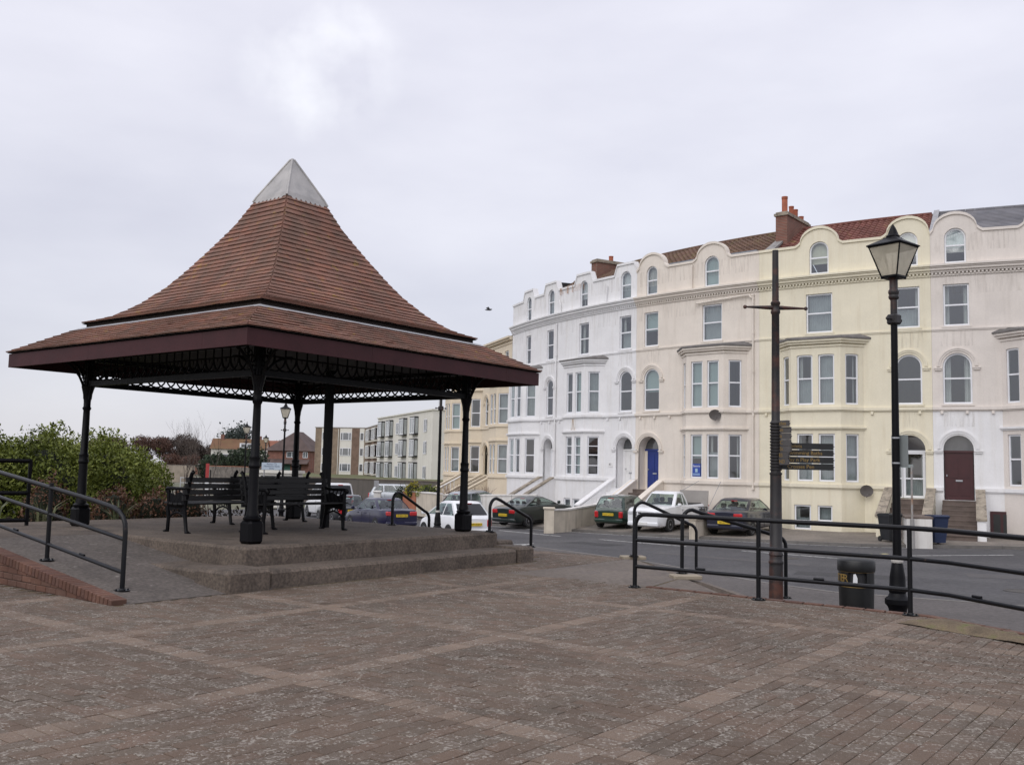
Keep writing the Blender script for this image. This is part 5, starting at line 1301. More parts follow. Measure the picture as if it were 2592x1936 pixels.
    for k in range(6):
        a, b = s0 + 0.02 + (s1 - s0 - 0.04) * k / 6, s0 + 0.02 + (s1 - s0 - 0.04) * (k + 1) / 6
        m.quad((a, n1, z1 - 0.02), (b, n1, z1 - 0.02), (b, -8.5, 11.2), (a, -8.5, 11.2)); m.quad((a, n0, z0 - 0.06), (b, n0, z0 - 0.06), (b, n1, z1 - 0.06), (a, n1, z1 - 0.06))
    m.build('roof', roof_mat, h, origin=org)
    m = MB()
    for k in range(int((s1 - s0) / 0.45)):
        a = s0 + 0.02 + k * 0.45; m.tube([F(a, n1, z1 + 0.0), F(min(a + 0.44, s1 - 0.02), n1, z1 + 0.0)], 0.10, 8)
    m.build('ridge_tiles', roof_mat, h, origin=org, smooth=50)
    for (ps, za, zb, off) in pipes:
        m = MB(); m.tube([F(ps, off, za), F(ps, off, zb)], 0.045, 8)
        for k in range(int((za - zb) / 1.8) + 1): m.tube([F(ps - 0.0, off - 0.0, za - k * 1.8), F(ps, off, za - k * 1.8 - 0.1)], 0.062, 8)
        m.build('downpipe', paint, h, origin=org, smooth=40)
    return h, org
def chimney(par, org, s, n0, n1, w, zb, zt, mt, pots, pot_m=None, capm=None):
    m = MB(); m.fn = F; m.box(s - w / 2, s + w / 2, n1, n0, zb, zt); c = m.build('chimney', mt, par, origin=org)
    m = MB(); m.fn = F; m.box(s - w / 2 - 0.07, s + w / 2 + 0.07, n1 - 0.07, n0 + 0.07, zt, zt + 0.12); m.box(s - w / 2, s + w / 2, n1, n0, zt + 0.12, zt + 0.2); m.build('chimney_cap', capm or stone_m, c, origin=org)
    for n, hh, r in pots:
        p = F(s, n, zt + 0.18); m = MB(); m.lathe([(r, 0), (r * 1.02, hh * 0.8), (r * 0.92, hh * 0.82), (r * 1.1, hh * 0.88), (r * 1.1, hh)], 12, p); m.build('chimney_pot', pot_m or terracotta, c, origin=org, smooth=40)
red_pan = palette_mat('red_roof_pantile', [(0.145, 0.055, 0.045), (0.165, 0.065, 0.05)], 0.8, ((0.20, 0.14, 0.05), 2.5, 0.80, 0.98, 0.4, 0.6), None, bump=0.3, var=0.3, vscale=1.2)
brown_pan = palette_mat('brown_mossy_pantile', [(0.12, 0.075, 0.055), (0.145, 0.085, 0.06)], 0.85, ((0.15, 0.12, 0.055), 2.5, 0.72, 0.92, 0.5, 0.7), None, bump=0.3, var=0.3, vscale=1.2)
slate_m = palette_mat('grey_roof_slate', [(0.135, 0.135, 0.15), (0.16, 0.155, 0.165)], 0.7, None, None, bump=0.3, var=0.3, vscale=1.0)
blue_door = mat('blue_painted_door', (0.018, 0.038, 0.2), 0.4, 0.1, 4)
red_door = mat('dark_red_panelled_door', (0.05, 0.012, 0.014), 0.45, 0.15, 4)
pale_door = mat('white_panelled_door', (0.74, 0.73, 0.72), 0.45, 0.06, 4)
h1, o1 = house('far white rendered house at the left end of the curved terrace', -0.05, 6.38, white_paint, (4.92, 5.98), [(5.16, 5.94)], (0.75, 1.5, 3.55, 4.35), [(2.33, 3.02), (5.12, 5.9)], [(2.30, 2.98), (5.18, 5.90)], roof_mat=brown_pan, glass=(win_dark, win_grey), hump=False, seed=3, pipes=((6.32, 9.9, 1.0, 0.07),), dentil=True, stair_m=white_paint, cope=stone_m)
h2, o2 = house('white rendered house with paned ground floor bay and number plate by white door', 6.385, 13.14, white_paint, (11.75, 12.92), [(11.93, 12.85)], (7.45, 8.2, 10.0, 10.75), [(8.52, 9.4), (11.9, 12.76)], [(8.55, 9.25), (11.95, 12.72)], basement=((0.15, 0.75, -0.55, 0.0, 'w'), (0.95, 1.6, -0.55, 0.0, 'w')), door_col=pale_door, roof_mat=brown_pan, glass=(win_green, win_grey, win_dark), gf_bars=True, hump=False, seed=5, stair_m=white_paint)
h3, o3 = house('pinkish cream house with royal blue front door and blue window board', 13.145, 20.28, cream_paint, (13.36, 14.70), [(13.68, 14.70)], (16.12, 16.88, 18.87, 19.66), [(13.68, 14.6), (17.27, 18.36)], [(13.78, 14.52), (17.38, 18.2)], door_col=blue_door, roof_mat=brown_pan, glass=(win_green, win_grey, win_grey), seed=8, pipes=((20.0, 9.9, 0.9, 0.07),), stair_m=brown_step)
h4, o4 = house('pale yellow house with red pantile roof and white glazed front door', 20.285, 27.72, yellow_paint, (26.2, 27.42), [(26.28, 27.34)], (21.33, 22.08, 24.2, 24.98), [(22.5, 23.68), (26.18, 27.28)], [(22.66, 23.53), (26.42, 27.24)], basement=((0.12, 0.86, -0.82, 0.24, 'd'), (1.14, 1.78, -0.44, 0.24, 'w')), roof_mat=red_pan, glass=(win_grey, win_grey, win_dark), seed=12, door_kind='glazed', recess=0.42, arch_round=0.12, stair_m=brown_step, cope=stone_m, pier=True)
h5, o5 = house('pale pink and white house with dark red door at the right edge', 27.725, 35.2, pink_grey, (28.10, 29.24), [(28.13, 29.24)], (30.32, 31.05, 33.1, 33.85), [(28.19, 29.18), (31.6, 32.7)], [(28.27, 29.1), (31.7, 32.5)], door_col=red_door, low_paint=white_paint, roof_mat=slate_m, glass=(win_light, win_grey, win_green), seed=15, recess=0.2, stair_m=brown_step, cope=stone_m, pier=True, roof_kind='slate', stair_side=(False, True), arch_round=0.12)
chimney(h4, o4, 20.42, -2.2, -5.0, 0.62, 11.5, 14.05, chim_brick, ((-2.6, 0.85, 0.14), (-3.4, 0.55, 0.12), (-3.9, 0.5, 0.12), (-4.6, 0.3, 0.13)))
chimney(h2, o2, 6.42, -2.4, -5.4, 0.62, 11.5, 13.75, chim_brick, ((-3.6, 0.35, 0.13),))
black_felt = mat('black_felt_cheek', (0.02, 0.02, 0.022), 0.8)
m = MB(); m.fn = F; m.box(0.35, 0.95, -5.2, -2.4, 11.4, 13.45); c = m.build('chimney', white_paint, h1, origin=o1)
m = MB(); m.fn = F; m.box(0.32, 0.985, -5.22, -2.7, 12.2, 13.47); m.build('chimney_cheek', black_felt, c, origin=o1)
# details on single houses
m = MB(); m.fn = F
for a, b in ((27.62, 27.84),): m.box(a, b, -4.3, -0.3, 11.5, 11.6)
for k in range(10): 
    t0, t1 = k / 10, (k + 1) / 10; v = [F(s, -0.28 + -3.95 * t, 11.62 + 2.22 * t + dz_) for dz_ in (0, 0.10) for s, t in ((27.60, t0), (27.86, t0), (27.86, t1), (27.60, t1))]
    m.fn = None; m.add(v, ((3, 2, 1, 0), (4, 5, 6, 7), (0, 1, 5, 4), (1, 2, 6, 5), (2, 3, 7, 6), (3, 0, 4, 7)))
m.build('verge', flash_m, h5, origin=o5)
m = MB()
for k in range(10):
    t0, t1 = k / 10, (k + 1) / 10; v = [F(s, -0.28 + -3.95 * t, 11.60 + 2.22 * t + dz_) for dz_ in (0, 0.12) for s, t in ((20.02, t0), (20.5, t0), (20.5, t1), (20.02, t1))]
    m.add(v, ((3, 2, 1, 0), (4, 5, 6, 7), (0, 1, 5, 4), (1, 2, 6, 5), (2, 3, 7, 6), (3, 0, 4, 7)))
m.build('valley_flashing', mat('grey_mortar_flashing', (0.25, 0.24, 0.23), 0.85, 0.3, 3), h4, origin=o4)
m = MB(); m.fn = F; m.sweepbox(15.0, 20.0, -0.62, -0.3, 11.9, 12.06); m.build('grey_gutter', mat('grey_felt_gutter', (0.17, 0.19, 0.22), 0.7, 0.15, 2), h3, origin=o3)
m = MB(); m.tube([F(17.0, 0.12, 9.62), F(17.0, 0.12, 9.72), F(19.8, 0.12, 9.86), F(19.95, 0.1, 9.7)], 0.04, 6); m.build('overflow_pipe', cream_paint, h3, origin=o3); m = MB(); m.tube([F(16.7, 0.07, 11.7), F(16.7, 0.07, 10.5)], 0.04, 6); m.build('overflow_pipe', cream_paint, h3, origin=o3)
m = MB(); m.tube([F(6.6, 0.08, 11.2), F(6.75, 0.08, 10.9), F(6.7, 0.08, 10.5)], 0.04, 6); m.build('overflow_pipe', white_paint, h2, origin=o2); m = MB(); m.tube([F(11.0, 0.08, 11.4), F(10.9, 0.08, 10.55)], 0.04, 6); m.build('overflow_pipe', white_paint, h2, origin=o2)
# blue letting board in the bay window, house number
frs = bay_frames(16.12, 16.88, 18.87, 19.66)
mp = frs[1][1]
board_m = mat('blue_window_board', (0.03, 0.07, 0.33), 0.5, 0.1, 3)
t = thing('window_board', 'blue letting board with white lettering in the cream house bay window', 'sign', mp(0.58, -0.06, 1.36))
def Lc(p): o = t.location; return (p[0] - o.x, p[1] - o.y, p[2] - o.z)
m = MB(); m.add([Lc(mp(a, d, z)) for d in (-0.066, -0.056) for a, z in ((0.33, 1.36), (0.78, 1.36), (0.78, 1.95), (0.33, 1.95))], ((3, 2, 1, 0), (4, 5, 6, 7), (0, 1, 5, 4), (1, 2, 6, 5), (2, 3, 7, 6), (3, 0, 4, 7))); bo = m.build('board', board_m, t)
dv = Vector(mp(1, 0, 0)) - Vector(mp(0, 0, 0)); az = math.atan2(dv.y, dv.x)
text('Saxons', 0.15, white_ink, t, Lc(mp(0.555, -0.054, 1.84)), (R(90), 0, az))
m = MB(); m.poly([Lc(mp(a, -0.054, z)) for a, z in ((0.49, 1.55), (0.62, 1.55), (0.62, 1.72), (0.49, 1.72))]); m.build('emblem', mat('pale_blue_print', (0.35, 0.5, 0.6), 0.6), t)
m = MB(); m.poly([Lc(mp(a, -0.054, z)) for a, z in ((0.36, 1.40), (0.75, 1.40), (0.75, 1.50), (0.36, 1.50))]); m.build('strapline', mat('pale_blue_strip', (0.2, 0.3, 0.5), 0.6), t)
p = F(11.35, 0.0, 1.85); dv = Vector(F(11.4, 0, 0)) - Vector(F(11.3, 0, 0)); az = math.atan2(dv.y, dv.x)
t = thing('number_plaque', 'small house number plaque beside the white front door', 'plaque', F(11.35, 0.0, 1.85), az)
m = MB(); m.box(-0.17, 0.17, -0.025, 0.0, -0.12, 0.12); m.build('plate', pale_door, t); text('41', 0.2, ink_black, t, (0, -0.027, 0), (R(90), 0, 0))
# satellite dishes
def dish(label, s, n, z, az):
    p = F(s, n, z); t = thing('satellite_dish', label, 'satellite dish', p, az, 'satellite dishes on the house fronts')
    dm_ = mat('dark_grey_dish', (0.10, 0.09, 0.085), 0.6, 0.15, 5)
    m = MB(); n_ = 16; rings = [(0.0, 0.0), (0.16, 0.02), (0.30, 0.07)]
    v = [(0, -0.3, 0.12)]; ff = []
    for j, (r, d) in enumerate(rings[1:]):
        for k in range(n_):
            a = 2 * math.pi * k / n_; v.append((r * math.cos(a), -0.3 - d * 1.0, 0.12 + r * 0.85 * math.sin(a) + d * 0.6))
    ff += [(0, 1 + k, 1 + (k + 1) % n_) for k in range(n_)] + [(1 + k, 1 + n_ + k, 1 + n_ + (k + 1) % n_, 1 + (k + 1) % n_) for k in range(n_)]
    m.add(v, ff); m.build('reflector', dm_, t, smooth=60)
    m = MB(); m.tube([(0, 0.0, 0.0), (0, -0.2, 0.0), (0, -0.3, 0.1)], 0.018, 6); m.build('bracket', dm_, t)
    m = MB(); m.tube([(0, -0.33, -0.12), (0, -0.62, 0.02)], 0.012, 5); m.box(-0.03, 0.03, -0.68, -0.58, 0.0, 0.06); m.build('receiver_arm', dm_, t)
dish('dark satellite dish between the bay floors of the cream house', 18.3, 0.76, 4.05, az + R(62))
dish('dark satellite dish low on the yellow house beside its bay', 24.9, 0.05, 0.75, az + R(60))
# basement cupboard door by the right hand steps
m = MB(); m.fn = F; m.box(29.78, 30.6, 0.0, 0.05, -0.85, 0.24); dd = m.build('basement_door', red_door, h5, origin=o5)
for a in (29.90, 30.25):
    m = MB(); m.fn = F; m.box(a, a + 0.25, 0.05, 0.056, -0.7, 0.12); m.build('door_panel', mat('dark_door_panel', (0.02, 0.022, 0.022), 0.5), dd, origin=o5)

# ------------------------------------------------------------------ sandy cream terrace running on beyond the bend
def small_house(label, s0, s1, door, bay, seed, a1):
    rnd = random.Random(seed); org = F((s0 + s1) / 2, 0, -0.83); h = thing('terraced_house', label, 'house', org, 0, 'sandy cream terraced houses beyond the bend')
    da, db = door; dh = outline(da, db, 0.64, 3.1, 1.0); a, b = a1
    holes = [outline(a, b, 4.4, 6.35, 1.0), dh] + [outline(x, x + 0.8, 7.5, 9.1, 0) for x in (s0 + (s1 - s0) * 0.2, s0 + (s1 - s0) * 0.68)] + [outline(bay[0] + 0.2, bay[3] - 0.2, 4.3, 6.4, 0), outline(bay[0] + 0.2, bay[3] - 0.2, 1.15, 3.1, 0)]
    m = MB(); panel(m, F, [(s0, Zg), (s1, Zg), (s1, 9.9), (s0, 9.9)], holes, 0.14); m.build('wall', sand_paint, h, origin=org)
    m = MB(); m.fn = F; m.quad((s0 + .002, -0.01, Zg), (s0 + .002, -0.01, 9.9), (s0 + .002, -9, 9.9), (s0 + .002, -9, Zg)); m.quad((s0, -9, Zg), (s0, -9, 9.9), (s1, -9, 9.9), (s1, -9, Zg)); m.quad((s1 - .002, -0.01, 9.9), (s1 - .002, -0.01, Zg), (s1 - .002, -9, Zg), (s1 - .002, -9, 9.9)); m.build('rear_wall', sand_paint, h, origin=org)
    window(h, org, F, a, b, 4.4, 6.35, 1.0, rnd.choice((win_grey, win_green)), smat=sand_paint); arch_hood(h, org, F, a, b, 6.35 - (b - a) / 2, sand_paint)
    for x in (s0 + (s1 - s0) * 0.2, s0 + (s1 - s0) * 0.68): window(h, org, F, x, x + 0.8, 7.5, 9.1, 0, win_dark, smat=sand_paint)
    arch_hood(h, org, F, da, db, 3.1 - (db - da) / 2, sand_paint)
    m = MB(); m.fn = F; m.box(da, db, -0.5, -0.42, 0.6, 3.1); m.build('door', sand_paint, h, origin=org)
    wm = MB(); ws = []
    for idx, (Lk, mp) in enumerate(bay_frames(*bay, n=0.7)):
        hs = []
        for z0, z1 in ((4.35, 6.3), (1.2, 3.05)):
            opts = ((0.15, Lk / 2 - 0.08), (Lk / 2 + 0.08, Lk - 0.15)) if idx == 1 else ((max(0.05, Lk / 2 - 0.36), min(Lk - 0.05, Lk / 2 + 0.36)),)
            for p, q in opts: hs.append(outline(p, q, z0, z1, 0)); ws.append((mp, p, q, z0, z1, rnd.choice((win_dark, win_grey, win_green))))
        panel(wm, mp, [(0, Zg), (Lk, Zg), (Lk, 6.85), (0, 6.85)], hs, 0.1, 1.2, False)
    wm.build('bay_wall', sand_paint, h, origin=org)
    for mp, p, q, z0, z1, g in ws: window(h, org, mp, p, q, z0, z1, 0, g, d=-0.08, sill=False)
    L_, Fl, Fr, R_ = bay
    for z0, z1, p in ((6.85, 7.0, 0.16), (4.15, 4.27, 0.08), (3.25, 3.36, 0.10), (0.92, 1.05, 0.08)):
        m = MB()
        po = [(L_ - p * 1.3, -0.01), (Fl - p * 0.45, 0.7 + p), (Fr + p * 0.45, 0.7 + p), (R_ + p * 1.3, -0.01)]
        v = [F(a_, b_, z0) for a_, b_ in po] + [F(a_, b_, z1) for a_, b_ in po]; m.add(v, ((0, 1, 5, 4), (1, 2, 6, 5), (2, 3, 7, 6), (4, 5, 6, 7), (3, 2, 1, 0))); m.build('bay_moulding', sand_paint, h, origin=org)
    m = MB(); m.fn = F
    for z0, z1, p in ((9.5, 9.56, 0.06), (9.72, 9.84, 0.18), (9.84, 9.95, 0.30)): m.sweepbox(s0, s1, -0.01, p, z0, z1)
    for a_, b_ in ((s0, L_), (R_, s1)):
        if b_ - a_ > 0.1: m.sweepbox(a_, b_, -0.01, 0.08, 4.15, 4.27)
    m.build('cornice', sand_paint, h, origin=org)
    m = MB(); m.fn = F; m.quad((s0, 0.3, 9.9), (s1, 0.3, 9.9), (s1, -4.2, 11.3), (s0, -4.2, 11.3)); m.quad((s0, -4.2, 11.3), (s1, -4.2, 11.3), (s1, -9, 9.9), (s0, -9, 9.9)); m.quad((s0, 0.3, 9.9), (s0, -4.2, 11.3), (s0, -9, 9.9), (s0, -9, 9.8)); m.build('roof', slate_m, h, origin=org)
    stairs(h, org, da - 0.05, db + 0.05, 0.62, sand_paint, brown_step, run=2.6)
    return h, org
sh1, so1 = small_house('sandy cream house beside the far white house, right one of its row', -4.7, -0.1, (-4.35, -3.35), (-3.0, -2.4, -0.9, -0.25), 2, (-4.25, -3.5))
sh2, so2 = small_house('sandy cream house, middle one of its row, behind the right bandstand column', -9.5, -4.705, (-5.75, -4.75), (-8.9, -8.2, -6.9, -6.3), 4, (-5.6, -4.85))
sh3, so3 = small_house('sandy cream house at the far end of its row beside the white flats', -14.5, -9.505, (-10.75, -9.8), (-14.2, -13.5, -12.0, -11.3), 6, (-10.6, -9.9))
chimney(sh2, so2, -6.9, -3.6, -4.8, 0.7, 10.9, 11.6, chim_brick, ((-3.8, 0.9, 0.16), (-4.2, 0.9, 0.16), (-4.6, 0.9, 0.16)))

def streak(par, org, s0, s1, z0, z1, col, amt, n=0.006):
    nm = 'streak_%d_%d' % (int(col[0] * 1000), int(amt * 100))
    if nm not in MATS:
        m = bpy.data.materials.new('rain_streak_stain'); m.use_nodes = True; t = m.node_tree; b = t.nodes['Principled BSDF']; L = t.links.new; NN = t.nodes.new
        b.inputs['Base Color'].default_value = (*col, 1); b.inputs['Roughness'].default_value = 0.9
        geo = NN('ShaderNodeNewGeometry'); mp = NN('ShaderNodeMapping'); mp.inputs['Scale'].default_value = (5, 5, 0.5); L(geo.outputs['Position'], mp.inputs[0])
        no = NN('ShaderNodeTexNoise'); no.inputs['Scale'].default_value = 2.2; no.inputs['Detail'].default_value = 7; L(mp.outputs[0], no.inputs['Vector'])
        mr = NN('ShaderNodeMapRange'); mr.inputs['From Min'].default_value = 0.47; mr.inputs['From Max'].default_value = 0.72; mr.inputs['To Max'].default_value = amt; L(no.outputs['Fac'], mr.inputs['Value']); L(mr.outputs[0], b.inputs['Alpha'])
        MATS[nm] = m
    m = MB(); m.fn = F; k = max(1, int((s1 - s0) / 0.6))
    for i in range(k):
        a, b = s0 + (s1 - s0) * i / k, s0 + (s1 - s0) * (i + 1) / k; m.quad((a, n, z0), (b, n, z0), (b, n, z1), (a, n, z1))
    m.build('wall_stain', MATS[nm], par, origin=org)
streak(h2, o2, 8.9, 9.3, 3.66, 4.28, (0.45, 0.28, 0.10), 0.9, 0.757)
for hh, oo, a, b in ((h1, o1, 0.2, 6.3), (h2, o2, 6.5, 13.0), (h3, o3, 13.3, 20.1), (h5, o5, 27.9, 33.0)):
    streak(hh, oo, a, b, 11.0, 11.75, (0.40, 0.34, 0.28), 0.16); streak(hh, oo, a, b, 9.2, 9.97, (0.42, 0.37, 0.31), 0.13)
for hh, oo, ws in ((h1, o1, (5.1, 5.95)), (h2, o2, (11.9, 12.8)), (h3, o3, (13.65, 14.65)), (h5, o5, (28.1, 29.2)), (h4, o4, (26.2, 27.3))):
    for z0, z1 in ((7.0, 7.7), (3.65, 4.28)): streak(hh, oo, ws[0] - 0.1, ws[1] + 0.1, z0, z1, (0.42, 0.37, 0.31), 0.2)
streak(h2, o2, 6.6, 9.0, 11.5, 11.88, (0.38, 0.17, 0.06), 0.9, 0.064)
# ================================================================== forecourt walls, bins, posts
def wall_run(name, label, cat, pts, h, th, mt, z=None, cope=None, group=None, pier=None):
    """wall along ground points; z gives the ground height"""
    zf = z or (lambda x, y: -0.85)
    c = pts[0]; t = thing(name, label, cat, (c[0], c[1], zf(*c)), 0, group); o = t.location
    for nm, m_, z0, z1, ww in (('wall', mt, -0.3, h, th), ('coping', cope or mt, h + 0.002, h + 0.07, th + 0.08)):
        m = MB()
        for a, b in zip(pts[:-1], pts[1:]):
            A, B = Vector(a), Vector(b); d = (B - A).normalized(); n = Vector((-d.y, d.x)) * ww / 2
            P = [(p.x - o.x, p.y - o.y, zf(p.x, p.y) + zz - o.z) for zz in (z0, z1) for p in (A - n, B - n, B + n, A + n)]
            m.add(P, ((3, 2, 1, 0), (4, 5, 6, 7), (0, 1, 5, 4), (1, 2, 6, 5), (2, 3, 7, 6), (3, 0, 4, 7)))
        m.build(nm, m_, t)
    if pier:
        m = MB(); w = pier[0] / 2; px, py = pts[0]; m.box(px - o.x - w, px - o.x + w, py - o.y - w, py - o.y + w, -0.3, pier[1]); m.cbox(px - o.x - w - 0.05, px - o.x + w + 0.05, py - o.y - w - 0.05, py - o.y + w + 0.05, pier[1], pier[1] + 0.09, 0.02); m.build('pier', mt, t)
    return t
wallw = mat('white_painted_garden_wall', (0.70, 0.68, 0.65), 0.8, 0.08, 1.2, stain=(0.35, 0.30, 0.24, 0.6), bump=0.3, bscale=30)
wallc = mat('grubby_cream_garden_wall', (0.55, 0.49, 0.40), 0.85, 0.15, 1.2, stain=(0.22, 0.19, 0.15, 0.7), bump=0.4, bscale=30)
wallo = mat('orange_brick_planter', (0.36, 0.14, 0.08), 0.85, 0.15, 2)
p0 = F(6.2, 6.0, 0); q0 = F(1.0, 5.3, 0)
def zfc(x, y): return -0.95
wall_run('garden_wall', 'long low white garden wall behind the white hatchback', 'wall', [F(3.8, 5.6, 0)[:2], F(5.4, 5.3, 0)[:2], F(7.0, 4.9, 0)[:2], F(8.6, 4.2, 0)[:2], F(9.6, 3.4, 0)[:2]], 1.12, 0.24, wallw, gh, wallw)
wall_run('garden_wall', 'cream garden wall with white end pier between the coupe and green hatchback', 'wall', [(1.75, 42.2), (2.6, 43.4), (4.2, 46.2), (5.3, 48.6)], 0.86, 0.22, wallc, gh, wallw, pier=(0.42, 0.93))
wall_run('garden_wall', 'stub of stained cream wall between the pickup and the dark blue hatchback', 'wall', [(7.35, 38.7), (8.3, 40.3), (9.3, 42.2)], 0.62, 0.26, wallc, gh, stone_m)
wall_run('planter_wall', 'orange brick planter wall end left of the pale planter wall', 'wall', [(-6.1, 56.4), (-5.2, 55.0)], 1.0, 0.3, wallo, lambda x, y: -0.95, stone_m)
wall_run('planter_wall', 'pale rendered planter wall with yellow shrub above it', 'wall', [(-5.15, 54.9), (-3.75, 52.0)], 1.0, 0.3, wallc, lambda x, y: -0.95, wallw)
t = thing('gate_pier', 'short white gate pier left of the orange planter', 'pier', (-8.0, 58.5, -1.35))
m = MB(); m.box(-0.2, 0.2, -0.2, 0.2, -0.3, 1.25); m.cbox(-0.26, 0.26, -0.26, 0.26, 1.25, 1.36, 0.03); m.build('pier', wallw, t)
wall_run('retaining_wall', 'long dark grey retaining wall below the flats and lawn', 'wall', [(-24, 88), (-14, 82), (-5.0, 74)], 1.95, 0.4, mat('dark_grey_concrete_wall', (0.105, 0.092, 0.082), 0.9, 0.2, 0.4, stain=(0.05, 0.045, 0.04, 0.6)), lambda x, y: -1.6, concrete)
# wheelie bins
def wheelie(label, loc, rz, col, nm):
    t = thing('wheelie_bin', label, 'wheelie bin', loc, rz, 'wheelie bins outside the houses')
    bm = mat(nm, col, 0.5, 0.15, 4); m = MB()
    v = [(x * s, y * s2, z) for z, s, s2 in ((0.06, 0.21, 0.24), (0.95, 0.28, 0.34)) for x, y in ((-1, -1), (1, -1), (1, 1), (-1, 1))]
    m.add(v, ((3, 2, 1, 0), (4, 5, 6, 7), (0, 1, 5, 4), (1, 2, 6, 5), (2, 3, 7, 6), (3, 0, 4, 7))); m.build('body', bm, t)
    m = MB(); m.prism([(-0.36, 0.95), (0.36, 0.95), (0.37, 1.0), (0.2, 1.06), (-0.3, 1.07), (-0.4, 1.02)], -0.30, 0.30, 'x'); m.build('lid', bm, t)
    m = MB(); m.tube([(-0.25, 0.40, 0.98), (0.25, 0.40, 0.98)], 0.018, 6); m.build('handle', black_plastic, t)
    for x in (-0.24, 0.24):
        m = MB(); m.fn = lambda a, b, c, x=x: (x + c, 0.26 + a, 0.1 + b); m.lathe([(0.1, -0.025), (0.1, 0.025)], 12); m.build('wheel', tyre_m, t)
    return t
wheelie('navy wheelie bin standing in front of the dark brown steps', (15.75, 35.6, gh(15.75, 35.6)), R(10), (0.018, 0.03, 0.075), 'navy_bin_plastic')
wheelie('black wheelie bin with yellow band behind the lamp post', (14.35, 36.4, gh(14.35, 36.4)), R(15), (0.016, 0.018, 0.022), 'black_wheelie_plastic')
t = thing('parking_sign', 'thin rusty grey pole with a small flat sign near the steps', 'sign pole', (14.45, 34.6, gh(14.45, 34.6)))
pole_m = mat('rusty_grey_pole', (0.30, 0.29, 0.28), 0.6, 0.15, 4, col2=(0.28, 0.16, 0.09), c2pos=(0.5, 0.62), c2scale=2)
m = MB(); m.tube([(0, 0, -0.15), (0, 0, 0.95)], 0.075, 10); m.tube([(0, 0, 0.95), (0.0, 0, 2.86)], 0.038, 8); m.build('pole', pole_m, t, smooth=40)
m = MB(); m.box(-0.42, 0.06, -0.02, 0.02, 2.78, 2.9); m.build('sign_plate', mat('grey_green_plate', (0.28, 0.32, 0.31), 0.6), t)
# low white wall between the steps of the yellow and white houses
wall_run('dividing_wall', 'short white wall with brown coping between the two flights of steps', 'wall', [(14.75, 34.7), (15.35, 36.6)], 0.95, 0.85, wallw, gh, brown_step)
# builder's board by the pickup
t = thing('grey_board', 'large grey board leaning on the cream house behind the pickup', 'board', (8.35, 44.0, gh(8.35, 44.0)), R(-42))
gb = mat('grey_plywood', (0.30, 0.28, 0.26), 0.8, 0.1, 1.5)
m = MB(); m.add([(x, y + z * 0.08 + d, z) for d in (0, 0.03) for x, y, z in ((-0.75, 0, 0.45), (0.75, 0, 0.45), (0.75, 0, 1.62), (-0.75, 0, 1.62))], ((3, 2, 1, 0), (4, 5, 6, 7), (0, 1, 5, 4), (1, 2, 6, 5), (2, 3, 7, 6), (3, 0, 4, 7))); m.build('panel', gb, t)
for x in (-0.6, 0.6): m = MB(); m.box(x - 0.05, x + 0.05, 0.0, 0.08, 0.0, 0.6); m.build('leg', dark_wood, t)
m = MB(); m.tube([(-0.6, 0.1, 1.6), (-0.2, 0.9, 2.05)], 0.012, 5); m.build('rope', flash_m, t)
m = MB(); m.tube([(0.75, -0.1, 0.6), (0.95, 0.9, 2.05)], 0.012, 5); m.build('rope', flash_m, t)
t = thing('generator', 'small dark metal generator in front of the grey board', 'generator', (8.5, 43.55, gh(8.5, 43.55)), R(-42))
m = MB(); m.cbox(-0.28, 0.28, -0.2, 0.2, 0.45, 0.85, 0.03); m.build('engine', mat('oily_metal', (0.10, 0.10, 0.11), 0.5, 0.3, 9), t)
m = MB()
for x in (-0.34, 0.34):
    for y in (-0.24, 0.24): m.tube([(x, y, 0.0), (x, y, 0.9)], 0.02, 6)
for z in (0.42, 0.9):
    m.tube([(-0.34, -0.24, z), (0.34, -0.24, z), (0.34, 0.24, z), (-0.34, 0.24, z), (-0.34, -0.24, z)], 0.018, 6)
m.build('frame', black_plastic, t)

# ================================================================== flats and houses farther off
def flat_panel_building(): pass
def box_building(label, cat, name, A, B, depth, z0, z1, wallm, grp=None):
    """A,B: front corners left/right on the ground; returns (thing, mapping)"""
    A, B = Vector(A), Vector(B); d = (B - A); L_ = d.length; d.normalize(); n = Vector((d.y, -d.x))
    t = thing(name, label, cat, (A.x, A.y, z0), 0, grp); o = t.location
    def mp(x, dd, z): p = A + d * x + n * dd; return (p.x, p.y, z)
    return t, mp, L_, (A.x, A.y, z0)
def simple_window(t, org, mp, a, b, z0, z1, mull=(), glass=None, tr=None, d=0.02):
    m = MB(); o = outline(a, b, z0, z1, 0); i = outline(a, b, z0, z1, 0, 0.09); add_ring(m, mp, o, i, d - 0.1, d + 0.04)
    m.fn = mp
    for x in mull: m.box(x - 0.05, x + 0.05, d - 0.04, d + 0.045, z0 + 0.09, z1 - 0.09)
    if tr: m.box(a + 0.09, b - 0.09, d - 0.04, d + 0.045, tr - 0.05, tr + 0.05)
    w = m.build('window', white_pvc, t, origin=org)
    xs = [a + 0.08] + list(mull) + [b - 0.08]
    for p, q in zip(xs[:-1], xs[1:]):
        g = MB(); g.poly([mp(x, d, z) for x, z in ((p, z0 + 0.08), (q, z0 + 0.08), (q, z1 - 0.08), (p, z1 - 0.08))]); g.build('pane', glass or win_grey, w, origin=org)
    return w
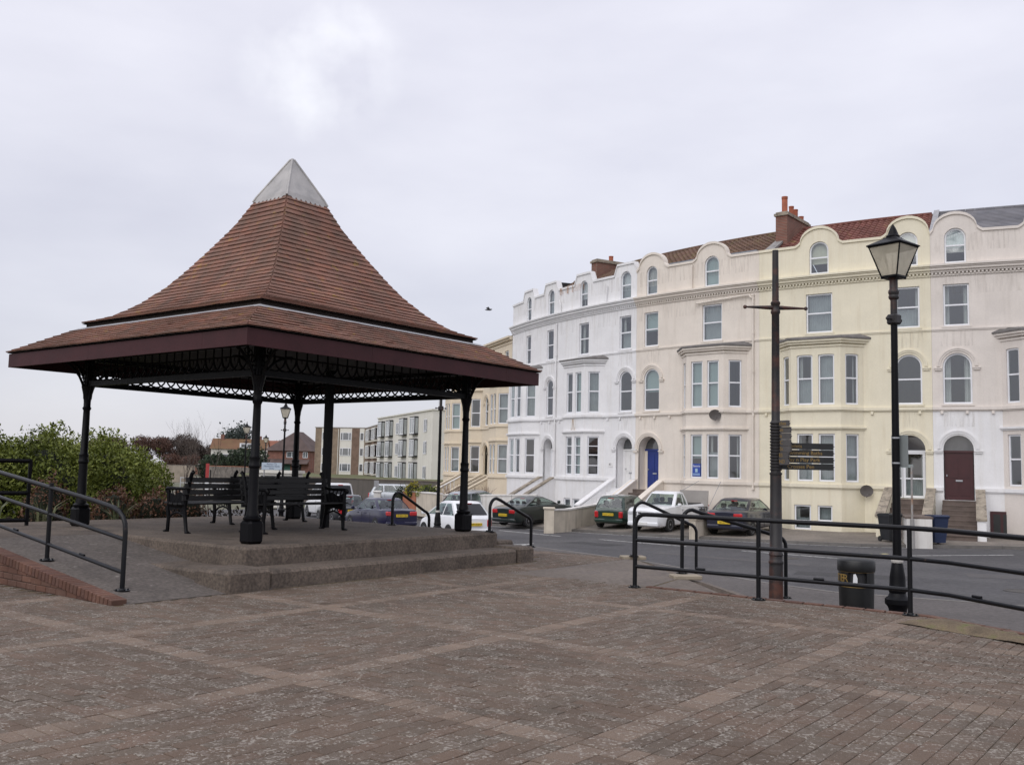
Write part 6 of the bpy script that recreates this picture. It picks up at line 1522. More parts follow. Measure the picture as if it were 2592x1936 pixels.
# brown brick flats
bb = brick_mat('brown_flat_brick', (0.27, 0.19, 0.12), (0.22, 0.15, 0.10), (0.24, 0.2, 0.16), 0.7)
bb2 = brick_mat('dark_red_flat_brick', (0.20, 0.115, 0.08), (0.17, 0.09, 0.065), (0.18, 0.14, 0.11), 0.7)
k_ = 1.5
t, mp, L_, org = box_building('three storey brown brick flats with white window panels behind the square post', 'building', 'brick_flats', (-33.8, 166), (-24.8, 164), 10, -0.3, 8, bb)
m = MB(); m.fn = mp; m.box(0, L_, -9, 0, -0.5, 7.85); m.build('wall', bb, t, origin=org)
m = MB(); m.fn = mp; m.box(-0.1, L_ + 0.1, -9.1, 0.12, 7.85, 8.0); m.build('roof', mat('flat_roof_edge', (0.35, 0.33, 0.31), 0.8), t, origin=org)
for x0, x1 in ((1.2, 2.9), (4.55, 6.75), (8.15, 9.0)):
    m = MB(); m.fn = mp; m.box(x0, x1, 0.0, 0.06, -0.2, 7.8); m.build('white_panel', flat_white, t, origin=org)
    for z in (0.45, 3.1, 5.75):
        mull = (x0 + (x1 - x0) * 0.25, x0 + (x1 - x0) * 0.75) if x1 - x0 > 1.5 else ()
        simple_window(t, org, mp, x0 + 0.08, x1 - 0.08, z, z + 1.35, mull, win_dark if x1 - x0 < 1 else win_grey, d=0.08)
m = MB(); m.tube([mp(4.3, 0.12, -0.3), mp(4.3, 0.12, 7.7)], 0.07, 6); m.build('downpipe', flat_white, t, origin=org)
m = MB(); m.fn = mp; m.box(6.75, 8.12, 0.0, 0.10, -0.3, 7.8); m.build('pilaster', bb2, t, origin=org)
t, mp, L_, org = box_building('smaller brown brick flats block angled between the white flats and the lawn', 'building', 'brick_flats', (-22.5, 150), (-16.5, 128), 8, -0.3, 8, bb2)
m = MB(); m.fn = mp; m.box(0, L_, -8, 0, -0.5, 7.3); m.build('wall', bb2, t, origin=org)
m = MB(); m.fn = mp; m.box(-0.1, L_ + 0.1, -8.1, 0.12, 7.3, 7.45); m.build('roof', MATS['flat_roof_edge'], t, origin=org)
for x0 in (2.0, 9.0, 16.0):
    for z in (0.4, 2.85, 5.3):
        w = simple_window(t, org, mp, x0, x0 + 4.2, z, z + 1.6, (x0 + 1.4, x0 + 2.8), win_light, d=0.45)
        m = MB(); m.fn = mp; m.box(x0 - 0.1, x0 + 4.3, 0.0, 0.42, z - 0.25, z - 0.02); m.box(x0 - 0.1, x0 + 4.3, 0, 0.42, z + 1.62, z + 1.75); m.build('bay_box', flat_white, w, origin=org)
# white flats with black framed bays
t, mp, L_, org = box_building('three storey white flats with black framed bay windows left of the sandy terrace', 'building', 'white_flats', (-17.2, 124.0), (-8.35, 102.0), 10, -0.3, 8, flat_white)
m = MB(); m.fn = mp; m.box(0, L_, -10, 0, -0.5, 7.55); m.build('wall', flat_white, t, origin=org)
m = MB(); m.fn = mp; m.box(-0.1, L_ + 0.1, -10.1, 0.15, 7.55, 7.7); m.build('roof', flat_white, t, origin=org)
blackf = mat('black_bay_frame', (0.015, 0.015, 0.017), 0.5)
for x0 in (1.6, 5.6, 11.8, 16.4):
    for z in (-0.05, 2.55, 5.05):
        w = simple_window(t, org, mp, x0, x0 + 1.9, z + 0.15, z + 1.95, (x0 + 0.95,), win_light, None, d=0.42)
        m = MB(); m.fn = mp; m.box(x0 - 0.1, x0 + 2.0, 0.0, 0.44, z + 1.97, z + 2.07); m.build('bay_top', blackf, w, origin=org); m = MB(); m.fn = mp; m.box(x0 - 0.1, x0 + 2.0, 0, 0.44, z + 0.03, z + 0.13); m.build('bay_sill', blackf, w, origin=org); m = MB(); m.fn = mp; m.box(x0 + 1.91, x0 + 1.99, 0, 0.44, z + 0.14, z + 1.96); m.build('bay_side', blackf, w, origin=org)
        m = MB(); m.poly([mp(x0 + 2.0, dd, zz) for dd, zz in ((0.05, z + 0.2), (0.38, z + 0.2), (0.38, z + 1.9), (0.05, z + 1.9))]); m.build('side_pane', win_light, w, origin=org)
for x0 in (9.0, 20.6):
    for z in (0.2, 2.9, 5.3): simple_window(t, org, mp, x0, x0 + 1.2, z, z + 1.4, (x0 + 0.6,), win_grey, d=0.02)
m = MB(); m.tube([mp(19.5, -2, 7.7), mp(19.5, -2, 9.0)], 0.025, 5); m.tube([mp(19.2, -2, 8.8), mp(20.4, -2, 8.8)], 0.02, 5); m.tube([mp(19.3, -2, 8.55), mp(20.1, -2, 8.55)], 0.02, 5); m.build('aerial', flash_m, t, origin=org)
# red brick house with hipped roof
rbk = brick_mat('deep_red_house_brick', (0.25, 0.06, 0.04), (0.20, 0.05, 0.035), (0.22, 0.15, 0.12), 0.6)
hip_m = palette_mat('brown_hipped_tiles', [(0.10, 0.075, 0.07), (0.12, 0.08, 0.07)], 0.85, ((0.18, 0.13, 0.04), 0.8, 0.95, 1.1, 0.2, 0.6), None, bump=0.2, var=0.25, vscale=0.6)
t, mp, L_, org = box_building('red brick house with brown hipped roof behind the back column', 'building', 'brick_house', (-50.5, 200), (-41.5, 198), 9, -0.3, 5, rbk)
m = MB(); m.fn = mp; m.box(0, L_, -8, 0, -0.5, 4.3); m.build('wall', rbk, t, origin=org)
m = MB(); m.fn = mp; e = 0.6; m.add([(-e, e, 4.2), (L_ + e, e, 4.2), (L_ + e, -8.6, 4.2), (-e, -8.6, 4.2), (L_ / 2 + 0.4, -2.2, 8.3), (L_ / 2 + 0.4, -6, 8.3)], ((0, 1, 4), (1, 2, 5, 4), (2, 3, 5), (3, 0, 4, 5), (3, 2, 1, 0))); m.build('roof', hip_m, t, origin=org)
m = MB(); m.fn = mp; m.add([(-0.3, 1.4, 1.6), (L_ + 0.3, 1.4, 1.6), (L_ + 0.3, 0, 2.5), (-0.3, 0, 2.5), (-0.3, 1.4, 1.5), (L_ + 0.3, 1.4, 1.5)], ((0, 1, 2, 3), (4, 5, 1, 0))); m.build('lean_to_roof', hip_m, t, origin=org)
for x0, x1 in ((4.3, 6.6), (7.9, 9.0)): simple_window(t, org, mp, x0, x1, 2.8, 4.0, ((x0 + x1) / 2,), win_grey, d=0.05)
for x0, x1, mm in ((3.6, 5.2, mat('green_garage_door', (0.06, 0.16, 0.13), 0.6)), (5.8, 7.6, dark_wood), (0.8, 2.8, mat('pale_garage_door', (0.3, 0.36, 0.36), 0.6))):
    m = MB(); m.fn = mp; m.box(x0, x1, 0.0, 0.06, -0.4, 1.45); m.build('garage_door', mm, t, origin=org)
# houses on the rise
def hill_house(label, x, y, w, z0, he, hr, wm, rm_, rz, grp='houses on the far rise'):
    t = thing('cottage', label, 'house', (x, y, z0), rz, grp)
    m = MB(); m.box(-w / 2, w / 2, 0, 7, -2, he); m.prism([(0, he), (7, he), (3.5, hr)], -w / 2 + 0.01, w / 2 - 0.01, 'x'); m.build('wall', wm, t)
    m = MB(); m.add([(-w / 2 - 0.3, -0.5, he - 0.2), (w / 2 + 0.3, -0.5, he - 0.2), (w / 2 + 0.3, 3.5, hr + 0.08), (-w / 2 - 0.3, 3.5, hr + 0.08), (w / 2 + 0.3, 7.5, he - 0.2), (-w / 2 - 0.3, 7.5, he - 0.2)], ((0, 1, 2, 3), (3, 2, 4, 5))); r_ = m.build('roof', rm_, t)
    m = MB(); m.box(-w * 0.34 - 0.4, -w * 0.34 + 0.4, 3, 3.8, hr - 1, hr + 1.1); m.build('chimney', rbk, r_)
    m = MB(); m.box(w * 0.02, w * 0.36, -0.35, 1.5, he + 0.1, he + 1.3); dd = m.build('dormer', white_pvc, r_)
    for a in (0.05, 0.16, 0.27):
        m = MB(); m.box(w * a, w * (a + 0.08), -0.38, -0.34, he + 0.3, he + 1.1); m.build('pane', win_dark, dd)
    for a in (-0.3, 0.1):
        m = MB(); m.box(w * a, w * (a + 0.2), -0.06, 0.02, 1.0, 2.2); ww = m.build('window', white_pvc, t)
        m = MB(); m.box(w * a + 0.1, w * (a + 0.2) - 0.1, -0.07, -0.055, 1.1, 2.1); m.build('pane', win_dark, ww)
    return t
ochre_r = palette_mat('ochre_lichened_tiles', [(0.17, 0.105, 0.055), (0.15, 0.09, 0.05)], 0.85, ((0.16, 0.08, 0.05), 0.5, 0.6, 0.8, 0.2, 0.7), None, bump=0.1, var=0.25, vscale=0.4)
pink_r = palette_mat('faded_pink_tiles', [(0.28, 0.12, 0.08), (0.24, 0.11, 0.08)], 0.85, None, None, bump=0.1, var=0.2, vscale=0.5)
hill_house('cream cottage with ochre lichened roof and white dormer among dark trees', -66.5, 235, 13, 1.4, 3.6, 5.9, flat_white, ochre_r, R(8))
hill_house('cream house with faded pink roof behind the farthest lamp post', -58.5, 240, 14, -1.0, 4.8, 8.2, flat_white, pink_r, R(4))
hill_house('small house with dull red roof deep among the bare trees', -84, 255, 12, -1.2, 3.2, 5.8, rbk, pink_r, R(-6))
# lawn in front of the flats, raised ground
lw = MB(); lw.add([(-25, 88.6, 0.28), (-14, 82.6, 0.30), (-4, 74.6, 0.32), (10, 100, 0.2), (10, 200, -0.25), (-60, 215, -0.3), (-34, 140, -0.1)], ((0, 1, 2, 3), (0, 3, 4, 5), (0, 5, 6)))
struct(lw.build('lawn', mat('lawn_grass', (0.085, 0.095, 0.028), 0.95, 0.3, 0.3, bump=0.3, bscale=20, col2=(0.13, 0.115, 0.05), c2pos=(0.45, 0.65))))
# stone sea wall pieces, rails
stw = mat('grey_rubble_stone', (0.17, 0.15, 0.13), 0.9, 0.35, 1.5, col2=(0.10, 0.09, 0.08), c2pos=(0.45, 0.6))
wall_run('stone_wall', 'grey stone wall with orange tile coping seen behind the left bench', 'wall', [(-47, 150), (-38.5, 142), (-35, 138)], 2.5, 0.6, stw, lambda x, y: -1.6, wallo)
wall_run('stone_wall', 'pale stone wall at the foot of the wooded rise beside the hedge', 'wall', [(-74, 170), (-50, 152)], 2.6, 0.6, mat('pale_sandy_wall', (0.26, 0.22, 0.175), 0.9, 0.3, 0.8), lambda x, y: -1.7, stw)
t = thing('promenade_rail', 'thin pale promenade railing beyond the benches', 'railing', (-27.1, 80, -1.5)); o = t.location
rm2 = mat('pale_grey_rail_paint', (0.42, 0.43, 0.45), 0.5)
A, B = Vector((-27.5, 80.5)), Vector((-20.6, 79.0))
for z in (1.66, 1.25, 0.8): 
    m = MB(); m.tube([(A.x - o.x, A.y - o.y, z), (B.x - o.x, B.y - o.y, z)], 0.035, 5); m.build('bar', rm2, t)
for k in range(10):
    p = A.lerp(B, k / 9); m = MB(); m.tube([(p.x - o.x, p.y - o.y, 0), (p.x - o.x, p.y - o.y, 1.72)], 0.045, 5); m.build('post', rm2, t)
t = thing('access_sign', 'pale blue rectangular access sign on posts under the bandstand', 'sign', (-15.6, 63, -1.5))
m = MB(); m.box(-0.66, 0.66, -0.03, 0.03, 2.60, 3.06); bo = m.build('board', mat('pale_blue_sign', (0.42, 0.49, 0.56), 0.5, 0.04), t)
for k, s in enumerate(('Access To', 'Maddocks Slade', 'Only')): text(s, 0.16, mat('navy_ink', (0.03, 0.05, 0.12), 0.6), t, (0, -0.034, 2.97 - k * 0.145), (R(90), 0, 0))
for x in (-0.5, 0.5):
    m = MB(); m.tube([(x, 0.05, 0), (x, 0.05, 3.0)], 0.04, 6); m.build('post', flash_m, t)
t = thing('kiosk', 'small cream kiosk with a dark window strip below the access sign', 'kiosk', (-17.9, 69, -1.6), R(-5))
m = MB(); m.box(-0.1, 2.5, 0, 2, 0, 2.42); m.build('body', flat_white, t); m = MB(); m.box(-0.25, 2.65, -0.15, 2.1, 2.42, 2.62); m.build('roof', flat_white, t)
for x in (0.05, 1.2):
    m = MB(); m.box(x, x + 1.1, -0.03, 0.0, 1.55, 2.25); m.build('window', win_dark, t)
t = thing('marker_post', 'red and white notice post beyond the left bench', 'post', (-22.0, 70, -1.55))
for nm, x, z0, z1, mm in (('board', 0.0, 1.7, 2.95, mat('red_notice', (0.33, 0.03, 0.03), 0.5)), ('lower_board', 0.0, 0.3, 1.7, white_ink)):
    m = MB(); m.box(-0.12, 0.12, -0.02, 0.02, z0, z1); m.build(nm, mm, t)
for x in (-0.24, 0.2):
    m = MB(); m.box(x, x + 0.06, -0.03, 0.03, 0, 2.5); m.build('post', black_iron, t)
t = thing('sign_pole', 'plain thin grey pole in front of the retaining wall', 'pole', (-8.3, 60, -1.5))
m = MB(); m.tube([(0, 0, 0), (0, 0, 1.95)], 0.035, 6); m.build('pole', flash_m, t); m = MB(); m.box(-0.15, 0.15, -0.02, 0.0, 1.7, 2.1); m.build('plate', flash_m, t)
# iron stair rail of the end house
t = thing('stair_rail', 'thin pale sloping stair rail beside the planters', 'railing', (-5.6, 70, -1.2))
m = MB(); m.tube([(0, -3, 0.9), (2.0, -3.4, 2.0), (2.9, -3.5, 2.6)], 0.035, 5)
for k in range(8): m.tube([(0.25 * k, -3 - 0.05 * k, -0.3), (0.25 * k, -3 - 0.05 * k, 0.9 + 0.137 * k)], 0.02, 4)
m.build('rail', white_pvc, t)

# ================================================================== planting
def leaves(n, sampler, size, asp=0.5, up=0.4, seed=0, jit=0.35):
    """n leaf shaped quads at sampled points"""
    g = np.random.default_rng(seed); P = sampler(g, n); n = len(P)
    d = g.normal(size=(n, 3)); d[:, 2] = np.abs(d[:, 2]) * 0.5 + up; d /= np.linalg.norm(d, axis=1)[:, None]
    r = g.normal(size=(n, 3)); s = np.cross(d, r); s /= np.linalg.norm(s, axis=1)[:, None]
    sz = size * (1 + g.normal(size=n) * jit).clip(0.4, 2)[:, None]
    a = P; b = P + d * sz * 0.5 + s * sz * asp * 0.5; c = P + d * sz; e = P + d * sz * 0.5 - s * sz * asp * 0.5
    V = np.stack([a, b, c, e], 1).reshape(-1, 3); F_ = np.arange(n * 4).reshape(-1, 4)
    return V, F_
def mesh_np(name, V, F_, m, parent, kind=None):
    me = bpy.data.meshes.new(name); me.from_pydata(V.tolist(), [], F_.tolist()); me.materials.append(m); return link(name, me, parent, kind)
hedge_leaf = leaf_mat('glossy_hedge_leaf', [(0.045, 0.06, 0.012), (0.105, 0.13, 0.02), (0.155, 0.185, 0.03), (0.23, 0.255, 0.055)])
dead_leaf = leaf_mat('russet_dead_leaf', [(0.06, 0.034, 0.022), (0.125, 0.062, 0.038), (0.185, 0.09, 0.052)])
twig_m = mat('grey_brown_twig', (0.07, 0.055, 0.045), 0.9, 0.2, 3)
def shrub_sampler(cx, cy, rx, ry, z0, z1, shell=0.68):
    def f(g, n):
        k = int(n * 1.0); d = g.normal(size=(k, 3)); d /= np.linalg.norm(d, axis=1)[:, None]; r = (shell + (1 - shell) * g.random(k) ** 0.6)
        lump = 1 + 0.14 * np.sin(d[:, 0] * 7 + cx * 3) * np.cos(d[:, 2] * 6 + cy) + 0.08 * np.sin(d[:, 1] * 13 + cx)
        P = d * (r * lump)[:, None] * np.array([rx, ry, (z1 - z0) * 0.62]); P += np.array([cx, cy, z0 + (z1 - z0) * 0.40]); P = P[P[:, 2] > z0]
        return P
    return f
def shrub(name, label, cat, cx, cy, rx, ry, z0, z1, n, size, lm, seed, group=None, spikes=0, core=True):
    t = thing(name, label, cat, (cx, cy, z0), 0, group)
    V, F_ = leaves(n, shrub_sampler(0, 0, rx, ry, 0, z1 - z0), size, 0.55, 0.5, seed)
    if spikes:      # upright shoots standing above the clipped line
        g = np.random.default_rng(seed + 99); VV = [V]; FF = [F_]; o = len(V)
        for k in range(spikes):
            a = g.uniform(-0.92, 0.92); b = g.uniform(-0.6, 0.6); zz = (z1 - z0) * (0.86 + 0.1 * math.cos(a)) ; hh = g.uniform(0.08, 0.38)
            def sp(gg, nn, a=a, b=b, zz=zz, hh=hh): 
                q = gg.random(nn); return np.stack([a * rx + gg.normal(size=nn) * 0.03, b * ry + gg.normal(size=nn) * 0.03, zz - 0.15 + q * (hh + 0.15)], 1)
            v2, f2 = leaves(24, sp, size * 0.9, 0.5, 0.6, seed * 50 + k); VV.append(v2); FF.append(f2 + o); o += len(v2)
        V, F_ = np.concatenate(VV), np.concatenate(FF)
    mesh_np('foliage', V, F_, lm, t, 'stuff')
    m = MB()
    g = random.Random(seed)
    for k in range(9):
        a = g.uniform(0, 6.28); q = g.uniform(0.1, 0.5); m.tube([(rx * q * 0.5 * math.cos(a), ry * q * 0.5 * math.sin(a), 0), (rx * q * math.cos(a), ry * q * math.sin(a), (z1 - z0) * 0.4), (rx * q * 1.6 * math.cos(a), ry * q * 1.6 * math.sin(a), (z1 - z0) * 0.75)], [0.025, 0.018, 0.008], 5)
    m.build('stem', twig_m, t)
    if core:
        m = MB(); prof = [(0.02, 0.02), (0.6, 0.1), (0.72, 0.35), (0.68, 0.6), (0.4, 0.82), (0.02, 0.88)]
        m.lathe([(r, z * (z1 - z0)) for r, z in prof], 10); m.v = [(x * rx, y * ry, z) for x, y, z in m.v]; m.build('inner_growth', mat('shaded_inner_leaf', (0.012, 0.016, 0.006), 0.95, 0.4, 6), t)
    return t
hgp = 'glossy green hedge shrubs behind the bandstand'
HS = [(-11.9, 18.0, 1.5, 1.1, 2.15, 'big green hedge shrub cut by the left picture edge'), (-10.5, 18.5, 1.35, 1.1, 2.08, 'broad green hedge shrub behind the square guard rail'), (-9.45, 19.3, 1.3, 1.1, 2.05, 'green hedge shrub directly behind the left bandstand column'), (-8.8, 20.4, 1.15, 1.1, 2.0, 'green hedge shrub right of the left column above the russet bushes'), (-8.9, 22.2, 1.1, 1.1, 1.72, 'lower green shrub at the right end of the hedge by the bench')]
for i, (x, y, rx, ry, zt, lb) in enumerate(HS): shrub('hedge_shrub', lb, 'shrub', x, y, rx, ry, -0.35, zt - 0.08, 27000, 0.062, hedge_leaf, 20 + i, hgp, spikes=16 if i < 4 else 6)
dg = 'russet dried bushes along the platform edge'
for i, (x, y, rx, zt, lb) in enumerate(((-7.35, 17.9, 0.42, 0.98, 'russet dried bush just right of the left column base'), (-6.8, 18.5, 0.42, 0.93, 'russet dried bush between the left column and the bench'), (-6.45, 19.3, 0.42, 1.0, 'russet dried bush behind the end of the left bench'), (-8.35, 17.4, 0.4, 1.15, 'brown dried bush hidden behind the left column'))):
    shrub('dried_bush', lb, 'bush', x, y, rx, rx, 0.0, zt, 2300, 0.05, dead_leaf, 60 + i, dg)
# strap leaved plant and dark undergrowth by the guard rail
strap = leaf_mat('strap_leaf', [(0.03, 0.045, 0.02), (0.09, 0.10, 0.045), (0.2, 0.2, 0.11)])
for i, (x, y, lb) in enumerate(((-8.7, 16.3, 'spiky strap leaved plant below the guard rail'), (-8.05, 16.7, 'spiky strap leaved plant left of the left column base'), (-7.0, 17.3, 'spiky strap leaved plant right of the left column base'))):
    t = thing('strap_leaf_plant', lb, 'plant', (x, y, 0.1), 0, 'strap leaved plants'); g = random.Random(i); m = MB()
    for k in range(26):
        a = g.uniform(0, 6.28); l = g.uniform(0.5, 0.95); ln = g.uniform(0.15, 0.6); w = 0.016
        p = [(0.05 * math.cos(a), 0.05 * math.sin(a), 0), (l * ln * 0.5 * math.cos(a), l * ln * 0.5 * math.sin(a), l * 0.6), (l * ln * math.cos(a), l * ln * math.sin(a), l * (0.95 - ln * 0.4))]
        n_ = (-math.sin(a) * w, math.cos(a) * w)
        m.add([(p[0][0] - n_[0], p[0][1] - n_[1], 0), (p[0][0] + n_[0], p[0][1] + n_[1], 0), (p[1][0] + n_[0], p[1][1] + n_[1], p[1][2]), (p[1][0] - n_[0], p[1][1] - n_[1], p[1][2]), p[2]], ((0, 1, 2, 3), (3, 2, 4)))
    m.build('leaf_blades', strap, t, kind='stuff')
ug = MB()
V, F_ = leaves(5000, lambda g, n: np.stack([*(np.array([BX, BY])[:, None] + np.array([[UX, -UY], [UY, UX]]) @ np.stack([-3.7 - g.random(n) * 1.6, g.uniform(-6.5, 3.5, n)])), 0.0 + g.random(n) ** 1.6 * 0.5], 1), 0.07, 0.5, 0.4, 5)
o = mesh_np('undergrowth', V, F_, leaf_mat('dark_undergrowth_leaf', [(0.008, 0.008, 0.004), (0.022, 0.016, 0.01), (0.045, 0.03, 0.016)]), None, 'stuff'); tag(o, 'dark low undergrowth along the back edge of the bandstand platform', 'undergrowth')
soil = sheet([W(-3.58, 4.4)[:2], W(-3.58, -7)[:2], W(-9, -9)[:2], W(-14, 6)[:2], W(-6, 8)[:2]], lambda x, y: -0.35 + 0.5 * clampf(1.0 - (-3.58 - UVof(x, y)[0]) / 1.5, 0, 1), 0.7)
struct(soil.build('planting_bed', mat('dark_planting_soil', (0.03, 0.024, 0.018), 0.95, 0.3, 3, bump=0.5, bscale=30)))
# branching trees
def branch(m, p, d, l, r, depth, g, spread, gather=None, ends=None):
    n = 3; pts = [p]; rs = [r]; q = Vector(p); dd = Vector(d)
    for k in range(n):
        dd = (dd + Vector((g.gauss(0, 0.10), g.gauss(0, 0.10), g.gauss(0.03, 0.06)))).normalized(); q = q + dd * l / n; pts.append(tuple(q)); rs.append(r * (1 - 0.45 * (k + 1) / n))
    m.tube(pts, rs, 5 if depth > 1 else 4, cap=False)
    if depth == 0:
        if ends is not None: ends.append(q)
        return
    for k in range(g.choice((2, 3, 3))):
        a = Vector((g.gauss(0, spread), g.gauss(0, spread), g.gauss(0.15, spread * 0.6))); branch(m, tuple(pts[g.choice((2, 3, 3))]), (dd + a).normalized(), l * g.uniform(0.6, 0.8), r * 0.5, depth - 1, g, spread, gather, ends)
def tree(name, label, cat, loc, h, r, depth, seed, group, spread=0.55, lm=None, nleaf=0, lsize=0.3, lean=(0, 0), crown_r=0.0, bark=None):
    t = thing(name, label, cat, loc, 0, group); g = random.Random(seed); m = MB(); ends = []
    branch(m, (0, 0, 0), (lean[0], lean[1], 1), h * 0.4, r, depth, g, spread, None, ends)
    zmax = max((e.z for e in ends), default=h); k = h / max(zmax, 0.1); m.v = [(x * k, y * k, z * k) for x, y, z in m.v]; ends = [e * k for e in ends]
    m.build('trunk', bark or twig_m, t)
    if lm is not None and nleaf:
        E_ = np.array([tuple(e) for e in ends])
        def smp(gg, n): 
            q = E_[gg.integers(0, len(E_), n)]; return q + gg.normal(size=(n, 3)) * crown_r
        V, F_ = leaves(nleaf, smp, lsize, 0.6, 0.25, seed); mesh_np('crown', V, F_, lm, t, 'stuff')
    return t
tree('sapling', 'slender bare sapling at the left picture edge', 'tree', (-9.1, 17.0, -0.2), 2.75, 0.03, 4, 5, 'bare saplings', 0.4, bark=mat('pale_bark', (0.2, 0.16, 0.12), 0.9))
tree('sapling', 'bare sapling standing above the hedge right of the left column', 'tree', (-9.0, 26.0, -0.8), 3.5, 0.03, 5, 8, 'bare saplings', 0.3)
tree('sapling', 'taller bare sapling above the right end of the hedge', 'tree', (-8.9, 29.0, -0.9), 4.0, 0.035, 5, 12, 'bare saplings', 0.3)
far_brown = leaf_mat('hazy_brown_twigs', [(0.07, 0.055, 0.05), (0.10, 0.078, 0.068), (0.14, 0.11, 0.09)], 0.9)
far_red = leaf_mat('reddish_bare_twigs', [(0.07, 0.042, 0.034), (0.11, 0.062, 0.048), (0.15, 0.085, 0.062)], 0.9)
far_green = leaf_mat('far_evergreen_leaf', [(0.012, 0.02, 0.014), (0.03, 0.045, 0.026), (0.05, 0.07, 0.035)], 0.8)
far_blue = leaf_mat('bluish_pine_needles', [(0.022, 0.033, 0.032), (0.045, 0.06, 0.055), (0.07, 0.085, 0.07)], 0.8)
tg = 'trees on the far wooded rise'
TR = [(-96, 225, 9.5, far_red, 2.2, 'reddish bare tree at the far left of the wooded rise'), (-88, 232, 10.0, far_red, 2.4, 'reddish bare tree behind the hedge end'), (-83, 238, 10.6, far_brown, 2.4, 'brown wind swept tree with the highest rounded crown on the rise'), (-78, 245, 9.6, far_brown, 2.3, 'grey brown bare tree left of the pine'), (-74, 250, 9.6, far_brown, 2.3, 'grey brown bare tree beside the pine'), (-71, 240, 6.2, far_brown, 1.9, 'low olive tree in front of the ochre cottage'), (-102, 215, 8.2, far_red, 2.2, 'low reddish tree behind the hedge top'),
      (-76, 225, 5.2, far_red, 1.7, 'small russet thicket at the foot of the rise'), (-62, 262, 10.2, far_brown, 2.2, 'bare tree top behind the pink roofed house')]
def dome_tree(label, x, y, h, lm, core_col, rx, seed):
    t = thing('tree', label, 'tree', (x, y, -2), 0, tg); g = random.Random(seed); m = MB(); ends = []
    branch(m, (0, 0, 0), (0, 0, 1), h * 0.38, 0.25, 3, g, 0.5, None, ends); zz = max(e.z for e in ends); k = h * 0.98 / zz; m.v = [(a * k, b * k, c * k) for a, b, c in m.v]; m.build('trunk', twig_m, t)
    def smp(gg, n):
        C_ = []
        for q in range(9): C_.append((gg.uniform(-0.75, 0.75) * rx, gg.uniform(-0.6, 0.6) * rx, h * gg.uniform(0.45, 0.80), rx * gg.uniform(0.3, 0.5)))
        C_ = np.array(C_); i = gg.integers(0, len(C_), n); d = gg.normal(size=(n, 3)); d /= np.linalg.norm(d, axis=1)[:, None]
        return C_[i, :3] + d * (C_[i, 3] * (0.55 + 0.45 * gg.random(n)))[:, None] * np.array([1.15, 1.15, 0.8])
    V, F_ = leaves(9000, smp, 0.55, 0.22, 0.45, seed); mesh_np('crown', V, F_, lm, t, 'stuff')
for i, (x, y, h, lm, cr, lb) in enumerate(TR): dome_tree(lb, x, y, h, lm, None, cr * 2.3, 100 + i)
tree('pine_tree', 'dark blue green pine with ragged top above the cottage', 'tree', (-70.5, 244, -2), 11.5, 0.35, 4, 131, tg, 0.55, far_blue, 3600, 0.5, lean=(0.15, 0), crown_r=1.0)
for i, (x, y, h, lb) in enumerate(((-53.5, 190, 5.4, 'dark evergreen bush right of the ochre cottage'), (-57, 186, 4.2, 'dark evergreen bush below the ochre cottage'), (-50.5, 188, 5.8, 'tall dark evergreen beside the far lamp post'), (-82, 210, 3.2, 'clipped green bush on the pale wall'))):
    shrub('evergreen_bush', lb, 'bush', x, y, 3.4, 3.0, -1.8, h - 1.2, 3000, 0.42, far_green, 150 + i, 'evergreen bushes on the rise')
# shrubs in the planters
yel = leaf_mat('yellow_shrub_leaf', [(0.08, 0.075, 0.012), (0.25, 0.22, 0.02), (0.4, 0.34, 0.04)])
shrub('planter_shrub', 'bright yellow green shrub on the planter wall', 'shrub', -5.55, 55.6, 0.55, 0.45, -0.3, 0.62, 700, 0.09, yel, 200, 'planter shrubs')
shrub('planter_shrub', 'dark green straggling shrub right of the yellow one', 'shrub', -4.6, 54.6, 0.75, 0.5, -0.3, 0.5, 900, 0.09, hedge_leaf, 201, 'planter shrubs')
shrub('planter_shrub', 'dark ivy covered pillar left of the orange planter', 'shrub', -6.45, 57, 0.45, 0.4, -1.2, 0.35, 700, 0.1, far_green, 202, 'planter shrubs')
for i, (x, y, lb) in enumerate(((-1.7, 58.6, 'bare reddish shrub against the sandy cream wall'), (-3.8, 62.5, 'bare brown shrub beside the sandy stair wall'))):
    t = thing('bare_shrub', lb, 'shrub', (x, y, -0.8), 0, 'bare shrubs by the sandy houses'); g = random.Random(i); m = MB()
    for k in range(16):
        a = g.uniform(0, 6.28); branch(m, (0.15 * math.cos(a), 0.15 * math.sin(a), 0), (0.5 * math.cos(a), 0.5 * math.sin(a), 1), 0.62, 0.016, 2, g, 0.4)
    m.build('stem', mat('reddish_twig', (0.12, 0.06, 0.045), 0.9), t)
# gull
t = thing('gull', 'tiny bird flying in the sky left of the white houses', 'bird', (-1.45, 55, 10.65))
m = MB(); m.tube([(-0.22, 0, 0), (-0.08, 0, 0.02), (0.1, 0, 0.02), (0.2, 0, 0.05)], [0.01, 0.06, 0.06, 0.02], 6)
m.add([(-0.05, 0, 0.03), (0.1, 0, 0.03), (0.0, -0.3, 0.14), (-0.15, -0.6, 0.02)], ((0, 1, 2), (0, 2, 3))); m.add([(-0.05, 0, 0.03), (0.1, 0, 0.03), (0.0, 0.3, 0.14), (-0.15, 0.6, 0.02)], ((0, 1, 2), (0, 2, 3)))
m.build('body', mat('grey_feathers', (0.15, 0.15, 0.16), 0.8), t)
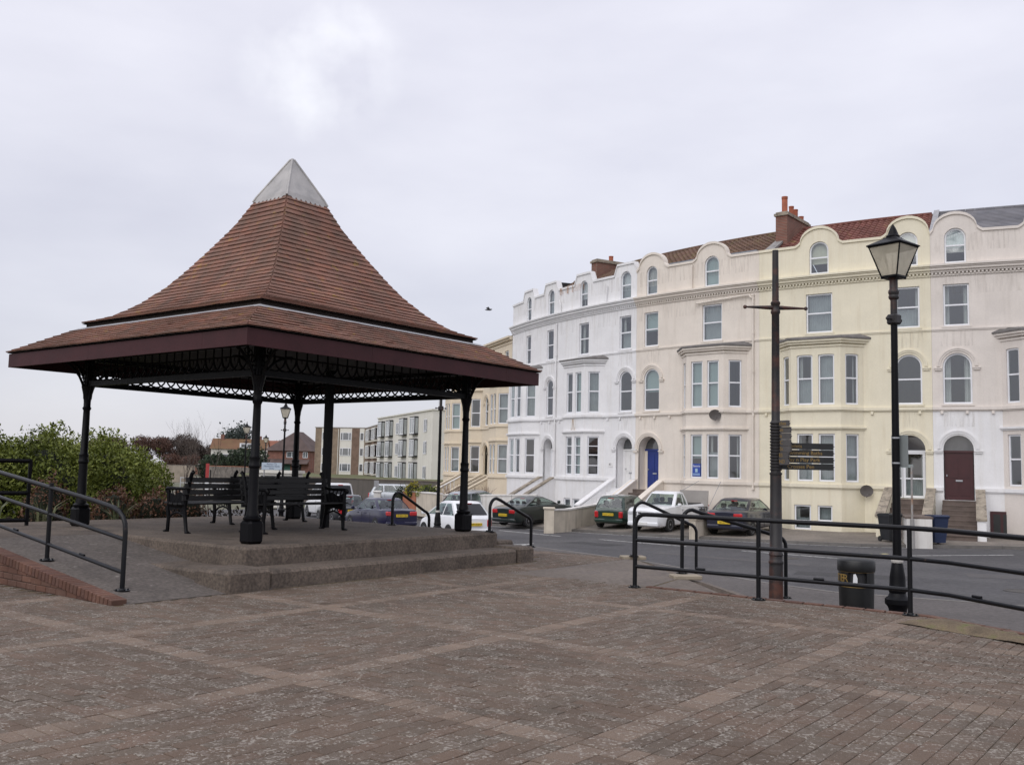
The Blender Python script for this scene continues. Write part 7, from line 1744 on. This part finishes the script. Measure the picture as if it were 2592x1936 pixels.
# ================================================================== vehicles
def lerp(a, b, f): return a + (b - a) * f
def car(name, label, cat, loc, head, L, Wd, H, belt, deck, cab, paint, side_split, plate=None, rear_light='block', wheel_r=0.29, glass=None, rear_glass=None, boot_dark=None, group='cars parked along the seafront', pickup=False, trim=None, front=False):
    """local: +x forward, origin on the ground under the centre. deck: (x fraction, height) list from rear to front; cab: (rear base, rear roof, front roof, front base) fractions"""
    a = math.atan2(head[1], head[0])
    gf = gh if cat != 'van' and abs(loc[2] - gh(loc[0], loc[1])) < 1e-6 else zr
    zf_, zb_ = gf(loc[0] + head[0] * L * 0.31, loc[1] + head[1] * L * 0.31), gf(loc[0] - head[0] * L * 0.31, loc[1] - head[1] * L * 0.31)
    t = thing(name, label, cat, (loc[0], loc[1], (zf_ + zb_) / 2 if label.find('estate') < 0 else loc[2]), a, group)
    t.rotation_euler = (0, -math.atan((zf_ - zb_) / (0.62 * L)) if label.find('estate') < 0 else 0, a); hw = Wd / 2; g = glass or car_clear; rg = rear_glass or g
    pm = paint; m = MB(); NS = 22; secs = []
    def dk(x):
        for (x0, z0), (x1, z1) in zip(deck[:-1], deck[1:]):
            if x <= x1: return lerp(z0, z1, (x - x0) / (x1 - x0 + 1e-9))
        return deck[-1][1]
    for i in range(NS + 1):
        f = 0.5 - 0.5 * math.cos(math.pi * i / NS) if i not in (0, NS) else i / NS
        x = (f - 0.5) * L; e = min(f, 1 - f) * L; rw = 1 - 0.16 * max(0, 1 - e / 0.45) ** 2; w = hw * rw; zt = dk(f); zb = 0.22 + 0.10 * max(0, 1 - e / 0.3) ** 2
        drop = 0.05 * max(0, 1 - e / 0.18) ** 2
        secs.append([(x, y, z) for y, z in ((0, zb), (w * 0.85, zb), (w * 0.97, zb + 0.07), (w, zb + 0.22), (w * 0.995, lerp(zb, zt, 0.72)), (w * 0.955, zt - 0.05 - drop), (w * 0.86, zt - drop), (0, zt + 0.025 - drop))])
    full = []
    for s in secs: full.append(s + [(x, -y, z) for x, y, z in s[-2:0:-1]])
    k = len(full[0]); V = [p for s in full for p in s]; FF = []
    for i in range(NS):
        for j in range(k): FF.append((i * k + j, i * k + (j + 1) % k, (i + 1) * k + (j + 1) % k, (i + 1) * k + j))
    FF += [tuple(range(k))[::-1], tuple(NS * k + j for j in range(k))]
    m.add(V, FF)
    cb0, cr0, cr1, cb1 = [(c - 0.5) * L for c in cab]; wb, wr = hw * 0.92, hw * 0.73
    def rg_(x0, x1, w, z, c):
        c2 = min(c, (x1 - x0) / 3)
        return [(x0 + c2, -w, z), (x1 - c2, -w, z), (x1 - c2 * 0.3, -w * 0.86, z), (x1, 0, z), (x1 - c2 * 0.3, w * 0.86, z), (x1 - c2, w, z), (x0 + c2, w, z), (x0 + c2 * 0.3, w * 0.86, z), (x0, 0, z), (x0 + c2 * 0.3, -w * 0.86, z)]
    zt = H - 0.05; rings = [rg_(cb0, cb1, wb, belt - 0.06, 0.12), rg_(lerp(cb0, cr0, 0.5) - 0.02, lerp(cb1, cr1, 0.5) + 0.03, lerp(wb, wr, 0.5) + 0.012, lerp(belt - 0.06, zt, 0.5), 0.12), rg_(cr0, cr1, wr, zt, 0.12), rg_(cr0 + 0.1, cr1 - 0.1, wr - 0.1, H, 0.1)]
    V = [p for r_ in rings for p in r_]; n = len(rings[0]); FF = []
    for i in range(len(rings) - 1):
        for j in range(n):
            if i < 2 and j not in (1, 4, 6, 9): continue        # glass on the sides and ends, pillars at the corners
            FF.append((i * n + j, i * n + (j + 1) % n, (i + 1) * n + (j + 1) % n, (i + 1) * n + j))
    FF.append(tuple((len(rings) - 1) * n + j for j in range(n)))
    m.add(V, FF)
    bl = belt - 0.06
    def sp(x, f, sg, o=0.004):  # point on the cabin side
        mid = 0.012 * (1 - abs(2 * f - 1)); y = lerp(wb, wr, f) + mid + o
        return (x, sg * y, lerp(bl, zt, f))
    f0, f1 = 0.14, 0.92
    xe0 = lambda f: lerp(cb0, cr0, f) + 0.10 - 0.02 * (1 - abs(2 * f - 1)); xe1 = lambda f: lerp(cb1, cr1, f) - 0.10 + 0.03 * (1 - abs(2 * f - 1))
    xs0 = lambda f: lerp(cb0, cr0, f) + 0.17; xs1 = lambda f: lerp(cb1, cr1, f) - 0.13
    cuts = [0.0] + list(side_split) + [1.0]; edges = [(xe0, False)]
    for a_, b_ in zip(cuts[:-1], cuts[1:]):
        pa_ = 0.03; edges += [(lambda f, a_=a_: lerp(xs0(f), xs1(f), a_) + pa_, True), (lambda f, b_=b_: lerp(xs0(f), xs1(f), b_) - pa_, False)]
    edges.append((xe1, None)); lev = (0.0, f0, 0.5, f1, 1.0); side_w = []
    for sg in (-1, 1):
        for (ea, isw), (eb, _) in zip(edges[:-1], edges[1:]):
            if isw: side_w.append([sp(ea(f0), f0, sg, 0.001), sp(eb(f0), f0, sg, 0.001), sp(eb(0.5), 0.5, sg, 0.001), sp(eb(f1), f1, sg, 0.001), sp(ea(f1), f1, sg, 0.001), sp(ea(0.5), 0.5, sg, 0.001)])
            for l0, l1 in zip(lev[:-1], lev[1:]):
                if isw and f0 <= l0 < f1: continue
                m.quad(sp(ea(l0), l0, sg), sp(eb(l0), l0, sg), sp(eb(l1), l1, sg), sp(ea(l1), l1, sg))
    for xb_, xr_, sgn in ((cb0, cr0, -1), (cb1, cr1, 1)):
        for l0, l1 in ((0.0, 0.19), (0.91, 1.0)):
            P = []
            for f in (l0, l1):
                mid = 0.02 * (1 - abs(2 * f - 1)); w_ = lerp(wb, wr, f) * 0.87; xx = lerp(xb_, xr_, f) + sgn * (mid + 0.004)
                P.append([(xx - sgn * 0.035, -w_, lerp(bl, zt, f)), (xx, 0, lerp(bl, zt, f)), (xx - sgn * 0.035, w_, lerp(bl, zt, f))])
            m.quad(P[0][0], P[0][1], P[1][1], P[1][0]); m.quad(P[0][1], P[0][2], P[1][2], P[1][1])
    body = m.build('body', pm, t, smooth=42)
    for P in side_w: w = MB(); w.poly(P); w.build('side_window', g, t)
    seat_m = mat('dark_car_seat', (0.03, 0.03, 0.033), 0.8, 0.2, 5)
    for q, ys in ((0.62, (-0.36, 0.36)), (0.22, (-0.4, 0.0, 0.4))):
        for yy in ys:
            xx = lerp(cb0, cb1, q); w = MB(); zt_ = min(belt + 0.22, H - 0.25)
            w.cbox(xx - 0.07, xx + 0.07, (yy - 0.22) * 1.0, (yy + 0.22), belt - 0.25, zt_ - 0.1, 0.05); w.cbox(xx - 0.06, xx + 0.04, yy - 0.12, yy + 0.12, zt_ - 0.09, zt_ + 0.10, 0.04); w.build('seat', seat_m, t, smooth=50)
    def endw(xb, xr, sgn, nm, gm, f0=0.18, f1=0.92, wf=0.84):
        w = MB(); V = []
        rows = 5; cols = 6
        for i in range(rows + 1):
            f = lerp(f0, f1, i / rows); wid = (lerp(wb, wr, f)) * wf; mid = 0.02 * (1 - abs(2 * f - 1)) 
            for j in range(cols + 1):
                y = lerp(-wid, wid, j / cols); xx = lerp(xb, xr, f) + sgn * (mid + 0.014) - sgn * 0.035 * (abs(y) / wid) ** 2
                V.append((xx, y, lerp(bl, zt, f)))
        w.add(V, [(i * (cols + 1) + j, i * (cols + 1) + j + 1, (i + 1) * (cols + 1) + j + 1, (i + 1) * (cols + 1) + j) for i in range(rows) for j in range(cols)]); return w.build(nm, gm, t, smooth=60)
    rw_ = endw(cb0, cr0, -1, 'rear_window', rg); endw(cb1, cr1, 1, 'windscreen', g)
    # high brake light, wiper
    w = MB(); xx = lerp(cb0, cr0, 0.93) - 0.03; w.box(xx - 0.02, xx + 0.02, -0.13, 0.13, lerp(bl, zt, 0.92), lerp(bl, zt, 0.96)); w.build('brake_light', red_lens, t)
    w = MB(); w.tube([(lerp(cb0, cr0, 0.2) - 0.035, 0.0, lerp(bl, zt, 0.2)), (lerp(cb0, cr0, 0.5) - 0.05, 0.3, lerp(bl, zt, 0.5))], 0.01, 4); w.build('wiper', black_plastic, t)
    # wheels
    for sx in (-0.31 if not pickup else -0.30, 0.32):
        for sg in (-1, 1):
            x = sx * L; y = sg * (hw - 0.10)
            mm = MB(); mm.fn = lambda a_, b_, c_, x=x, y=y, sg=sg: (x + a_, y + sg * c_, wheel_r + b_)
            mm.lathe([(wheel_r * 0.6, -0.10), (wheel_r * 0.94, -0.10), (wheel_r, -0.07), (wheel_r, 0.075), (wheel_r * 0.94, 0.105), (wheel_r * 0.64, 0.105)], 20); wh = mm.build('wheel', tyre_m, t, smooth=40)
            mm = MB(); mm.fn = lambda a_, b_, c_, x=x, y=y, sg=sg: (x + a_, y + sg * c_, wheel_r + b_)
            mm.lathe([(wheel_r * 0.66, 0.10), (wheel_r * 0.62, 0.108), (wheel_r * 0.5, 0.092), (wheel_r * 0.2, 0.10), (0.03, 0.108)], 16); mm.build('rim', rim_m, wh, smooth=30)
            mm = MB(); pts = []
            ra = wheel_r + 0.055
            for q in range(13):
                an = math.pi * q / 12; pts.append((x + ra * math.cos(an), sg * (hw + 0.004), wheel_r + ra * math.sin(an)))
            mm.poly([(x + ra, sg * (hw + 0.004), 0.23)] + pts + [(x - ra, sg * (hw + 0.004), 0.23)]); mm.build('wheel_arch', black_plastic, t)
    # lights, plates, bumper, mirrors
    xr, xf = -L / 2, L / 2; zt0, zt1 = dk(0.02), dk(0.98)
    def patch(nm, x, y0, y1, z0, z1, mt_, par=None, th=0.02, wrap=0.0):
        mm = MB(); sgn = -1 if x < 0 else 1; xi = x - sgn * 0.06
        if nm in ('tail_light', 'headlight', 'rear_bumper', 'front_bumper'):
            xo = x + sgn * th; xn = x - sgn * 0.16; ch = min(0.045, abs(z1 - z0) * 0.3, abs(y1 - y0) * 0.3); mm.cbox(min(xo, xn), max(xo, xn), min(y0, y1), max(y0, y1), z0, z1, ch); return mm.build(nm, mt_, par or t, smooth=50)
        P = [(x + sgn * th - (sgn * wrap if i in (1, 2) else 0), y, z) for i, (y, z) in enumerate(((y0, z0), (y1, z0), (y1, z1), (y0, z1)))]
        Q = [(xi - (sgn * wrap if i in (1, 2) else 0), y, z) for i, (y, z) in enumerate(((y0, z0), (y1, z0), (y1, z1), (y0, z1)))]
        mm.add(P + Q, ((0, 1, 2, 3), (0, 4, 5, 1), (1, 5, 6, 2), (2, 6, 7, 3), (3, 7, 4, 0))); return mm.build(nm, mt_, par or t)
    for sg in (-1, 1):
        if rear_light == 'block': patch('tail_light', xr, sg * hw * 0.42, sg * hw * 0.85, zt0 - 0.27, zt0 - 0.06, red_lens, th=0.03, wrap=0.0)
        elif rear_light == 'tall': patch('tail_light', xr, sg * hw * 0.60, sg * hw * 0.86, zt0 - 0.36, zt0 - 0.05, red_lens, th=0.03, wrap=0.0)
        elif rear_light == 'high':
            mm = MB(); mm.add([(lerp(cb0, cr0, f) - 0.03 + 0.1 * q, sg * (lerp(wb, wr, f) * (0.88 + 0.14 * q)), lerp(bl, zt, f)) for f in (0.0, 0.75) for q in (0, 1)], ((0, 1, 3, 2),)); mm.build('tail_light', red_lens, t)
        patch('headlight', xf, sg * hw * 0.52, sg * hw * 0.85, zt1 - 0.24, zt1 - 0.07, clear_lens, th=0.03, wrap=0.03)
        mm = MB(); mm.cbox(cb1 - 0.35, cb1 - 0.22, sg * (hw + 0.10) - 0.08, sg * (hw + 0.10) + 0.07, belt + 0.0, belt + 0.14, 0.03); mm.build('mirror', pm if trim is None else trim, t)
        for q in (0.45, 0.75)[: (2 if len(side_split) > 1 else 1)]:
            xx = lerp(cb0, cb1, q); mm = MB(); mm.box(xx, xx + 0.16, sg * hw * 0.985, sg * (hw * 0.985 + 0.025), belt - 0.16, belt - 0.13); mm.build('door_handle', pm if trim is None else trim, t)
    tb_ = trim or pm
    patch('rear_bumper', xr, -hw * 0.86, hw * 0.86, 0.30, 0.46, tb_, th=0.05); patch('front_bumper', xf, -hw * 0.86, hw * 0.86, 0.28, 0.46, tb_, th=0.05)
    gr = patch('grille', xf, -hw * 0.42, hw * 0.42, zt1 - 0.26, zt1 - 0.12, black_plastic, th=0.025)
    if plate:
        z = plate[1]; pl_ = patch('number_plate', xr, -0.26, 0.26, z - 0.055, z + 0.055, plate_y, th=0.06); text(plate[0], 0.105, ink_black, pl_, (xr - 0.062, 0, z), (R(90), 0, R(-90)))
    if front:
        pl_ = patch('number_plate', xf, -0.26, 0.26, 0.33, 0.44, plate_w, th=0.06)
    mm = MB()
    for xx in [lerp(cb0, cb1, q) for q in ((0.3, 0.62) if len(side_split) > 1 else (0.5,))]:
        for sg in (-1, 1): mm.box(xx - 0.006, xx + 0.006, sg * (hw - 0.004) - 0.006, sg * (hw - 0.004) + 0.006, 0.3, belt - 0.12)
    mm.build('door_gap', black_plastic, t)
    return t
def zroad(x, y, f=0.0): return zr(x, y) + f
navy = mat('dark_navy_car_paint', (0.005, 0.005, 0.034), 0.28, 0.06, 2, coat=0.45, spec=0.5)
navy2 = mat('blue_black_car_paint', (0.012, 0.014, 0.03), 0.28, 0.06, 2, coat=0.8)
whitec = mat('white_car_paint', (0.76, 0.77, 0.79), 0.3, 0.03, 2, coat=0.6)
greenc = mat('dark_green_car_paint', (0.010, 0.032, 0.022), 0.28, 0.06, 2, coat=0.8)
coupe_c = mat('black_green_car_paint', (0.010, 0.018, 0.016), 0.28, 0.06, 2, coat=0.8)
silver = mat('silver_car_paint', (0.36, 0.38, 0.41), 0.3, 0.05, 2, metal=0.5, coat=0.5)
darkc = mat('charcoal_car_paint', (0.02, 0.022, 0.026), 0.28, 0.06, 2, coat=0.8)
hd = lambda x, y: Vector((x, y)).normalized()
x, y = -5.75, 43.2
car('saloon_car', 'dark blue saloon car with large red tail lights left of the white hatchback', 'car', (x, y, zroad(x, y)), hd(-0.52, 0.85), 4.5, 1.72, 1.44, 0.93, [(0, 0.96), (0.2, 1.0), (0.5, 0.97), (0.72, 0.92), (0.93, 0.76), (1, 0.6)], (0.13, 0.30, 0.58, 0.76), navy, (0.14, 0.56), ('HN03 CEX', 0.72), 'block')
x, y = -2.1, 37.6
c2 = car('hatchback_car', 'small white three door hatchback with dark tailgate glass beside the lamp post', 'car', (x, y, zroad(x, y)), hd(-0.50, 0.86), 3.42, 1.62, 1.47, 0.92, [(0, 0.86), (0.15, 0.94), (0.55, 0.92), (0.8, 0.86), (0.94, 0.72), (1, 0.58)], (0.02, 0.19, 0.52, 0.86), whitec, (0.42,), ('WP14 BYX', 0.62), 'tall', 0.28, car_clear, dark_glass, trim=None)
x, y = 1.25, 47.0
car('coupe_car', 'dark green coupe parked nose in behind the cream wall', 'car', (x, y, gh(x, y)), hd(0.70, 0.71), 4.25, 1.75, 1.34, 0.93, [(0, 0.94), (0.16, 1.0), (0.5, 0.95), (0.72, 0.9), (0.93, 0.74), (1, 0.6)], (0.10, 0.34, 0.52, 0.74), coupe_c, (0.34,), ('L416 KYO', 0.62), 'block')
x, y = -1.75, 52.6
car('hatchback_car', 'silver hatchback with high red tail light behind the low white wall', 'car', (x, y, gh(x, y)), hd(0.66, 0.75), 4.15, 1.7, 1.43, 0.93, [(0, 0.86), (0.15, 0.95), (0.6, 0.93), (0.78, 0.9), (0.94, 0.74), (1, 0.58)], (0.01, 0.14, 0.55, 0.82), silver, (0.2, 0.58), None, 'high')
x, y = 5.35, 44.6
car('hatchback_car', 'dark green small hatchback parked beside the white pickup', 'car', (x, y, gh(x, y)), hd(0.50, 0.87), 3.7, 1.59, 1.43, 0.90, [(0, 0.84), (0.15, 0.92), (0.6, 0.9), (0.76, 0.86), (0.94, 0.72), (1, 0.58)], (0.02, 0.10, 0.56, 0.80), greenc, (0.46,), ('P254 OHW', 0.66), 'tall', 0.27, trim=None)
x, y = 7.15, 42.9
pk = car('pickup_truck', 'white pickup truck facing out between the green and dark blue cars', 'pickup', (x, y, gh(x, y)), hd(-0.62, -0.79), 4.75, 1.72, 1.66, 1.05, [(0, 1.02), (0.4, 1.04), (0.62, 1.1), (0.76, 1.09), (0.95, 1.03), (1, 0.95)], (0.42, 0.47, 0.62, 0.74), whitec, (0.3,), None, 'tall', 0.33, car_clear, None, pickup=True, front=True, group='cars parked along the seafront')
m = MB(); m.box(-2.2, -0.42, -0.68, 0.68, 1.035, 1.06); m.build('load_bed', black_plastic, pk)
m = MB()
for q in (-0.22, 0, 0.22): m.box(2.402, 2.425, q - 0.02, q + 0.02, 0.725, 0.855)
m.box(2.402, 2.428, -0.36, 0.36, 0.78, 0.80); m.build('grille_bar', white_pvc, pk)
x, y = 9.9, 40.7
car('hatchback_car', 'dark blue five door car with wide red tail lights behind the signpost', 'car', (x, y, gh(x, y)), hd(0.56, 0.83), 4.4, 1.76, 1.45, 0.94, [(0, 0.98), (0.12, 1.02), (0.5, 0.97), (0.75, 0.9), (0.93, 0.76), (1, 0.6)], (0.07, 0.28, 0.56, 0.78), navy2, (0.16, 0.56), ('Y815 FYB', 0.55), 'block')
x, y = -8.55, 49.2
car('hatchback_car', 'dark car partly hidden by the arm of the nearest bench', 'car', (x, y, zroad(x, y)), hd(-0.45, 0.89), 3.9, 1.68, 1.46, 0.92, [(0, 0.86), (0.15, 0.95), (0.6, 0.93), (0.78, 0.88), (0.94, 0.74), (1, 0.58)], (0.03, 0.16, 0.56, 0.80), darkc, (0.2, 0.58), ('WF51 AEK', 0.7), 'tall')
x, y = -10.55, 56.5
v_ = car('van', 'white van glimpsed over the bench backs in front of the grey wall', 'van', (x, y, zroad(x, y)), hd(-0.45, 0.89), 4.6, 1.8, 2.0, 1.1, [(0, 1.12), (0.3, 1.14), (0.7, 1.1), (0.92, 0.9), (1, 0.62)], (0.005, 0.03, 0.66, 0.84), whitec, (0.62,), None, 'tall', 0.32, dark_glass)
x, y = -6.9, 63.5
car('estate_car', 'pale silver estate car roof showing above the planters', 'car', (x, y, -1.12), hd(0.98, -0.15), 4.5, 1.72, 1.46, 0.93, [(0, 0.9), (0.15, 0.96), (0.6, 0.95), (0.78, 0.9), (0.94, 0.76), (1, 0.6)], (0.02, 0.08, 0.56, 0.80), silver, (0.25, 0.58), None, 'tall')
